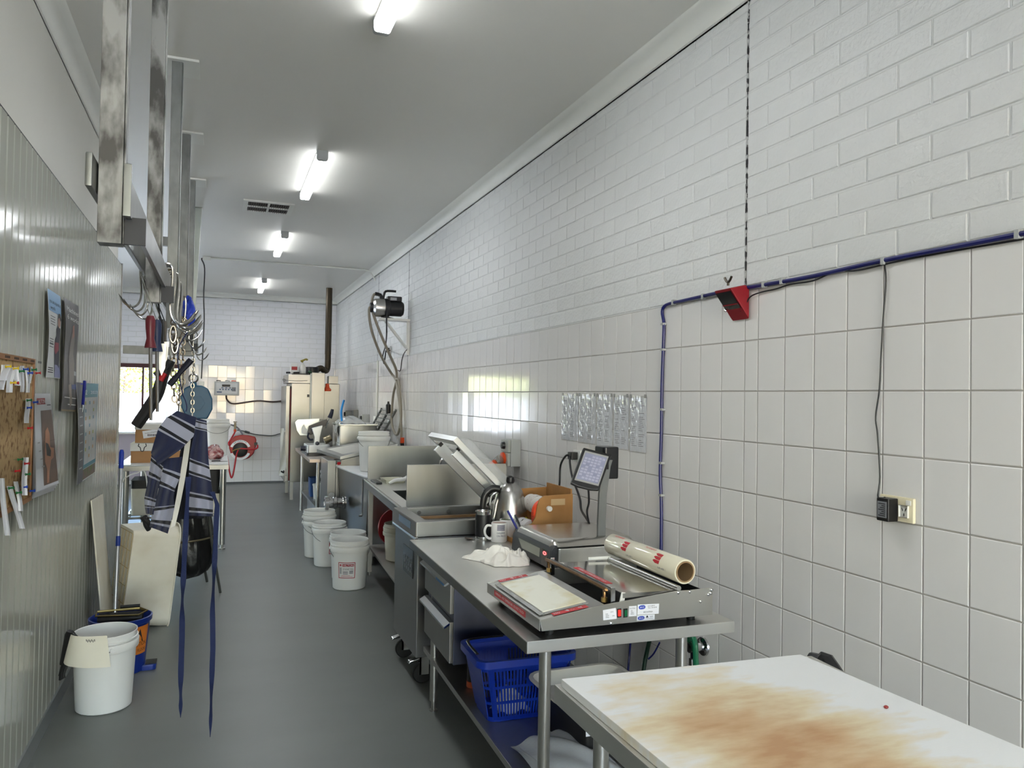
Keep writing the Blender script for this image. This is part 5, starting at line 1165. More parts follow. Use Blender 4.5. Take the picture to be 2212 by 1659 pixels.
lroll(dn+.13, dn+.19, .115, .062, .043, M('labels_black_white', (214, 214, 216), .4, vs=40, col2=(20, 20, 26), lo=.42, hi=.47), '', 'black and white sticker roll on the lower spindle', .75)
lroll(dn+.06, dn+.12, .115, .062, .044, M('labels_white_red', (222, 220, 220), .4, vs=30, col2=(120, 40, 50), lo=.3, hi=.36), '', 'white sticker roll with dark marks, nearest on the lower spindle', .75)
for k, (p, q, m_, l) in enumerate([((1097, 1104), (1122, 1152), ink_blue, 'blue pen stuck in the label dispenser'), ((1113, 1114), (1125, 1140), ink_b, 'black pen leaning in the label dispenser beside the blue pen')]):
    a, e = PY(*p, 3.70), PY(*q, 3.59); b = MB(); b.cyl(a, a.lerp(e, .6), .006, n=10); b.cyl(a.lerp(e, .6), e, .006, .003, n=10)
    t9 = b.build('pen', M('pen_blue', (16, 26, 130), .3) if k == 0 else black_p); tag(t9, l, 'pen')
c = PZ(1127, 1173, ZT1)
b = MB(); b.tube([c+V(-.03, .0, .006), c+V(0, 0, .008), c+V(.05, -.0, .006)], .008, 8, 4, flat=.6); tag(b.build('marker_handle', black_p), 'black marker lying at the foot of the label dispenser', 'marker')
# ================================================================ vacuum packer, sink, machines, far end
# ---- vacuum packer on castors
pk = thing('vacuum_packer', 'stainless vacuum packer on castors with its clear lid tilted open', 'vacuum packer', (1.3, 4.18, 0))
px0, px1, py0, py1 = 1.0, 1.62, 3.915, 4.475
b = MB(); b.box(px0, px1, py0+.012, py1-.004, .165, .795); b.build('body', steel_stain, pk, bevel=.004)
b = MB(); # chamber rim ring
o_, i_ = [(px0-.012, py0), (px1, py0), (px1, py1), (px0-.012, py1)], [(px0+.055, py0+.05), (px1-.09, py0+.05), (px1-.09, py1-.05), (px0+.055, py1-.05)]
vs = [V(x, y, z) for z in (.80, .88) for x, y in o_]+[V(x, y, z) for z in (.88, .815) for x, y in i_]
b.add(vs, [(k, (k+1) % 4, 4+(k+1) % 4, 4+k) for k in range(4)]+[(4+k, 4+(k+1) % 4, 8+(k+1) % 4, 8+k) for k in range(4)]+[(8+k, 8+(k+1) % 4, 12+(k+1) % 4, 12+k) for k in range(4)]+[(12, 13, 14, 15), (3, 2, 1, 0)]); b.build('chamber', steel_stain, pk, bevel=.004)
b = MB(); b.box(px0-.0142, px0-.0121, py0+.004, py1-.004, .802, .876); b.build('front_fascia', steel_warm, pk)
b = MB(); b.box(px0-.018, px0-.0005, py0+.002, py1, .786, .80); b.build('front_lip', chrome, pk, bevel=.003)
b = MB(); b.box(px0-.0155, px0-.0143, py0+.12, py0+.40, .825, .866); b.build('upper_control_strip', M('control_strip_dark', (30, 46, 54), .2), pk)
b = MB(); b.box(px0-.004, px0-.0003, py0+.10, py0+.33, .56, .71); cpn = b.build('control_panel', M('panel_black_gloss', (10, 10, 12), .15), pk, bevel=.003)
b = MB()
for k in range(4):
    for j in range(3): b.box(px0-.0052, px0-.0042, py0+.13+.045*k, py0+.16+.045*k, .585+.03*j, .602+.03*j)
b.build('panel_keys', M('keys_grey', (90, 96, 100), .3), cpn, smooth=0)
for k in range(3):
    x = px0+.13+.18*k; b = MB(); b.cyl((x, py1-.0505, .851), (x, py1-.056, .851), .012, n=16); b.build('port', chrome, pk)
b = MB(); b.box(px0+.06, px1-.095, py1-.09, py1-.065, .816, .832); b.box(px0+.06, px1-.095, py0+.065, py0+.09, .816, .832); b.build('seal_bar', M('seal_tan', (150, 116, 78), .5), pk)
b = MB(); b.rbox(px0+.09, px1-.12, py0+.11, py1-.11, .8155, .822, .02); b.build('filler_plate', M('plate_chamber', (120, 120, 118), .3, .9), pk)
for (x, y) in ((px0+.07, py0+.10), (px0+.07, py1+.02-.06), (px1-.07, py0+.10), (px1-.07, py1-.06)):
    b = MB(); b.box(x-.03, x+.03, y-.028, y+.028, .150, .1645); b.box(x-.03, x-.02, y-.022, y-.018, .05, .15); b.box(x-.03, x+.02, y+.018, y+.022, .05, .15); b.box(x-.03, x+.02, y-.022, y-.018, .05, .15)
    cst = b.build('castor', steel, pk)
    b = MB(); b.lathe([(.001, -.016), (.05, -.016), (.055, -.008), (.055, .008), (.05, .016), (.001, .016)], (x-.01, y, .0555), 28, (0, 1, 0)); b.build('wheel', black_r, cst)
    if x < 1.2:
        b = MB(); b.prism([V(x-.03, y-.02, .14), V(x-.085, y-.02, .125), V(x-.09, y-.02, .113), V(x-.03, y-.02, .125)], (0, .04, 0)); b.build('brake_tab', chrome, cst, bevel=.003)
# lid
Hx, Hz, Fx, Fz = 1.575, .925, 1.185, 1.305
s_ = V(Fx-Hx, 0, Fz-Hz); Lh = s_.length; s_.normalize(); nr_ = V(-s_.z, 0, s_.x); nr_ = nr_ if nr_.z > 0 else -nr_
def lid(u, y, d): return V(Hx, 0, Hz)+s_*u+V(0, y, 0)+nr_*d
alu = M('lid_frame_alu', (196, 198, 196), .3, .75)
def lbar(u0, u1, y0, y1, d0, d1, name, mat, bevel=.002):
    b = MB(); b.hexa([lid(u0, y0, d0), lid(u1, y0, d0), lid(u1, y1, d0), lid(u0, y1, d0), lid(u0, y0, d1), lid(u1, y0, d1), lid(u1, y1, d1), lid(u0, y1, d1)]); return b.build(name, mat, pk, bevel=bevel)
acr = bpy.data.materials.new('clear_acrylic'); acr.use_nodes = True; q = acr.node_tree.nodes['Principled BSDF']; q.inputs['Base Color'].default_value = (.93, .95, .95, 1); q.inputs['Roughness'].default_value = .06; q.inputs['Transmission Weight'].default_value = .0; q.inputs['Alpha'].default_value = .22; q.inputs['Specular IOR Level'].default_value = .8; MAT['acr'] = acr
LY0, LY1 = 3.93, 4.46
for q in ((0, Lh, LY0, LY0+.035), (0, Lh, LY1-.035, LY1), (Lh-.035, Lh, LY0+.0355, LY1-.0355), (0, .04, LY0+.0355, LY1-.0355)): lbar(*q, 0, .032, 'lid_frame', alu)
b = MB()
def dome(u, v):
    e = (max(0, 1-u/.12)**2+max(0, (u-.88)/.12)**2+max(0, 1-v/.12)**2+max(0, (v-.88)/.12)**2)
    return lid(.035+(Lh-.07)*u, LY0+.03+(LY1-LY0-.06)*v, .03+.06*max(0, 1-e))
b.grid(dome, 28, 28, .003); b.build('lid_dome', acr, pk)
for y in (LY0+.07, LY1-.095):
    lbar(.05, Lh-.07, y, y+.03, -.045, -.006, 'lid_bar', alu)
    for u in (.055, Lh-.085):
        lbar(u, u+.02, y+.008, y+.022, -.0055, .02, 'bar_clip', black_p, 0)
for y in (LY0+.05, LY1-.08): b = MB(); b.tube([lid(.03, y, .0), V(Hx+.01, y, .93), V(Hx-.03, y, .885)], .008, 8, 1); b.build('hinge_arm', M('hinge_black', (24, 24, 24), .4), pk)
# ---- sink bench
SB = thing('sink_bench', 'stainless sink bench with tall end splashes and a lower shelf', 'sink bench', (1.118, 4.75, 0), math.radians(-2.6))
SBW, SBL, SBZ = .735, 1.86, .815
bx0, bx1, by0, by1 = .10, .58, .42, 1.05
b = MB()
for q in ((0, SBW, 0, by0), (0, SBW, by1, SBL), (0, bx0, by0, by1), (bx1, SBW, by0, by1)): b.box(*q, SBZ-.004, SBZ)
b.box(0, .004, 0, SBL, SBZ-.065, SBZ-.004); b.box(.0045, SBW, SBL-.004, SBL, SBZ-.05, SBZ-.004)
LL(b, SB).build('bench_top', steel_top, SB)
b = MB(); b.cyl((.0, 0.002, SBZ-.004), (.0, SBL-.002, SBZ-.004), .011, n=14); LL(b, SB).build('rolled_edge', edge_shaded, SB)
b = MB(); b.box(-.0025, -.0002, .001, SBL-.001, SBZ-.065, SBZ-.012); LL(b, SB).build('front_edge_shaded', edge_shaded, SB)  # sink bench front: shading painted on as a darker strip
b = MB(); b.tray(bx0, bx1, by0, by1, SBZ-.26, SBZ-.0045, .03, 0, .003, 4); LL(b, SB).build('sink_bowl', M('bowl_steel_dark', (110, 116, 112), .38, 1), SB)
b = MB(); b.box(0.02, SBW, SBL-.03, SBL-.012, SBZ+.0005, SBZ+.29); LL(b, SB).build('end_splash', steel_stain, SB, bevel=.003)
b = MB(); b.box(0.045, SBW, .17, .186, SBZ+.0005, SBZ+.275); LL(b, SB).build('end_splash', steel_stain, SB, bevel=.003)
b = MB(); b.box(SBW-.012, SBW, .188, SBL-.032, SBZ+.0005, SBZ+.27); LL(b, SB).build('back_splash', steel_stain, SB, bevel=.002)
for (x, y) in ((.045, SBL-.06), (.045, .06), (SBW-.06, SBL-.06), (SBW-.06, .06)):
    b = MB(); b.box(x-.018, x+.018, y-.018, y+.018, .03, SBZ-.005); b.cyl((x, y, 0), (x, y, .03), .014, n=12); LL(b, SB).build('leg', steel_dull, SB)
b = MB(); b.box(.035, SBW-.05, .03, SBL-.03, .235, .255); LL(b, SB).build('lower_shelf', steel_dull, SB, bevel=.003)
wl = lambda x, y, z: WM[SB] @ V(x, y, z)
t = thing('sink_tap', 'chrome gooseneck tap behind the sink', 'tap', tuple(wl(.64, 1.0, SBZ)))
b = MB(); b.cyl(wl(.64, 1.0, SBZ+.0005), wl(.64, 1.0, SBZ+.05), .022, .016, 16); b.build('base', chrome, t)
b = MB(); b.tube([wl(.64, 1.0, SBZ+.05), wl(.64, 1.0, SBZ+.20), wl(.60, 1.0, SBZ+.25), wl(.53, 1.0, SBZ+.255), wl(.47, 1.0, SBZ+.23), wl(.46, 1.0, SBZ+.19)], .010, 10, 5); b.build('spout', chrome, t)
t = thing('foil_tray', 'shallow silver tray on the far end of the sink bench', 'tray', tuple(wl(.20, 1.63, SBZ)))
b = MB(); q = wl(.20, 1.63, SBZ); b.tray(q.x-.08, q.x+.08, q.y-.11, q.y+.09, SBZ+.001, SBZ+.03, .01, .008, .002, 3, .006); b.build('tray', M('foil_silver', (196, 196, 176), .3, .8), t)
q = wl(.055, 1.62, SBZ); b = MB(); b.box(q.x-.025, q.x+.025, q.y-.16, q.y+.09, SBZ+.001, SBZ+.016); tag(b.build('black_tray', black_p, bevel=.004), 'flat black tray beside the silver tray on the sink bench', 'tray')
q = wl(.30, 1.30, SBZ)
t = thing('scrubbing_brush', 'white handled scrubbing brush lying on the sink bench', 'brush', tuple(q))
b = MB(); b.tube([q+V(-.17, .06, .02), q+V(-.12, .055, .045), q+V(-.05, .04, .055), q+V(.0, .03, .085), q+V(.08, .01, .11)], lambda u: .014+.012*u, 12, 5, flat=.8); b.build('handle', white_p, t)
b = MB()
for k in range(60): a, c_ = random.uniform(0, 1), rj(.012); p0 = q+V(-.02+.10*a, .035-.025*a+c_, .07+.03*a); b.cyl(p0, p0+V(.03, -.01, -.065-.02*a), .0022, n=4, cap=False)
b.build('bristles', M('bristle_cream', (214, 208, 190), .8), t, kind='stuff')
q = wl(.22, .6, SBZ-.245)
t = thing('cutlery_pan', 'dark pan with utensils soaking in the sink bowl', 'pan', tuple(q))
b = MB(); b.lathe([(.001, 0), (.12, 0), (.14, .12), (.135, .12), (.115, .006), (.001, .006)], q, 28); b.build('pan', M('pan_black', (26, 26, 28), .4), t)
b = MB()
for k in range(4): b.tube([q+V(-.1+.02*k, -.03*k, .12), q+V(.02, .02*k, .2-.01*k), q+V(.11, .05, .13)], .007, 6, 4)
b.build('utensils', chrome, t)
t = thing('red_lid', 'round red lid leaning behind the buckets under the sink bench', 'lid', tuple(wl(.2, 1.72, .256)))
b = MB(); b.lathe([(.001, 0), (.15, 0), (.155, .005), (.155, .02), (.001, .02)], wl(.23, 1.73, .414), 36, (.35, -.93, .1)); b.build('lid', M('lid_red', (150, 10, 24), .35), t)
q = wl(.20, 1.18, .2555)
u1 = bucket('white_bucket', 'lower of two nested stained white buckets on the sink bench shelf', tuple(q), .25, .135, None, white_p2, False)
u2 = bucket('white_bucket', 'upper nested white bucket on the sink bench shelf', tuple(q+V(0, 0, .036)), .25, .133, None, white_p2, False)
# ---- buckets on the floor
def blabel(t, c, ang, z0, z1, wd, first, full=True):
    r = lambda z: (.148*.87+(.148*.13)*z/.385)
    P = lambda u, v, d=.001: V(c.x+(r(z0+(z1-z0)*v)+d)*math.cos(ang-wd/2+wd*u), c.y+(r(z0+(z1-z0)*v)+d)*math.sin(ang-wd/2+wd*u), z0+(z1-z0)*v)
    b = MB(); b.grid(P, 12, 4); o = b.build('sticker', M('sticker_red_edge', (172, 40, 56), .5), t)
    b = MB(); b.grid(lambda u, v: P(.04+.92*u, .04+.92*v, .0014), 12, 4); b.build('sticker_face', M('sticker_white', (222, 220, 218), .5), o)
    def tx(b, s, u0, u1, v0, h):
        v_, f_ = TXT[s]; xs = [p[0] for p in v_]; W_ = max(xs); b.add([P(u0+(u1-u0)*p[0]/W_, v0+h*p[1]/.72, .0022) for p in v_], f_)
    b = MB(); b.grid(lambda u, v: P(.26+.66*u, .74+.16*v, .0017), 8, 1); b.build('brand_bar', M('sticker_red', (160, 20, 34), .5), o)
    b = MB(); tx(b, 'HILTON', .30, .88, .76, .12); b.build('brand_letters', M('print_white'), o, smooth=0)
    b = MB(); tx(b, 'GP HONEY MEAL', .28, .90, .52, .12)
    for k in range(4): b.grid(lambda u, v: P(.28+.30*u, .42-.055*k+.025*v, .0018), 3, 1)
    for k in range(3): b.grid(lambda u, v: P(.66+.22*u, .44-.07*k+.04*v, .0018), 3, 1)
    b.build('sticker_print', ink, o, smooth=0)
    b = MB(); b.grid(lambda u, v: P(.09+.11*u, .76+.13*v, .0018), 4, 2); b.grid(lambda u, v: P(.15+.7*u, .10+.02*v, .0018), 6, 1); b.grid(lambda u, v: P(.2+.5*u, .16+.02*v, .0018), 6, 1); b.build('sticker_mark', M('mark_red', (190, 90, 98), .6), o)
    b = MB(); b.grid(lambda u, v: P(.08+.13*u, .28+.4*v, .0018), 4, 2); b.build('sticker_panel', M('mark_grey', (170, 170, 172), .6), o)
c1, c2_, c3, c4 = V(1.016, 6.19, 0), V(1.055, 6.52, 0), V(.972, 7.07, 0), V(.931, 7.48, 0)
b1 = bucket('white_bucket', 'nearest white bucket on the floor by the sink with a red edged sticker', tuple(c1), rz=0, bail=1)
blabel(b1, c1, view(c1)-.16, .10, .225, .98, 1)
b2 = bucket('white_bucket', 'white bucket half hidden behind the nearest floor bucket', tuple(c2_), bail=1)
b3 = bucket('white_bucket', 'third white bucket back on the floor with a part hidden red edged sticker', tuple(c3), bail=.6)
blabel(b3, c3, view(c3)+.48, .12, .245, .95, 1)
b4 = bucket('white_bucket', 'lower bucket of the rear nested pair on the floor', tuple(c4), bail=.5)
b5 = bucket('white_bucket', 'upper bucket of the rear nested pair on the floor', (c4.x, c4.y, .052), r=.1475, bail=.5)
# ---- mixer with white lid
mx_ = thing('meat_mixer', 'tall stainless mixer grinder with a white board on top and a side outlet', 'mixer', (1.5, 7.4, 0))
MX0, MX1, MY0, MY1, MZ = 1.215, 1.82, 6.88, 7.98, .79
b = MB(); b.hexa([V(MX0+.05, MY0, .08), V(MX1, MY0, .08), V(MX1, MY1, .08), V(MX0+.0, MY1, .08), V(MX0+.07, MY0, MZ), V(MX1, MY0, MZ), V(MX1, MY1, MZ), V(MX0-.04, MY1, MZ)]); b.build('body', steel_stain, mx_, bevel=.006)
b = MB(); b.prism([V(MX0+.068, MY0-.003, MZ-.01), V(MX0+.40, MY0-.003, MZ-.01), V(MX0+.40, MY0-.003, .42)], (0, .0025, 0)); b.build('gusset', steel_dull, mx_)
b = MB(); b.cyl((MX0+.03, MY0+.06, .45), (MX0+.03, MY0+.06, .78), .008, n=8); b.cyl((MX0+.0, MY0+.06, .45), (MX0+.03, MY0+.06, .45), .010, n=8); b.build('latch_rod', chrome, mx_)
for (x, y) in ((MX0+.12, MY0+.08), (MX0+.12, MY1-.08), (MX1-.08, MY0+.08), (MX1-.08, MY1-.08)): b = MB(); b.cyl((x, y, 0), (x, y, .0795), .025, n=12); b.build('foot', steel_dull, mx_)
oc = V(MX0-.045, 7.62, .48)
b = MB(); b.lathe([(.05, .0), (.062, .0), (.062, .03), (.05, .03), (.05, .085), (.058, .09), (.058, .12), (.05, .125), (.05, .16), (.064, .165), (.064, .2), (.04, .205), (.038, .15), (.001, .15)], oc+V(.03, 0, 0), 32, (-1, 0, 0)); b.build('outlet', chrome, mx_)
for k in range(6): a = 6.283*k/6; b = MB(); p = oc+V(-.17, .066*math.cos(a), .066*math.sin(a)); b.cyl(p, p+V(.05, 0, 0), .008, n=6); b.build('clamp_bolt', chrome, mx_)
b = MB(); zt = MZ+.001
b.prism([V(1.155, MY1+.05, zt), V(1.262, MY0+.05, zt), V(1.30, MY0-.03, zt), V(1.84, MY0-.03, zt), V(1.84, MY1+.05, zt)], (0, 0, .014)); tag(b.build('white_board', M('board_white', (226, 228, 230), .3), bevel=.003), 'white plastic board lying over the top of the mixer', 'board')
b6 = bucket('white_bucket', 'white bucket with wire handle standing on the mixer top', (1.43, 7.42, MZ+.0155), .385, .148, bail=.75, rz=0)
b = MB(); b.grid(lambda u, v: cyl_pt(V(1.43, 7.42, MZ+.0155), .1385+.004*v, view(V(1.43, 7.42, 0))+.15+.32*u, .11+.11*v), 6, 3); b.build('worn_label', M('label_worn', (214, 208, 188), .7), b6)
# ---- mincer with sloping hopper
mc_ = thing('mincer', 'stainless mincer with sloping open hopper tray beyond the mixer', 'mincer', (1.4, 8.3, 0))
b = MB(); b.box(1.075, 1.16, 8.04, 8.58, .04, .86); b.box(1.161, 1.75, 8.04, 8.58, .04, .82); b.build('body', oven_st, mc_, bevel=.006)
b = MB(); b.cyl((1.12, 8.035, .50), (1.12, 8.039, .50), .03, n=16); b.build('badge', grey_p, mc_)
A1, A2, A3, A4 = V(1.03, 8.60, .94), V(1.20, 8.02, .90), V(1.80, 8.02, 1.03), V(1.80, 8.60, 1.06)
def hop(u, v): return (A1*(1-u)+A2*u)*(1-v)+(A4*(1-u)+A3*u)*v
b = MB(); g1 = [(0, 0), (1, 0), (1, 1), (0, 1)]; g2 = [(.14, .10), (.86, .10), (.86, .96), (.14, .96)]
P = [hop(*q) for q in g1]; Q = [hop(*q) for q in g2]; 
b.add(P+Q+[p+V(0, 0, -.03) for p in P]+[V(1.25, 8.48, .84), V(1.25, 8.14, .84), V(1.7, 8.14, .84), V(1.7, 8.48, .84)], [(k, (k+1) % 4, 4+(k+1) % 4, 4+k) for k in range(4)]+[(8+k, 8+(k+1) % 4, (k+1) % 4, k) for k in range(4)]+[(4+k, 4+(k+1) % 4, 12+(k+1) % 4, 12+k) for k in range(4)]+[(12, 13, 14, 15)]); b.build('hopper_tray', steel, mc_)
b = MB(); b.prism([V(1.21, 8.022, .74), V(1.79, 8.022, .74), V(1.79, 8.022, .985), V(1.21, 8.022, .865)], (0, .014, 0)); b.build('hopper_side', M('side_beige', (170, 166, 154), .45, .4), mc_)
b = MB(); b.cyl((1.195, 8.03, .83), (1.18, 8.015, .83), .016, n=12); b.build('red_button', red_p, mc_)
# ---- small table, slicer, steel bin
tb = thing('small_table', 'small stainless table carrying the slicer before the smoke oven', 'table', (1.4, 9.6, 0))
b = MB(); b.prism([V(.966, 8.70, .782), V(1.88, 8.70, .782), V(1.88, 10.6, .782), V(.985, 10.6, .782)], (0, 0, .038)); b.build('table_top', M('table_top_warm', (164, 150, 140), .3, 1, var=.1), tb, bevel=.003)
for (x, y) in ((1.075, 8.82), (1.065, 10.45), (1.8, 8.82), (1.8, 10.45)): b = MB(); b.cyl((x, y, 0), (x, y, .781), .021, n=16); b.build('leg', steel, tb)
b = MB(); b.box(1.06, 1.84, 8.80, 10.5, .24, .265); b.build('lower_shelf', steel_dull, tb)
b = MB(); b.box(1.09, 1.11, 9.2, 10.0, .0, .235); b.box(1.09, 1.5, 9.2, 9.22, .18, .2); b.build('under_frame', steel_dull, tb)
u = bucket('white_bucket', 'white lidded bucket on the small table shelf', (1.30, 9.22, .2655), .37, .14, None, white_p, False)
b = MB(); b.lathe([(.001, .38), (.15, .38), (.152, .372), (.152, .352), (.146, .352), (.146, .373)], (1.30, 9.22, .2655), 32); b.build('lid', white_p, u)
t = thing('white_tub', 'small white tub with lid on the small table shelf', 'tub', (1.19, 9.55, .2655)); c = V(1.19, 9.55, .2655)
b = MB(); b.lathe([(.001, 0), (.075, 0), (.085, .17), (.08, .172)], c, 24); b.build('body', white_p, t)
b = MB(); b.lathe([(.001, .186), (.085, .185), (.09, .18), (.09, .165), (.0855, .165)], c, 24); b.build('lid', white_p, t)
b = MB(); b.tray(1.10, 1.20, 9.75, 9.95, .2655, .50, .015, .01, .003); tag(b.build('blue_container', M('container_blue', (24, 74, 140), .4)), 'blue plastic container at the back of the small table shelf', 'container')
sl_t = thing('slicer', 'silver meat slicer with round cornered carriage on the small table', 'slicer', (1.15, 9.6, .82))
wm2 = M('slicer_white_alu', (206, 208, 210), .35, .5)
def SLP(P, y, th, name, mat, bevel=.002): b = MB(); b.prism([PY(*p, y) for p in P], (0, th, 0)); return b.build(name, mat, sl_t, bevel=bevel)
y = 9.45
b = MB(); b.rbox(.99, 1.28, 9.25, 9.85, .8205, .845, .03); b.build('base', black_p, sl_t)
b = MB(); b.rbox(1.0, 1.27, 9.30, 9.70, .846, .94, .03); b.build('motor_body', wm2, sl_t, bevel=.008)
b = MB(); b.cyl((.94, 9.45, .89), (.999, 9.45, .89), .03, n=16); b.build('thickness_knob', M('knob_navy', (18, 24, 46), .4), sl_t)
SLP([(637, 912), (643, 906), (690, 904), (690, 930), (668, 941), (648, 941), (641, 930)], 9.72, .02, 'carriage_plate', M('carriage_alu', (206, 210, 210), .3, .7), .006)
SLP([(664, 938), (668, 920), (706, 905), (710, 915), (672, 940)], 9.62, .03, 'back_guide', M('guide_dark', (74, 72, 72), .4, .6))
SLP([(653, 925), (657, 917), (664, 930), (660, 938), (653, 936)], 9.6, .03, 'pusher', white_p)
SLP([(674, 925), (697, 919), (691, 945), (689, 969), (678, 969), (680, 945)], 9.35, .06, 'blade_guard', wm2, .006)
b = MB(); b.lathe([(.001, 0), (.024, 0), (.026, .008), (.02, .03), (.001, .032)], PY(685, 958, 9.33), 16, (0, -1, 0)); b.build('front_knob', M('knob_navy'), sl_t)
b = MB(); b.tube([PY(668, 935, 9.4), PY(665, 943, 9.4), PY(670, 950, 9.4), PY(676, 949, 9.4)], .012, 8, 4); b.build('lever', M('knob_navy'), sl_t)
b = MB(); b.tube([PY(703, 925, 9.6), PY(712, 902, 9.6)], .008, 8, 1); b.build('arm', chrome, sl_t)
b = MB(); b.tube([PY(712, 903, 9.6), PY(716, 893, 9.6), PY(718, 884, 9.6)], lambda u: .03-.012*u, 10, 3); b.build('arm_knob', M('knob_navy'), sl_t)
b = MB(); b.cyl(PY(700, 952, 9.5), PY(715, 945, 9.5), .05, .04, 20); b.build('chute', M('chute_bronze', (150, 140, 116), .35, .9), sl_t)
sb = thing('steel_bin', 'stainless bin under a clear plastic cover beyond the mincer hopper', 'bin', (1.6, 9.35, .82))
b = MB(); b.tray(1.335, 1.78, 9.05, 9.6, .8205, 1.18, .02, .0, .004, 3, .015); b.build('body', oven_st, sb)
b = MB(); b.box(1.33, 1.785, 9.045, 9.605, 1.184, 1.196); b.build('lid', steel_top, sb, bevel=.002)
b = MB(); b.grid(lambda u, v: V(1.34+.33*u+.0*v, 9.10+.45*v, 1.2+.085*math.sin(3.14*u)**.6*math.sin(3.14*v)**.5+.008*math.sin(17*u+9*v)), 16, 16, .001); b.build('plastic_cover', M('cover_clear', (206, 208, 206), .2, alpha=.6, bump=.4, bs=25), sb)
b = MB(); b.grid(lambda u, v: V(1.325-.02*math.sin(6*v), 9.06+.2*u, 1.19-.22*v), 6, 10, .001); b.build('hanging_bag', M('cover_clear'), sb)
b = MB(); b.tube([V(1.39, 9.2, 1.20), PY(737, 888, 9.2), PY(743, 864, 9.2)], .022, 10, 3, flat=.6); tag(b.build('blue_scoop', M('handle_sky_blue', (36, 140, 214), .35)), 'bright blue scoop handle standing up on the plastic covered bin', 'scoop')
# ---- smoke oven and flue
ov = thing('smoke_oven', 'tall stainless smoke oven with red door gasket at the back of the room', 'oven', (1.35, 11.9, 0))
OX0, OX1, OY0, OY1 = 1.0, 1.69, 11.5, 12.4
b = MB(); b.box(OX0, OX1, OY0, OY1, .26, 1.70); b.build('cabinet', oven_st, ov, bevel=.006)
b = MB(); b.box(OX0-.022, OX0-.0005, OY0+.02, OY1-.02, .28, 1.62); b.build('door_gasket', M('gasket_red', (110, 14, 20), .5), ov)
b = MB(); b.box(OX0-.075, OX0-.0225, OY0+.0, OY1-.0, .27, 1.66); b.build('oven_door', oven_st, ov, bevel=.005)
b = MB(); b.box(OX0-.05, OX0+.42, OY0-.01, OY1, 1.702, 1.83); b.build('top_housing', oven_st, ov, bevel=.005)
b = MB(); b.box(OX0+.275, OX0+.46, OY0-.09, OY0-.0105, 1.17, 1.86); b.build('fan_duct', oven_st, ov, bevel=.005)
b = MB(); b.box(OX0+.26, OX0+.275, OY0-.075, OY0-.0105, 1.17, 1.85); b.build('duct_edge', trim_m, ov)
b = MB(); b.box(OX0+.24, OX0+.255, OY0-.012, OY0-.001, .90, 1.17); b.build('seam', M('seam_dark', (50, 50, 50), .5), ov)
b = MB(); b.box(OX1-.16, OX1-.02, OY0+.02, OY0+.2, 1.702, 1.82); b.build('motor_box', oven_st, ov, bevel=.006)
b = MB(); b.box(OX0+.22, OX0+.25, OY0-.02, OY0-.001, 1.50, 1.54); b.build('latch', black_p, ov)
b = MB(); p = PY(707, 842, OY0-.02); b.lathe([(.001, -.02), (.05, -.02), (.058, -.01), (.058, .01), (.04, .02), (.028, .05), (.026, .09), (.001, .095)], p, 20); b.build('orange_beacon', orange_p, ov)
b = MB(); b.box(OX0+.02, OX0+.2, OY0-.006, OY0+.25, 1.831, 1.845); b.box(OX0+.28, OX0+.40, OY0-.013, OY0-.0105, 1.74, 1.80); b.build('control_block', M('control_dark', (60, 60, 60), .4, .5), ov)
for (x, y) in ((OX0+.03, OY0+.04), (OX1-.03, OY0+.04), (OX0+.03, OY1-.04), (OX1-.03, OY1-.04)):
    b = MB(); b.box(x-.022, x+.022, y-.022, y+.022, 0, .2595); b.build('leg', steel_dull, ov)
b = MB(); b.box(OX0-.1, OX0-.0755, OY0+.1, OY0+.5, .62, .66); b.build('door_shelf', steel, ov)
b = MB(); b.cyl(PY(666, 812, 11.9)+V(0, 0, 0), PY(666, 812, 11.9)+V(0, 0, 0)+V(0, 0, .01), .01)
fl = thing('flue_pipe', 'brown black flue pipe elbowed up to the ceiling from the smoke oven', 'flue', (1.5, 12.2, 1.831))
fm = M('flue_bronze', (66, 58, 46), .35, .7, var=.2, vs=3, stretch=(1, 1, .2))
b = MB(); b.lathe([(.001, 0), (.10, 0), (.10, .13), (.092, .135), (.001, .135)], (1.36, 12.15, 1.8315), 28); b.build('collar', black_p, fl)
b = MB(); b.tube([V(1.44, 12.2, 1.93), V(1.50, 12.22, 1.955), V(1.555, 12.25, 1.92), V(1.60, 12.3, 1.93), V(1.615, 12.3, 2.02), V(1.615, 12.3, 2.2)], .047, 18, 6); b.build('elbow', fm, fl)
b = MB(); b.cyl((1.615, 12.3, 2.18), (1.615, 12.3, HC-.001), .05, n=20); b.build('stack', fm, fl)
c = V(1.06, 11.62, 1.8455)
t = thing('spray_bottle', 'white spray bottle with yellow trigger on top of the smoke oven', 'bottle', tuple(c+V(.1, 0, 0))); c2 = c+V(.10, .0, 0)
b = MB(); b.lathe([(.001, 0), (.05, 0), (.052, .01), (.05, .09), (.03, .13), (.014, .15), (.014, .165), (.001, .165)], c2, 20); b.build('body', white_p, t)
b = MB(); b.tube([c2+V(-.03, 0, .185), c2+V(.0, 0, .195), c2+V(.05, 0, .215), c2+V(.07, 0, .20)], .014, 8, 3); b.cyl(c2+V(-.005, 0, .1655), c2+V(0, 0, .19), .013, n=10); b.build('trigger', M('trigger_olive', (142, 132, 50), .4), t)
t = thing('squat_bottle', 'white container with red label beside the spray bottle on the smoke oven', 'bottle', tuple(c+V(-.02, 0, 0)))
b = MB(); b.rbox(c.x-.075, c.x+.035, c.y-.05, c.y+.05, c.z, c.z+.15, .012); b.build('body', white_p, t, bevel=.006)
b = MB(); b.box(c.x-.06, c.x+.02, c.y-.052, c.y-.0503, c.z+.05, c.z+.10); b.build('red_label', red_p, t)
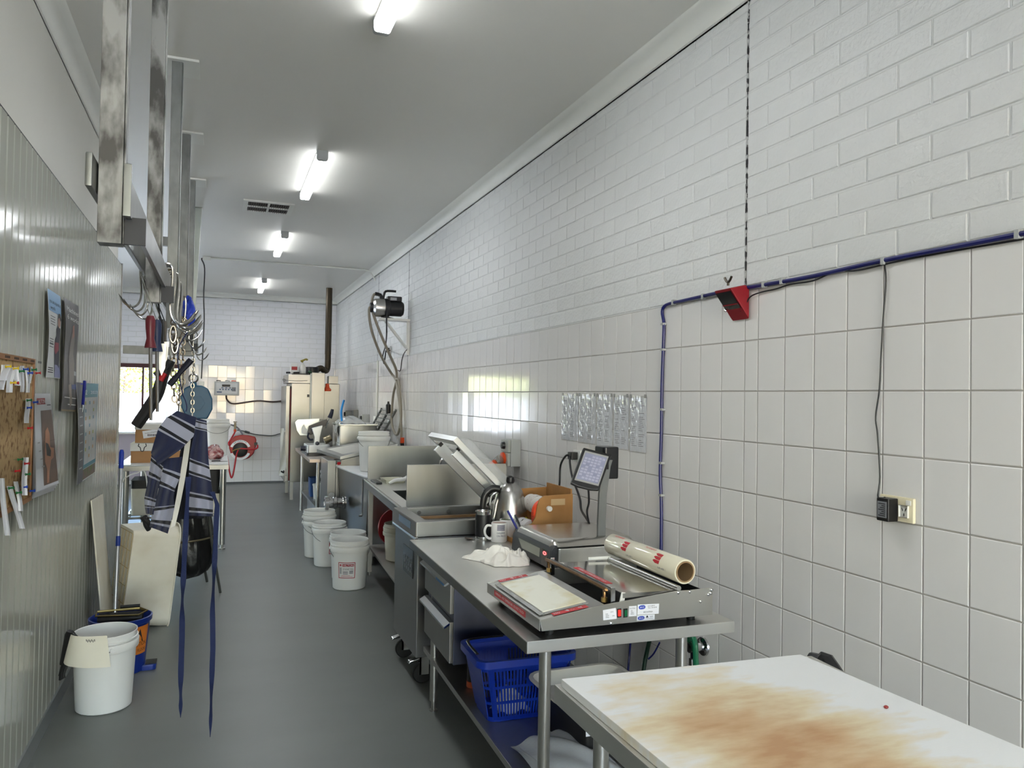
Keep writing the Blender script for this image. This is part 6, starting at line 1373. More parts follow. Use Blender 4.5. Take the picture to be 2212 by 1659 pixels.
b = MB(); b.tube([c+V(-.13, 0, .01), c+V(-.06, -.03, .012), c+V(.05, -.06, .01)], .014, 8, 3); tag(b.build('black_nozzle', black_p), 'black hose nozzle lying at the front edge of the smoke oven top', 'nozzle')
b = MB(); b.ell(c+V(.20, -.05, .025), .03, .03, .025, 10, 8); tag(b.build('green_lump', M('lump_green', (20, 70, 40), .4)), 'small dark green pad on the smoke oven top', 'lump')  # unidentified dark green thing, built as a plain rounded blob
b = MB(); b.tube([PY(617, 820, 11.45), PY(611, 819, 11.45), PY(613, 823, 11.45), PY(618, 821, 11.45)], .006, 6, 4); b.tube([PY(618, 821, 11.45), PY(640, 823, 11.44), PY(664, 822, 11.44)], .004, 6, 2); tag(b.build('wire_skewer', chrome), 'looped wire skewer sticking out at the top of the smoke oven', 'skewer')
t = thing('hanging_cloth', 'white cloth draped over a handle on the left of the smoke oven', 'cloth', tuple(PY(611, 1030, 11.45)))
b = MB(); b.grid(lambda u, v: PY(605+7*v*.8+9*u-3*v*v*3*(1-u), 925+103*v, 11.45)+V(0, .02*math.sin(5*u+8*v), 0), 8, 20, .003); b.build('cloth', M('cloth_white'), t)
b = MB(); b.tube([PY(612, 945, 11.46), V(OX0-.076, 11.55, 1.0)], .008, 6, 1); b.build('peg', steel, t)
b = MB(); b.tube([V(OX0-.0755, 11.52, .47), PY(612, 1021, 11.4), PY(607, 1018, 11.4)], .012, 8, 1); tag(b.build('door_latch_handle', black_p), 'black latch handle low on the left of the smoke oven', 'handle')
# ---- back wall fittings
cb_ = thing('wall_controller', 'grey wall controller with a small display on the back wall', 'controller', (.14, D-.06, 1.50))
b = MB(); b.rbox(-.06, .335, D-.10, D-.0015, 1.50, 1.735, .01); b.build('case', grey_p, cb_, bevel=.012)
b = MB(); b.box(-.03, .305, D-.103, D-.1005, 1.53, 1.71); b.build('face', M('controller_face', (192, 194, 194), .4), cb_)
b = MB(); b.box(.06, .19, D-.1045, D-.1032, 1.645, 1.685); b.build('display', black_p, cb_)
b = MB(); 
for k in range(6): b.box(.02+.045*k, .045+.045*k, D-.1045, D-.1032, 1.59, 1.61)
for k in range(3): b.box(.05+.06*k, .085+.06*k, D-.1045, D-.1032, 1.62, 1.635)
b.box(-.02, .06, D-.1045, D-.1032, 1.545, 1.565); b.build('keys', M('keys_blue', (60, 80, 110), .4), cb_, smooth=0)
b = MB(); b.box(.215, .28, D-.1045, D-.1032, 1.57, 1.64); b.build('keypad', M('keypad_grey', (120, 122, 124), .5), cb_)
for k, (x, l, m_) in enumerate([(.0, 'small black item lying on top of the wall controller', black_p), (.14, 'small silver clip lying on top of the wall controller', chrome), (.24, 'small orange lead lying on the right of the wall controller top', orange_p)]):
    b = MB(); b.tube([V(x-.03, D-.05, 1.745), V(x, D-.055, 1.75), V(x+.04, D-.05, 1.744)], .008, 6, 3); tag(b.build('small_lead', m_), l, 'lead')
b = MB(); b.tube([V(.13, D-.04, 1.499), V(.15, D-.02, 1.42), V(.26, D-.014, 1.36), PY(555, 866, D-.014), PY(590, 868, D-.014), PY(622, 864, D-.014)], .014, 8, 5); tag(b.build('controller_cable', M('cable_brown', (66, 52, 48), .5)), 'brown cable from the wall controller sagging to the smoke oven', 'cable')
# hose reel
rc = V(.42, D-.17, .565)
t = thing('hose_reel', 'red hose reel with black hub mounted on the back wall', 'hose reel', tuple(rc+V(0, 0, -.22)))
reel_m = M('reel_red', (150, 12, 20), .35)
RP = [PY(*p, D-.25) for p in [(497, 950), (508, 943), (522, 940), (538, 941), (552, 944), (554, 950), (553, 965), (548, 980), (538, 990), (524, 994), (510, 991), (499, 982), (495, 968)]]
b = MB(); b.prism(RP, (0, .17, 0)); b.build('case', reel_m, t, bevel=.025, segs=3)
hc2 = PY(519, 972, D-.255)
b = MB(); b.lathe([(.001, .012), (.09, .012), (.115, .004), (.118, -.003)], hc2, 32, (0, -1, 0)); b.build('hub', black_p, t)
b = MB(); 
for s0, s1 in ((.35, 2.8), (3.5, 5.9)):
    b.grid(lambda u, v: hc2+V((.128+.04*v)*math.cos(s0+(s1-s0)*u), -.003, (.128+.04*v)*math.sin(s0+(s1-s0)*u)), 16, 1)
lbo = b.build('reel_label', M('label_white'), t)
b = MB(); v_, f_ = TXT['RETRACTA']; W_ = max(p[0] for p in v_); b.add([hc2+V((.140+p[1]*.022/.72)*math.cos(2.35-1.5*p[0]/W_), -.0042, (.140+p[1]*.022/.72)*math.sin(2.35-1.5*p[0]/W_)) for p in v_], f_); b.build('label_lettering', ink_b, lbo, smooth=0)
b = MB(); b.box(PY(549, 955, D-.25).x, PY(556, 955, D-.25).x, D-.29, D-.2, PY(549, 962, D-.25).z, PY(549, 956, D-.25).z); b.build('hose_guide', black_p, t)
b = MB(); b.box(rc.x-.06, rc.x+.06, D-.08, D-.0015, rc.z-.12, rc.z+.12); b.build('wall_bracket', steel_dull, t)
hr = M('hose_red', (176, 22, 34), .4); hy = D-.28
b = MB(); b.tube([PY(556, 961, hy), PY(556, 967, hy-.02), PY(548, 971, hy-.04), PY(535, 970, hy-.05), PY(519, 969, hy-.05)], .013, 8, 5); b.tube([PY(515, 972, hy-.05), PY(511, 982, hy-.04), PY(508, 1000, hy-.03), PY(504, 1022, hy-.03), PY(500, 1032, hy-.03), PY(496, 1020, hy-.03), PY(493, 1000, hy-.02), PY(490, 985, hy-.02)], .013, 8, 5); b.build('red_hose', hr, t)
b = MB(); b.tube([PY(519, 969, hy-.055), PY(510, 971, hy-.055), PY(501, 975, hy-.055)], .009, 8, 2); b.build('brass_nozzle', M('brass'), t)
tp = PY(508, 921, D-.05)
t = thing('reel_tap', 'brass and chrome tap feeding the hose reel on the back wall', 'tap', tuple(tp))
b = MB(); b.cyl(tp+V(0, .048, 0), tp, .02, n=12); b.cyl(tp+V(0, 0, -.05), tp+V(0, 0, .06), .018, n=12); b.cyl(tp+V(-.03, 0, .075), tp+V(.03, 0, .075), .008, n=8); b.cyl(tp+V(0, 0, .06), tp+V(0, 0, .075), .008, n=8); b.build('tap_body', M('tap_bronze', (140, 130, 110), .35, .9), t)
b = MB(); b.cyl(tp+V(0, -.0, -.09), tp+V(0, 0, -.0505), .022, n=12); b.build('orange_coupling', orange_p, t)
b = MB(); b.tube([tp+V(0, 0, -.09), PY(505, 938, D-.06), PY(498, 950, D-.08), PY(494, 957, D-.12), PY(495, 962, D-.2)], .013, 8, 5); b.build('red_hose', hr, t)
gh = M('hose_grey', (120, 122, 130), .5)
b = MB(); b.tube([PY(478, 919, D-.03), PY(495, 917, D-.03), PY(510, 922, D-.03), PY(520, 932, D-.03), PY(527, 945, D-.03)], .013, 8, 5); tag(b.build('grey_hose', gh), 'grey hose curving over the tap to the red hose reel', 'hose')
b = MB(); b.tube([PY(512, 929, D-.02), PY(530, 932, D-.02), PY(545, 937, D-.02), PY(565, 940, D-.02), PY(588, 941, D-.02), PY(604, 937, D-.02), PY(618, 934, D-.02)], .009, 6, 5); b.cyl(PY(529, 932, D-.021), PY(539, 935, D-.021), .019, n=8); tag(b.build('black_lead', M('lead_dark', (50, 54, 56), .5)), 'thin dark lead with an inline plug running right across the back wall', 'cable')
# ---- back prep table and what stands on it
bt = thing('prep_table', 'steel legged prep table with white top below the back window', 'table', (-.32, 9.0, 0))
b = MB(); b.box(-.87, .115, 8.0, 10.0, .79, .835); b.build('top_frame', steel_dull, bt, bevel=.003)
b = MB(); b.box(-.868, .113, 8.0, 9.995, .8355, .85); b.build('top_board', M('board_white'), bt, bevel=.003)
for (x, y) in ((-.80, 8.06), (.065, 8.06), (-.80, 9.9), (.065, 9.9)): b = MB(); b.cyl((x, y, .045), (x, y, .789), .03, n=18); b.cyl((x, y, .012), (x, y, .045), .014, n=10); b.cyl((x, y, 0), (x, y, .012), .035, n=14); b.build('leg', steel, bt)
for k in range(9): b = MB(); b.cyl((-.80, 8.1+.22*k, .33), (.065, 8.1+.22*k, .33), .011, n=8); b.build('shelf_bar', steel, bt)
b = MB(); b.box(-.82, -.78, 8.1, 9.9, .3, .318); b.box(.045, .085, 8.1, 9.9, .3, .318); b.build('shelf_rail', steel, bt)
b7 = bucket('white_bucket', 'large white bucket on the back prep table', (0.0, 9.05, .8505), .40, .125, bail=.4)
t = thing('meat_bag', 'bag of raw pink meat on the back prep table', 'meat', (-.02, 8.55, .8505))
def mt(u, v):
    a, q = 6.283*u, 3.14*v; k = 1+.16*math.sin(3*a+2*q)+.12*mnoise.noise(V(3*math.cos(a)*math.sin(q), 3*math.sin(a)*math.sin(q), 3*math.cos(q)))
    return V(-.02+.085*math.sin(q)*math.cos(a)*k, 8.55+.11*math.sin(q)*math.sin(a)*k, .8505+max(.001, .065-.075*math.cos(q)*k))
b = MB(); b.grid(mt, 30, 20); b.build('meat', M('meat_marbled', (142, 62, 66), .25, vs=22, col2=(206, 170, 168), lo=.42, hi=.6, coat=.6, bump=.4, bs=20), t)
b = MB(); b.tube([V(-.045, 8.20, .858), V(.0, 8.21, .859), V(.035, 8.215, .858)], .010, 8, 2, flat=.6); b.box(.0355, .105, 8.21, 8.222, .852, .855); tag(b.build('dark_knife', black_p), 'dark handled knife lying on the near right edge of the prep table', 'knife')
def cbox(name, label, x0, x1, y0, y1, z0, z1, band, printed):
    t = thing(name, label, 'box', ((x0+x1)/2, (y0+y1)/2, z0))
    b = MB(); b.box(x0, x1, y0, y1, z0, z1-band); b.build('carton', card, t, bevel=.003)
    b = MB(); b.box(x0-.006, x1+.006, y0-.006, y1+.006, z1-band+.0005, z1); b.build('white_lid', M('carton_white', (222, 220, 214), .7), t, bevel=.003)
    if printed == 'bull':
        b = MB(); c = V(x0+.10, y0-.0065, z1-band/2)
        for s in (-1, 1): b.tube([c+V(s*.012, 0, -.035), c+V(s*.02, 0, .0), c+V(s*.035, 0, .01), c+V(s*.03, 0, .035)], .004, 6, 3)
        b.tube([c+V(-.012, 0, -.035), c+V(0, 0, -.04), c+V(.012, 0, -.035)], .004, 6, 2)
        b.text('PURE', V(x0+.25, y0-.0068, z1-band*.4), (1, 0, 0), (0, 0, 1), .03, .09); b.text('BEEF', V(x0+.27, y0-.0068, z1-band*.75), (1, 0, 0), (0, 0, 1), .02, .05); b.build('bull_print', ink_b, t, smooth=0)
    else:
        b = MB(); c = V(x0+.14, y0-.001, z0+.09); b.obox(c, (.072, 0, .012), (0, .0004, 0), (-.006, 0, .036)); o = b.build('shipping_label', M('label_white'), t)
        b = MB()
        b.text('Product of Australia', c+V(.0, -.0008, .012), (1, 0, .166), (-.166, 0, 1), .011, .11)
        for k in range(9): q = c+V(-.03+.009*k, -.0008, -.014); b.box(q.x, q.x+.005, q.y-.0002, q.y, q.z-.012, q.z+.010)
        b.build('label_print', ink_b, o, smooth=0)
    return t
cbox('carton', 'lower cardboard carton with white lid and bull print on the prep table', -.775, -.33, 8.2, 8.75, .8505, 1.04, .075, 'bull')
cbox('carton', 'upper cardboard carton with white lid and shipping label', -.745, -.35, 8.25, 8.72, 1.0415, 1.225, .055, 'ship')
# under the prep table
t = thing('black_tub', 'black plastic tub under the right end of the prep table', 'tub', (-.05, 8.45, .342))
b = MB(); b.tray(-.20, .03, 8.15, 8.7, .542, .77, .03, .01, .004); b.build('body', M('tub_black', (16, 16, 18), .5), t)
t = thing('white_crate', 'white plastic crate under the black tub', 'crate', (-.05, 8.45, .342))
b = MB(); b.tray(-.215, .035, 8.14, 8.72, .342, .541, .03, .015, .004, 4, .008); b.build('body', white_p2, t)
t = thing('white_tub', 'white tub with dark lid under the left end of the prep table', 'tub', (-.65, 8.35, .342))
b = MB(); b.tray(-.76, -.50, 8.2, 8.6, .342, .60, .03, .01, .004); b.build('body', white_p2, t)
b = MB(); b.rbox(-.77, -.49, 8.19, 8.61, .601, .68, .03); b.build('dark_lid', M('tub_black'), t)
# ================================================================ things on the walls
# plastic sleeves with price lists on the right wall
xw = 1.9485
film2 = bpy.data.materials.new('sleeve_film'); film2.use_nodes = True; n = film2.node_tree; n.nodes.remove(n.nodes['Principled BSDF'])
tr = n.nodes.new('ShaderNodeBsdfTransparent'); gl = n.nodes.new('ShaderNodeBsdfGlossy'); gl.inputs['Roughness'].default_value = .09; mx = n.nodes.new('ShaderNodeMixShader')
lw_ = n.nodes.new('ShaderNodeLayerWeight'); lw_.inputs[0].default_value = .35; mr = n.nodes.new('ShaderNodeMapRange'); mr.inputs['To Min'].default_value = .06; mr.inputs['To Max'].default_value = .55
n.links.new(lw_.outputs['Facing'], mr.inputs[0]); n.links.new(mr.outputs[0], mx.inputs[0]); n.links.new(tr.outputs[0], mx.inputs[1]); n.links.new(gl.outputs[0], mx.inputs[2]); n.links.new(mx.outputs[0], n.nodes['Material Output'].inputs[0])
tc = n.nodes.new('ShaderNodeTexCoord'); mp = n.nodes.new('ShaderNodeMapping'); mp.inputs['Rotation'].default_value = (.5, 0, 0); mp.inputs['Scale'].default_value = (1, 4.5, 1.1); n.links.new(tc.outputs['Object'], mp.inputs[0])
nz = n.nodes.new('ShaderNodeTexNoise'); nz.inputs['Scale'].default_value = 4; nz.inputs['Detail'].default_value = 3; n.links.new(mp.outputs[0], nz.inputs['Vector']); bp = n.nodes.new('ShaderNodeBump'); bp.inputs['Distance'].default_value = .03; bp.inputs['Strength'].default_value = .5
n.links.new(nz.outputs['Fac'], bp.inputs['Height']); n.links.new(bp.outputs[0], gl.inputs['Normal']); MAT['film2'] = film2
ys = [4.19, 3.96, 3.74, 3.55, 3.38, 3.205]
nm_ = ['leftmost', 'second from left', 'middle', 'second from right', 'rightmost']
for k in range(5):
    y1, y0 = ys[k]-.002, ys[k+1]+.002; zt_, zb_ = 1.572-.002*k, 1.292-.003*k
    t = thing('price_list', 'price list in a shiny plastic sleeve on the tiles, %s of five' % nm_[k], 'sheet', (xw, (y0+y1)/2, zb_), 0, None)
    b = MB(); b.box(xw-.0015, xw-.0005, y0+.008, y1-.008, zb_+.006, zt_-.01); b.build('paper', M('paper_list', (228, 230, 234), .7), t)
    b = MB(); z = zt_-.03
    while z > zb_+.03:
        for c_ in (0, 1):
            if random.random() < .85: ya = y1-.02-.5*(y1-y0-.03)*c_-.0; b.box(xw-.0019, xw-.0016, ya-random.uniform(.025, .055), ya, z-.0022, z)
        z -= .0095 if random.random() < .88 else .019
    b.build('text_lines', M('ink_list', (110, 112, 118), .8), t, smooth=0)
    ph = random.uniform(0, 6)
    def flm(u, v):
        yy = y0+(y1-y0)*u; zz = zb_+(zt_-zb_)*v; dg_ = .0035*math.sin(22*(u*.8+v*.7)+ph)+.003*math.sin(37*(u-.5*v)+2*ph)
        return V(xw-.004-.006*math.sin(3.14*u)*abs(math.sin(3.14*v+.3))-abs(dg_)*math.sin(3.14*v), yy, zz)
    b = MB(); b.grid(flm, 30, 30); b.build('plastic_sleeve', film2, t)
    for yy in (y0+.015, y1-.015): b = MB(); b.box(xw-.0075, xw-.0045, yy-.008, yy+.008, zt_-.012, zt_+.006); b.build('tape', M('tape_grey', (150, 150, 146), .3), t)
# blue cable with clips, black lead, alarm
P = [V(1.94, -.2, 1.992), V(1.94, 1.36, 1.992), V(1.94, 1.80, 1.994), V(1.94, 2.1, 1.988), V(1.94, 2.4, 1.992), V(1.94, 2.62, 1.996), V(1.94, 2.9, 1.992), V(1.94, 3.04, 1.988), V(1.94, 3.075, 1.96), V(1.94, 3.06, 1.90), V(1.94, 3.062, 1.8), V(1.94, 3.07, 1.6), V(1.94, 3.07, 1.4), V(1.94, 3.075, 1.2), V(1.94, 3.06, 1.0), V(1.94, 3.06, .55)]
t = thing('blue_wall_cable', 'blue cable clipped along the top of the tiles and down the wall', 'cable', (1.94, 3.06, .55))
b = MB(); b.tube(P, .0075, 8, 4); b.build('cable', wire_blue, t)
for y in (1.37, 1.80, 2.26, 2.36, 2.75, 2.98): b = MB(); b.box(1.931, 1.951, y-.006, y+.006, 1.980, 2.004); b.build('clip', grey_p, t)
for z in (1.9, 1.78, 1.5, 1.25, 1.1): b = MB(); b.box(1.931, 1.951, 3.053, 3.075, z-.005, z+.005); b.build('clip', grey_p, t)
b = MB(); b.tube([V(1.945, 1.36, 1.978), V(1.943, 1.7, 1.984), V(1.940, 1.9, 1.978), V(1.943, 2.0, 1.990), V(1.940, 2.1, 1.972), V(1.944, 2.22, 1.975), V(1.945, 2.3, 1.968), V(1.944, 2.38, 1.966), V(1.94, 2.44, 1.955), V(1.93, 2.46, 1.92), V(1.92, 2.475, 1.90)], .0028, 6, 6); tag(b.build('thin_wire', wire_b), 'thin black wire twisting below the blue cable to the red box', 'wire')
ad = PX(1915, 1107, 1.90)
t = thing('power_adaptor', 'black power adaptor plugged in the cream power point', 'adaptor', tuple(ad+V(0, 0, -.035)))
yA, yB_ = 1.737, 1.782
b = MB(); b.rbox(1.897, 1.9385, yA, yB_, 1.186, 1.256, .004); b.build('body', black_p, t, bevel=.004)
b = MB(); b.box(1.8955, 1.8968, yA+.006, yB_-.006, 1.197, 1.246); o = b.build('rating_label', M('rating_grey', (120, 122, 126), .4), t)
b = MB()
for k in range(7): b.box(1.8948, 1.8954, yA+.010, yB_-.010-.006*(k % 3), 1.202+.006*k, 1.2045+.006*k)
b.build('label_print', ink_b, o, smooth=0)
b = MB(); b.tube([V(1.915, 1.766, 1.2565), PX(1897, 1075, 1.93), PX(1901, 1030, 1.94), PX(1896, 940, 1.943), PX(1892, 900, 1.943), PX(1900, 840, 1.943), PX(1904, 760, 1.943), PX(1908, 690, 1.943), PX(1914, 610, 1.943), PX(1911, 572, 1.943)], .0028, 6, 5); b.build('lead', wire_b, t)
t = thing('power_outlet', 'cream double power point on the right wall tiles', 'power point', (1.945, 1.745, 1.19))
b = MB(); b.rbox(1.939, 1.9494, 1.684, 1.808, 1.187, 1.262, .003); b.build('plate', cream_p, t, bevel=.003)
for y in (1.70, 1.79): b = MB(); b.box(1.9355, 1.9388, y-.009, y+.009, 1.240, 1.255); b.build('rocker', M('rocker_white', (230, 228, 220), .3), t, bevel=.002)
b = MB(); b.rbox(1.9375, 1.9388, 1.70, 1.732, 1.202, 1.238, .006); sk_ = b.build('socket_face', M('rocker_white'), t)
b = MB(); x = 1.9368
b.obox((x, 1.722, 1.226), (.0004, 0, 0), (0, .0012, .0), (0, .002, .0045)); b.obox((x, 1.710, 1.226), (.0004, 0, 0), (0, .0012, 0), (0, -.002, .0045)); b.obox((x, 1.716, 1.210), (.0004, 0, 0), (0, .0012, 0), (0, 0, .004)); b.build('slots', ink_b, sk_, smooth=0)
al = thing('alarm_box', 'red wedge shaped box with black face at the top of the tiles', 'alarm', (1.90, 2.51, 1.86))
ys0 = 2.452
PP = [PY(*p, ys0) for p in [(1577, 620), (1605, 615.5), (1611, 620), (1613, 658), (1606, 669.5)]]
prf2 = [V(1.83, 0, 2.0), V(1.925, 0, 2.003), V(1.945, 0, 1.992), V(1.945, 0, 1.868), V(1.925, 0, 1.838)]
q = [PY(1577, 622, ys0), PY(1606, 669, ys0)]
prf2[0] = V(q[0].x, 0, q[0].z); prf2[4] = V(q[1].x, 0, q[1].z)
b = MB(); b.prism([p+V(0, ys0, 0) for p in prf2], (0, .105, 0)); b.build('housing', red_box, al, bevel=.006)
f0, f1 = prf2[0], prf2[4]; dv = (f1-f0).normalized(); nv = V(dv.z, 0, -dv.x); nv = nv if nv.x < 0 else -nv
b = MB(); L2 = (f1-f0).length
b.hexa([f0+dv*.012+V(0, ys0+.006, 0)+nv*.0005, f0+dv*(L2-.012)+V(0, ys0+.006, 0)+nv*.0005, f0+dv*(L2-.012)+V(0, ys0+.099, 0)+nv*.0005, f0+dv*.012+V(0, ys0+.099, 0)+nv*.0005]+[f0+dv*a+V(0, y, 0)+nv*.003 for a, y in ((.012, ys0+.006), (L2-.012, ys0+.006), (L2-.012, ys0+.099), (.012, ys0+.099))]); b.build('black_face', M('panel_black_gloss'), al)
b = MB(); c = f0+dv*(L2-.035); b.hexa([c+V(0, ys0+.008, 0)+nv*.0035, c+dv*.004+V(0, ys0+.008, 0)+nv*.0035, c+dv*.004+V(0, ys0+.097, 0)+nv*.0035, c+V(0, ys0+.097, 0)+nv*.0035, c+V(0, ys0+.008, 0)+nv*.006, c+dv*.004+V(0, ys0+.008, 0)+nv*.006, c+dv*.004+V(0, ys0+.097, 0)+nv*.006, c+V(0, ys0+.097, 0)+nv*.006]); b.build('red_rib', red_box, al)
b = MB(); c = f0+dv*(L2-.02)+V(0, ys0+.075, 0); b.cyl(c+nv*.003, c+nv*.02, .004, n=8); b.ell(c+nv*.022, .006, .006, .006, 8, 6); b.build('toggle', chrome, al)
b = MB(); c = V(1.88, ys0+.05, prf2[1].z); b.cyl(c, c+V(0, 0, .012), .005, n=8); b.tube([c+V(0, 0, .012), c+V(0, .012, .02), c+V(0, .022, .034)], .005, 6, 2); b.tube([c+V(0, 0, .012), c+V(0, -.012, .02), c+V(0, -.022, .034)], .005, 6, 2); b.build('wing_nut', M('nut_dark', (70, 64, 56), .4, .8), al)
# isolator with orange plug above the packer
t = thing('isolator_switch', 'grey isolator box with rotary switch and orange outlet above the packer', 'isolator', (1.905, 4.95, 1.07))
b = MB(); b.box(1.875, 1.9494, 4.853, 5.0, 1.07, 1.255); b.build('case', grey_p, t, bevel=.004)
for z0, z1 in ((1.168, 1.251), (1.074, 1.164)): b = MB(); b.box(1.855, 1.8745, 4.857, 4.996, z0, z1); b.build('front_plate', M('isolator_face', (168, 170, 162), .4), t, bevel=.004)
b = MB(); b.lathe([(.001, .022), (.022, .02), (.026, 0)], (1.8545, 4.93, 1.212), 20, (-1, 0, 0)); b.build('rotary_knob', black_p, t)
b = MB(); b.lathe([(.036, 0), (.043, .0), (.043, .014), (.036, .018), (.001, .018)], (1.8545, 4.93, 1.122), 28, (-1, 0, -.1)); b.build('outlet_collar', orange_p, t)
pd = V(-.8, -.1, -.45).normalized(); c = V(1.835, 4.93, 1.118)
plg = thing('orange_plug', 'orange plug with clear shroud in the isolator outlet', 'plug', tuple(c+V(-.05, 0, -.06)))
b = MB(); b.lathe([(.036, 0), (.034, .03), (.028, .05), (.020, .055)], c, 24, pd); b.build('clear_shroud', M('shroud_smoke', (120, 116, 108), .15, alpha=.6), plg)
b = MB(); b.lathe([(.001, .045), (.024, .045), (.025, .085), (.02, .095), (.001, .095)], c, 20, pd); b.build('plug_body', orange_p, plg)
e = c+pd*.095; b = MB(); b.tube([e, e+pd*.03, e+V(-.02, -.0, -.09), e+V(.01, -.02, -.15), V(1.78, 4.80, .93)], .0075, 8, 5); b.build('lead', wire_b, plg)
# far isolators and outlets on the right wall
def iso(y, z, lab, w_=.11, h=.2, d=.1):
    t = thing('isolator_switch', lab, 'isolator', (1.95-d/2, y, z))
    b = MB(); b.box(1.95-d+.02, 1.9494, y, y+w_, z, z+h); b.build('case', grey_p, t, bevel=.004)
    b = MB(); b.box(1.95-d, 1.95-d+.0195, y+.004, y+w_-.004, z+.09, z+h-.004); b.build('front_plate', M('isolator_face'), t, bevel=.003)
    b = MB(); b.lathe([(.001, .022), (.03, .02), (.034, 0)], (1.95-d-.0005, y+w_*.5, z+h*.72), 16, (-1, 0, 0)); b.build('rotary_knob', black_p, t)
    b = MB(); b.lathe([(.001, .03), (.045, .03), (.055, 0)], (1.95-d+.018, y+w_*.5, z+.05), 20, (-1, 0, -.2)); b.build('outlet_collar', orange_p, t)
    b = MB(); b.tube([V(1.95-d-.01, y+w_*.5, z+.04), V(1.95-d-.10, y+w_*.5-.02, z+.0), V(1.95-d-.13, y+w_*.4, z-.03)], .032, 10, 2); b.build('plug', M('plug_orange_dark', (190, 70, 34), .4), t)
iso(10.45, 1.08, 'grey isolator with orange plug nearest the wire rack'); iso(11.9, 1.1, 'grey isolator with orange plug beside the smoke oven')
b = MB(); b.box(1.88, 1.949, 11.35, 11.5, 1.12, 1.32); tag(b.build('grey_box', M('box_grey', (130, 130, 126), .4), bevel=.01), 'plain grey box on the wall between the two far isolators', 'box')
t = thing('wall_outlet', 'white outlet with a black plug low on the far right wall', 'power point', (1.94, 9.93, 1.08))
b = MB(); b.box(1.93, 1.9494, 9.75, 9.85, 1.08, 1.155); b.build('plate', white_p, t)
b = MB(); b.tube([V(1.925, 9.8, 1.11), V(1.88, 9.8, 1.11), V(1.82, 9.8, 1.06), V(1.78, 9.82, .98)], .012, 8, 3); b.build('plug', black_p, t)
p = PX(842, 915, 1.949); b = MB(); b.rbox(1.93, 1.949, p.y-.05, p.y+.06, p.z-.07, p.z+.06, .004); tag(b.build('wall_switch', white_p, bevel=.003), 'white switch plate on the tiles behind the grey hoses', 'switch')
# wire rack leaning on the wall
t = thing('wire_rack', 'grey wire rack leaning on the right wall behind the floor hose', 'rack', (1.85, 9.2, .8205))
rk = M('rack_grey', (128, 130, 128), .4, .6)
def RK(y, z): return V(1.80+.13*(z-.82)/.55, y, z)
cols_ = [(9.55, 10.35), (9.10, 9.85), (8.72, 9.45)]
for yt, yb3 in cols_: b = MB(); b.tube([RK(yb3, .83), RK(yt+(yb3-yt)*.3, 1.2), RK(yt, 1.375)], .014, 8, 1); b.build('rail', rk, t)
for k in range(11):
    f = k/10; z = .86+.50*f; a, c = cols_[0], cols_[2]; g = (z-.83)/.545; b = MB(); b.cyl(RK(a[1]+(a[0]-a[1])*g, z), RK(c[1]+(c[0]-c[1])*g, z), .006, n=6); b.build('rung', rk, t)
# pump on its bracket
y = 8.2
t = thing('pump_bracket', 'white steel wall bracket under the black pump', 'bracket', (1.8, y, 2.0))
q0, q1 = PY(818, 689, y), V(1.949, y, 0); za = q0.z
b = MB(); b.box(q0.x, 1.9494, y-.04, y+.10, za-.012, za+.012); b.build('arm', white_p, t, bevel=.002)
b = MB(); b.box(1.915, 1.9494, y-.02, y+.02, 1.99, za-.0125); b.build('wall_post', white_p, t)
for d in (-.025, .035): b = MB(); b.tube([V(q0.x+.07, y+d, za-.014), V(1.935, y+d, 2.05)], .011, 6, 1); b.build('brace', white_p, t)
pump_t = t = thing('pump', 'black and stainless water pump high on the right wall', 'pump', (1.75, y, za+.012))
pcz = za+.125; yc = y+.03
pl_, pr_ = PY(803, 655, yc).x, PY(870, 660, yc).x
mid = pl_+(pr_-pl_)*.36
b = MB(); b.lathe([(.001, 0), (.07, .0), (.095, .02), (.10, .04), (.10, mid-pl_), (.001, mid-pl_)], (pl_+.01, yc, pcz), 32, (1, 0, 0)); b.build('pump_housing', steel, t)
b = MB(); b.lathe([(.001, -.03), (.05, -.03), (.06, .0), (.001, .002)], (pl_+.01, yc, pcz), 20, (1, 0, 0)); b.build('inlet_cap', black_p, t)
b = MB(); b.lathe([(.105, 0), (.105, .05), (.085, .06), (.085, pr_-mid-.03), (.07, pr_-mid-.008), (.001, pr_-mid-.005)], (mid+.01, yc, pcz), 32, (1, 0, 0)); b.build('motor', black_p, t)
b = MB(); b.cyl((pr_+.002, yc, pcz), (pr_+.008, yc, pcz), .018, n=14); b.build('yellow_dot', M('dot_yellow', (206, 200, 40), .4), t)
b = MB(); b.box(mid+.04, pr_-.02, yc-.05, yc+.05, pcz+.075, pcz+.13); b.build('terminal_box', black_p, t, bevel=.012)
b = MB(); b.box(mid+.07, mid+.14, yc-.0525, yc-.0505, pcz+.085, pcz+.115); b.build('rating_plate', M('plate_silver', (170, 170, 172), .4), t)
b = MB(); b.tube([V(mid, yc, pcz+.10), V(mid+.015, yc, pcz+.17), V(mid+.05, yc, pcz+.19), V(mid+.14, yc, pcz+.19)], .013, 8, 2); b.build('carry_handle', black_p, t)
b = MB(); b.prism([V(mid-.02, yc-.05, za+.0125), V(mid+.12, yc-.05, za+.0125), V(mid+.02, yc-.05, pcz-.09)], (0, .1, 0)); b.build('foot', black_p, t)
b = MB(); b.tube([V(mid-.02, yc, pcz+.1), V(mid-.03, yc, pcz+.14), V(mid-.09, yc, pcz+.15)], .02, 8, 2); b.build('outlet_elbow', black_p, t)
hs = M('hose_taupe', (138, 130, 116), .45)
def wallp(px, py): return PX(px, py, 1.905)
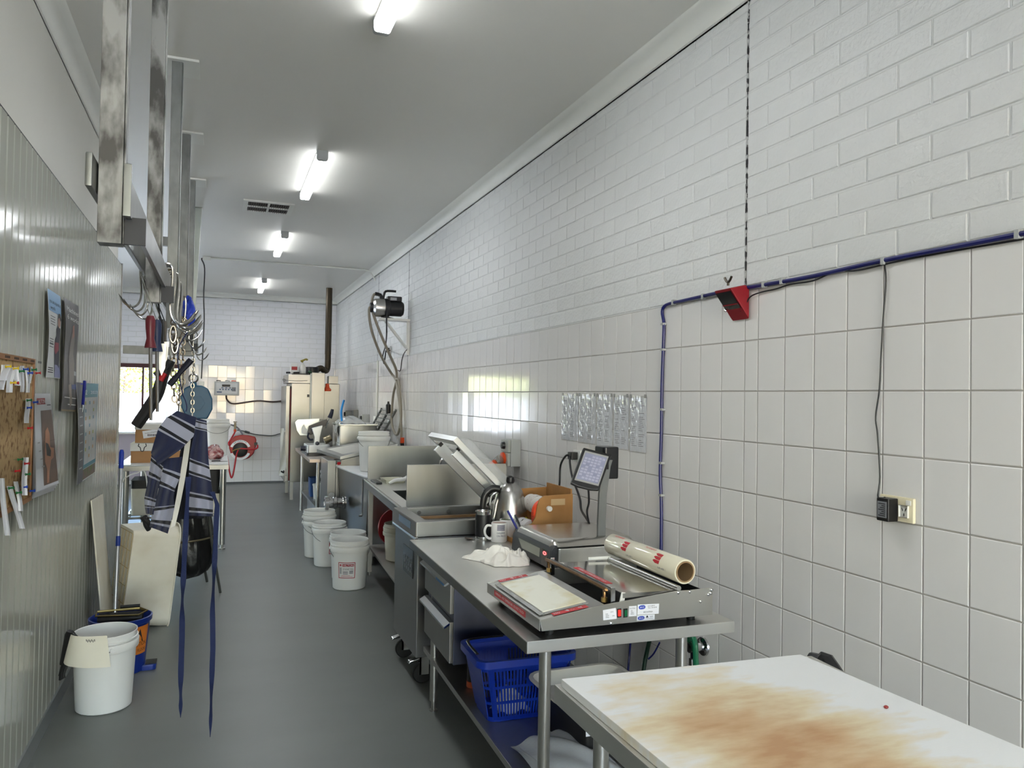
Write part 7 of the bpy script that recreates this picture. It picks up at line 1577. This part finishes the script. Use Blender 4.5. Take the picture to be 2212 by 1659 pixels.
b = MB(); b.tube([V(mid-.09, yc, pcz+.15), PY(805, 642, yc), PY(803, 665, yc), PY(812, 695, yc-.02), PY(825, 728, 8.25), PY(841, 765, 8.4), wallp(856, 800), wallp(857, 830), wallp(864, 880), wallp(867, 930), wallp(866, 960)], .0145, 10, 5); tag(b.build('grey_hose', hs), 'taupe hose arching from the top of the pump down the wall', 'hose')
b = MB(); b.tube([V(pl_-.02, yc, pcz), PY(797, 672, yc-.02), PY(799, 695, yc-.02), PY(806, 725, 8.25), PY(824, 770, 8.5), wallp(845, 806), wallp(856, 822), wallp(862, 850), wallp(866, 890), wallp(865, 925)], .0145, 10, 5); tag(b.build('grey_hose', hs), 'taupe hose from the pump inlet running beside the arched hose', 'hose')
b = MB(); b.tube([wallp(856, 826), wallp(850, 850), wallp(847, 880), wallp(846, 908), wallp(850, 930), wallp(859, 938), wallp(866, 905), wallp(865, 860), wallp(861, 822), wallp(856, 820)], .0145, 10, 5); hh = b.build('coiled_hose', hs); tag(hh, 'taupe hose looped over a hook beside the sink splash', 'hose')
p = wallp(845, 882); b = MB(); b.lathe([(.001, -.06), (.02, -.06), (.028, -.05), (.03, .04), (.014, .055), (.012, .08), (.001, .08)], p+V(-.035, 0, 0), 16); tag(b.build('black_valve', black_p), 'black valve fitting on the looped taupe hose', 'valve')
b = MB(); b.tube([V(mid+.03, yc-.09, pcz+.02), PY(835, 690, yc-.12), PY(835, 725, yc-.12), PX(832, 750, 1.9), PX(827, 768, 1.9), PX(829, 785, 1.9), PX(832, 770, 1.9), PX(834, 757, 1.92), PX(842, 757, 1.93)], .008, 8, 5); b.build('cord', wire_b, pump_t)
p = PX(843, 757, 1.948); t = thing('pump_outlet', 'small outlet with a black plug below the pump', 'power point', tuple(p)); b = MB(); b.box(1.935, 1.9485, p.y-.05, p.y+.06, p.z-.05, p.z+.05); b.build('plate', M('outlet_pale', (206, 206, 204), .4), t); b = MB(); b.rbox(1.90, 1.9345, p.y-.02, p.y+.03, p.z-.025, p.z+.03, .006); b.build('plug', black_p, t)
b = MB(); b.tube([V(1.915, 8.17, 2.045), PX(872, 765, 1.92), PX(868, 779, 1.92), PX(865, 800, 1.92), PX(860, 800, 1.92)], .006, 6, 5); tag(b.build('wall_hook', M('hook_dark', (80, 76, 72), .4, .8)), 'dark wire hook dangling from the foot of the pump bracket', 'hook')
p = wallp(869, 957); t = thing('hose_tap', 'orange and black tap joint at the bottom of the taupe hose', 'tap', tuple(p+V(0, 0, -.05))); b = MB(); b.cyl(p+V(0, 0, -.06), p+V(0, 0, .0), .02, n=12); b.build('body', black_p, t); b = MB(); b.cyl(p+V(0, 0, .0005), p+V(0, 0, .06), .022, n=12); b.build('orange_band', orange_p, t)
# ================================================================ left wall papers
XL = PXL+.0015
def PL(px, py, d=.004): return PX(px, py, XL+d)
t = thing('cork_board', 'large cork pin board with wooden frame on the left wall', 'pin board', (XL, 3.0, 1.1))
cork = M('cork', (186, 156, 110), .85, vs=40, col2=(128, 92, 52), lo=.33, hi=.5, bump=.2, bs=80, detail=5)
yb0, yb1, zb0, zb1 = 2.45, 3.60, 1.095, 1.67
b = MB(); b.box(XL, XL+.008, yb0+.02, yb1-.02, zb0+.02, zb1-.02); b.build('cork_face', cork, t)
frm = M('frame_oak', (160, 112, 64), .5, vs=12, col2=(140, 92, 50))
for q in ((yb0, yb1, zb1-.02, zb1), (yb0, yb1, zb0, zb0+.02), (yb0, yb0+.02, zb0+.02, zb1-.02), (yb1-.02, yb1, zb0+.02, zb1-.02)): b = MB(); b.box(XL, XL+.014, *q); b.build('frame_rail', frm, t, bevel=.002)
b = MB()
for k in range(5):
    for j in range(4): y = 3.12+.13*k+.018*j; b.box(XL+.0143, XL+.0146, y, y+.011, zb1-.015, zb1-.006)
b.build('day_letters', ink_b, t, smooth=0)
slips = [((10, 788), (2, 842), 15, 'short receipt at the left edge of the pin board'), ((16, 788), (7, 822), 16, ''), ((27, 793), (19, 848), 14, ''), ((37, 793), (38, 833), 15, ''), ((49, 790), (47, 847), 9, ''), ((57, 795), (60, 848), 9, ''), ((68, 792), (65, 828), 5, ''), ((60, 861), (58, 914), 11, ''), ((55, 988), (53, 1070), 12, ''), ((3, 1033), (15, 1157), 12, ''), ((21, 1050), (47, 1142), 12, ''), ((35, 1040), (45, 1104), 10, '')]
lab = ['receipt slip pinned at the top left of the pin board', 'second receipt slip along the top of the pin board', 'wide receipt slip under the green pin along the top', 'crumpled receipt slip in the middle of the top row', 'narrow receipt slip right of the crumpled one in the top row', 'curled receipt slip second from the right of the top row', 'short receipt slip last in the top row of the pin board', 'receipt slip alone below the top row by the right frame', 'long receipt slip low by the right frame of the pin board', 'longest receipt slip hanging below the left of the pin board', 'long slanted receipt slip hanging below the pin board', 'medium slanted receipt slip between the slanted one and the frame']
for k, (a, c, wd, _) in enumerate(slips):
    m = MB(); p, q = a, c
    m.grid(lambda u, v: PL(p[0]+(q[0]-p[0])*v+wd*(u-.5)+1.2*math.sin(5*v+k), p[1]+(q[1]-p[1])*v, .0165+.016*v*v+.004*math.sin(6*u+k)), 4, 12, .0006)
    o = m.build('receipt', paper); tag(o, lab[k], 'receipt')
pins = [((3, 792), 'y'), ((20, 796), 'y'), ((33, 802), 'g'), ((42, 798), 'b'), ((52, 806), 'b'), ((61, 799), 'g'), ((70, 806), 'r'), ((14, 827), 'y'), ((20, 828), 'r'), ((50, 865), 'g'), ((64, 869), 'b'), ((50, 881), 'b'), ((52, 925), 'r'), ((30, 993), 'g'), ((45, 1002), 'r'), ((24, 1018), 'r'), ((47, 1025), 'g'), ((10, 1055), 'g'), ((27, 1065), 'g'), ((40, 1053), 'b'), ((57, 1061), 'b')]
pm = {'y': (M('pin_yellow', (216, 186, 40), .3), 'yellow'), 'g': (M('pin_green', (24, 104, 52), .3), 'green'), 'b': (M('pin_blue', (24, 64, 168), .3), 'blue'), 'r': (M('pin_red', (176, 24, 32), .3), 'red')}
pos = ['at the far left of the top row', 'second along the top row', 'on the wide slip in the top row', 'on the crumpled slip in the top row', 'on the narrow slip in the top row', 'on the curled slip in the top row', 'on the right frame at the top', 'left of a red pin below the top row', 'beside a yellow pin below the top row', 'left of the lone slip by the right frame', 'on the lone slip by the right frame', 'below the lone slip top, left of it', 'alone in the right middle of the cork', 'alone in the lower cork', 'left of the long low slip', 'alone at the lower middle of the cork', 'on the left edge of the long low slip', 'on the longest hanging slip', 'on the long slanted slip', 'on the medium slanted slip', 'at the foot of the long low slip']
for k, ((px, py), c) in enumerate(pins):
    p = PL(px, py, .0095); m = MB(); m.lathe([(.001, 0), (.0055, 0), (.0055, .002), (.0032, .004), (.0030, .012), (.0058, .015), (.0058, .018), (.001, .019)], p+V(.012, 0, 0), 10, (1, 0, .1)); m.cyl(p+V(-.002, 0, 0), p+V(.0125, 0, 0), .0008, n=5)
    o = m.build('push_pin', pm[c][0]); tag(o, pm[c][1]+' push pin '+pos[k], 'push pin', 'push pins on the cork board')
def poster(name, label, corners, mat, bulge, cat='poster'):
    (a, c, d, e) = [V(0, PX(*q, XL).y, PX(*q, XL).z) for q in corners]   # tl, tr, br, bl
    t = thing(name, label, cat, (XL, a.y, e.z))
    def P(u, v, off=0): q = (a*(1-u)+c*u)*(1-v)+(e*(1-u)+d*u)*v; q.x = XL+.003+bulge(u, v)+off; return q
    m = MB(); m.grid(P, 12, 24, .0008); o = m.build('sheet', mat, t)
    def pr(u0, u1, v0, v1, mt, nm, off=.0014, n_=4): m = MB(); m.grid(lambda u, v: P(u0+(u1-u0)*u, v0+(v1-v0)*v, off), n_, max(2, int(24*(v1-v0))+1)); return m.build(nm, mt, o)
    def poly(pts, mt, nm, off=.002):
        m = MB(); m.add([P(u, v, off) for u, v in pts], [tuple(range(len(pts)))]); return m.build(nm, mt, o, smooth=0)
    def tx(s, u0, u1, v, h, mt, off=.0028):
        m = MB(); v_, f_ = TXT[s]; W_ = max(p[0] for p in v_); m.add([P(u0+(u1-u0)*p[0]/W_, v-h*p[1]/.72, off) for p in v_], f_); return m.build('lettering', mt, o, smooth=0)
    return t, pr, poly, tx
# injury poster
t, pr, poly, tx = poster('safety_poster', 'white and blue work injury poster, top left of the papers on the left wall', [(97, 622), (125, 640), (125, 818), (94, 815)], M('poster_white', (206, 208, 208), .4), lambda u, v: .010*math.sin(3.14*v)*(1-u)+.004*math.sin(6.2*v)*u+.005)
pr(0, 1, 0, .24, M('poster_blue', (112, 162, 206), .4), 'blue_header')
tx('you are injured at', .08, .95, .145, .045, ink_b); tx('work', .12, .5, .215, .045, ink_b)
sk_m = M('print_skin', (170, 130, 116), .6); dk = M('print_dark', (44, 46, 60), .6)
poly([(.62, .50), (.6, .42), (.74, .36), (.95, .40), (.98, .55), (.9, .92), (.55, .92), (.5, .66), (.52, .54)], dk, 'figure_coat')
poly([(.72, .37), (.70, .30), (.8, .26), (.93, .29), (.92, .36), (.84, .40)], sk_m, 'figure_face', .0026)
poly([(.70, .30), (.74, .23), (.9, .22), (.96, .29), (.93, .31), (.8, .27)], M('print_hair', (40, 32, 34), .6), 'figure_hair', .003)
poly([(.48, .58), (.85, .57), (.88, .66), (.6, .72), (.48, .68)], M('print_sling', (140, 60, 72), .6), 'figure_sling', .003)
pr(.55, 1, .84, .99, M('poster_violet', (110, 116, 160), .4), 'footer_block', .0028)
m = MB()
for k in range(9):
    v0 = .50+.05*k
pr(.06, .42, .60, .61, ink, 'text_line'); [pr(.06, .40, .52+.03*k, .528+.03*k, ink, 'text_line') for k in range(1, 5)]; [pr(.08, .46, .88+.025*k, .89+.025*k, ink_b, 'text_line') for k in range(3)]; [pr(.12, .5, .29+.03*k, .297+.03*k, ink, 'text_line') for k in range(4)]
# dark machines poster
t, pr, poly, tx = poster('machine_poster', 'tall dark poster about machines in a shiny cover on the left wall', [(133, 642), (163, 662), (158, 890), (126, 888)], M('poster_charcoal', (52, 50, 52), .42, vs=5, col2=(92, 88, 90), lo=.4, hi=.7), lambda u, v: .012*math.sin(3.14*min(1, v*1.05))*(1-u)+.003*math.sin(9*v)+.006+.006*u*(1-v))
tx('Machines', .10, .92, .105, .045, M('print_white')); tx('6 works', .10, .95, .175, .045, M('print_white'))
gp = M('print_grey_figure', (120, 112, 108), .4)
poly([(.45, .30), (.62, .24), (.72, .34), (.66, .46), (.8, .55), (.75, .75), (.4, .75), (.3, .5)], gp, 'grey_figure'); poly([(.5, .22), (.62, .20), (.66, .30), (.52, .34)], sk_m, 'figure_face', .0026); poly([(.35, .76), (.55, .74), (.68, .92), (.55, .96)], M('print_beige', (150, 136, 124), .4), 'figure_legs')
pr(.12, .98, .87, .878, M('print_white'), 'white_bar'); pr(.4, .98, .93, .94, M('print_white'), 'white_bar'); pr(.62, .98, .62, .66, M('print_pale', (180, 184, 190), .4), 'pale_block'); pr(.6, 1, .74, .79, M('print_blue', (40, 64, 130), .4), 'blue_block')
pr(.02, .98, .982, .998, M('poster_gilt', (140, 116, 70), .4), 'bottom_edge')
# teal planner
t, pr, poly, tx = poster('wall_planner', 'teal year planner with dark side strip and coloured squares on the left wall', [(158, 826), (207, 829), (196, 1021), (155, 1048)], M('planner_white', (204, 206, 206), .4), lambda u, v: .010+.012*math.sin(3.14*v)*(1-u)+.01*v*v)
teal = M('planner_teal', (64, 132, 152), .4)
pr(0, .27, 0, 1, M('planner_dark', (58, 62, 74), .35), 'dark_strip'); pr(.27, 1, 0, .15, teal, 'teal_header'); pr(.27, 1, .84, .88, teal, 'teal_footer'); pr(.27, .30, .15, .88, teal, 'teal_edge'); pr(.97, 1, .15, .88, teal, 'teal_edge')
pr(.27, .98, .885, .99, M('print_meat_photo', (120, 96, 92), .5, vs=20, col2=(90, 110, 50), lo=.4, hi=.55), 'meat_photo')
tx('2', .34, .44, .12, .055, M('print_white')); tx('2023', .60, .95, .115, .035, M('print_white'))
sqc = [M('sq_olive', (176, 180, 96), .5), M('sq_blue', (110, 156, 178), .5), M('sq_tan', (200, 160, 110), .5)]
for r in range(8):
    for c_ in range(3):
        if (r*3+c_*2) % 4 != 1: pr(.33+.21*c_, .39+.21*c_, .19+.08*r, .225+.08*r, sqc[(r+c_) % 3], 'date_square', .002, 2)
for c_ in range(3): pr(.50+.21*c_, .505+.21*c_, .16, .83, M('planner_line', (120, 150, 160), .5), 'grid_line', .002, 2)
for k in range(8): pr(.06, .20, .25+.085*k, .262+.085*k, M('print_pale'), 'strip_text', .002, 2)
p0, p1 = PL(183, 823, .035), PL(178, 890, .035)
t = thing('blue_pen', 'blue pen with silver tip hanging in front of the teal planner', 'pen', tuple(p1))
m = MB(); m.cyl(p0, p0.lerp(p1, .78), .0075, n=12); m.build('barrel', M('pen_blue'), t); m = MB(); m.cyl(p0.lerp(p1, .782), p1, .0065, .0015, 12); m.build('tip', chrome, t); m = MB(); m.box(p0.x+.002, p0.x+.006, p0.y+.008, p0.y+.018, p0.z-.05, p0.z); m.build('clip', M('pen_blue'), t); m = MB(); m.box(XL+.016, p0.x-.0078, p0.y-.004, p0.y+.004, p0.z-.02, p0.z-.012); m.build('mount', M('pen_blue'), t)
# supplier calendar
cal = thing('supplier_calendar', 'supplier calendar with a red logo and brown photo beside the cork board', 'calendar', (XL, 3.8, 1.08))
for k in range(4):
    f = k/4.0
    def pg(u, v): return PX(74+34*u+v*(-6+10*k/3+15*u), 850+v*(228-5*k-19*u), XL+.004+.003*k+.03*v*v*(k+1)/4*(1-.5*u)+.004*math.sin(3*v))
    m = MB(); m.grid(pg, 6, 16, .0005); o = m.build('page', M('page_white', (212, 214, 218), .6), cal)
def cp(u, v, d=.0015): q = pg(u, v); q.x += d; return q
def cpr(u0, u1, v0, v1, mt, nm, d=.0015): m = MB(); m.grid(lambda u, v: cp(u0+(u1-u0)*u, v0+(v1-v0)*v, d), 4, max(2, int(16*(v1-v0)))); return m.build(nm, mt, o)
cpr(.34, .98, .18, .965, M('photo_brown', (120, 92, 76), .45, vs=8, col2=(84, 62, 52)), 'photo'); cpr(.12, .64, .05, .115, M('sticker_red'), 'logo_bar')
m = MB(); v_, f_ = TXT['HILTON']; W_ = max(p[0] for p in v_); m.add([cp(.15+.46*p[0]/W_, .105-.045*p[1]/.72, .003) for p in v_], f_); m.build('logo_lettering', M('print_white'), o, smooth=0)
for k in range(4): cpr(.40, .98, .24+.09*k, .244+.09*k, M('photo_joint', (84, 60, 50), .6), 'brick_joint', .002)
m = MB(); m.add([cp(u, v, .0026) for u, v in [(.52, .40), (.66, .36), (.74, .44), (.72, .58), (.9, .60), (.84, .70), (.72, .72), (.6, .84), (.56, .95), (.46, .95), (.5, .80), (.42, .72), (.44, .60)]], [tuple(range(13))]); m.build('figure', M('print_tan', (186, 132, 100), .5), o, smooth=0)
m = MB(); m.add([cp(u, v, .0032) for u, v in [(.50, .52), (.62, .54), (.74, .62), (.7, .68), (.52, .66)]], [tuple(range(5))]); m.build('figure_clothes', M('print_black', (26, 22, 26), .5), o, smooth=0)
for k in range(4): cpr(.72, .94, .03+.03*k, .04+.03*k, ink, 'small_print', .002)
for k in range(7): cpr(.10, .22, .2+.1*k, .215+.1*k, M('mark_grey'), 'date_print', .002)
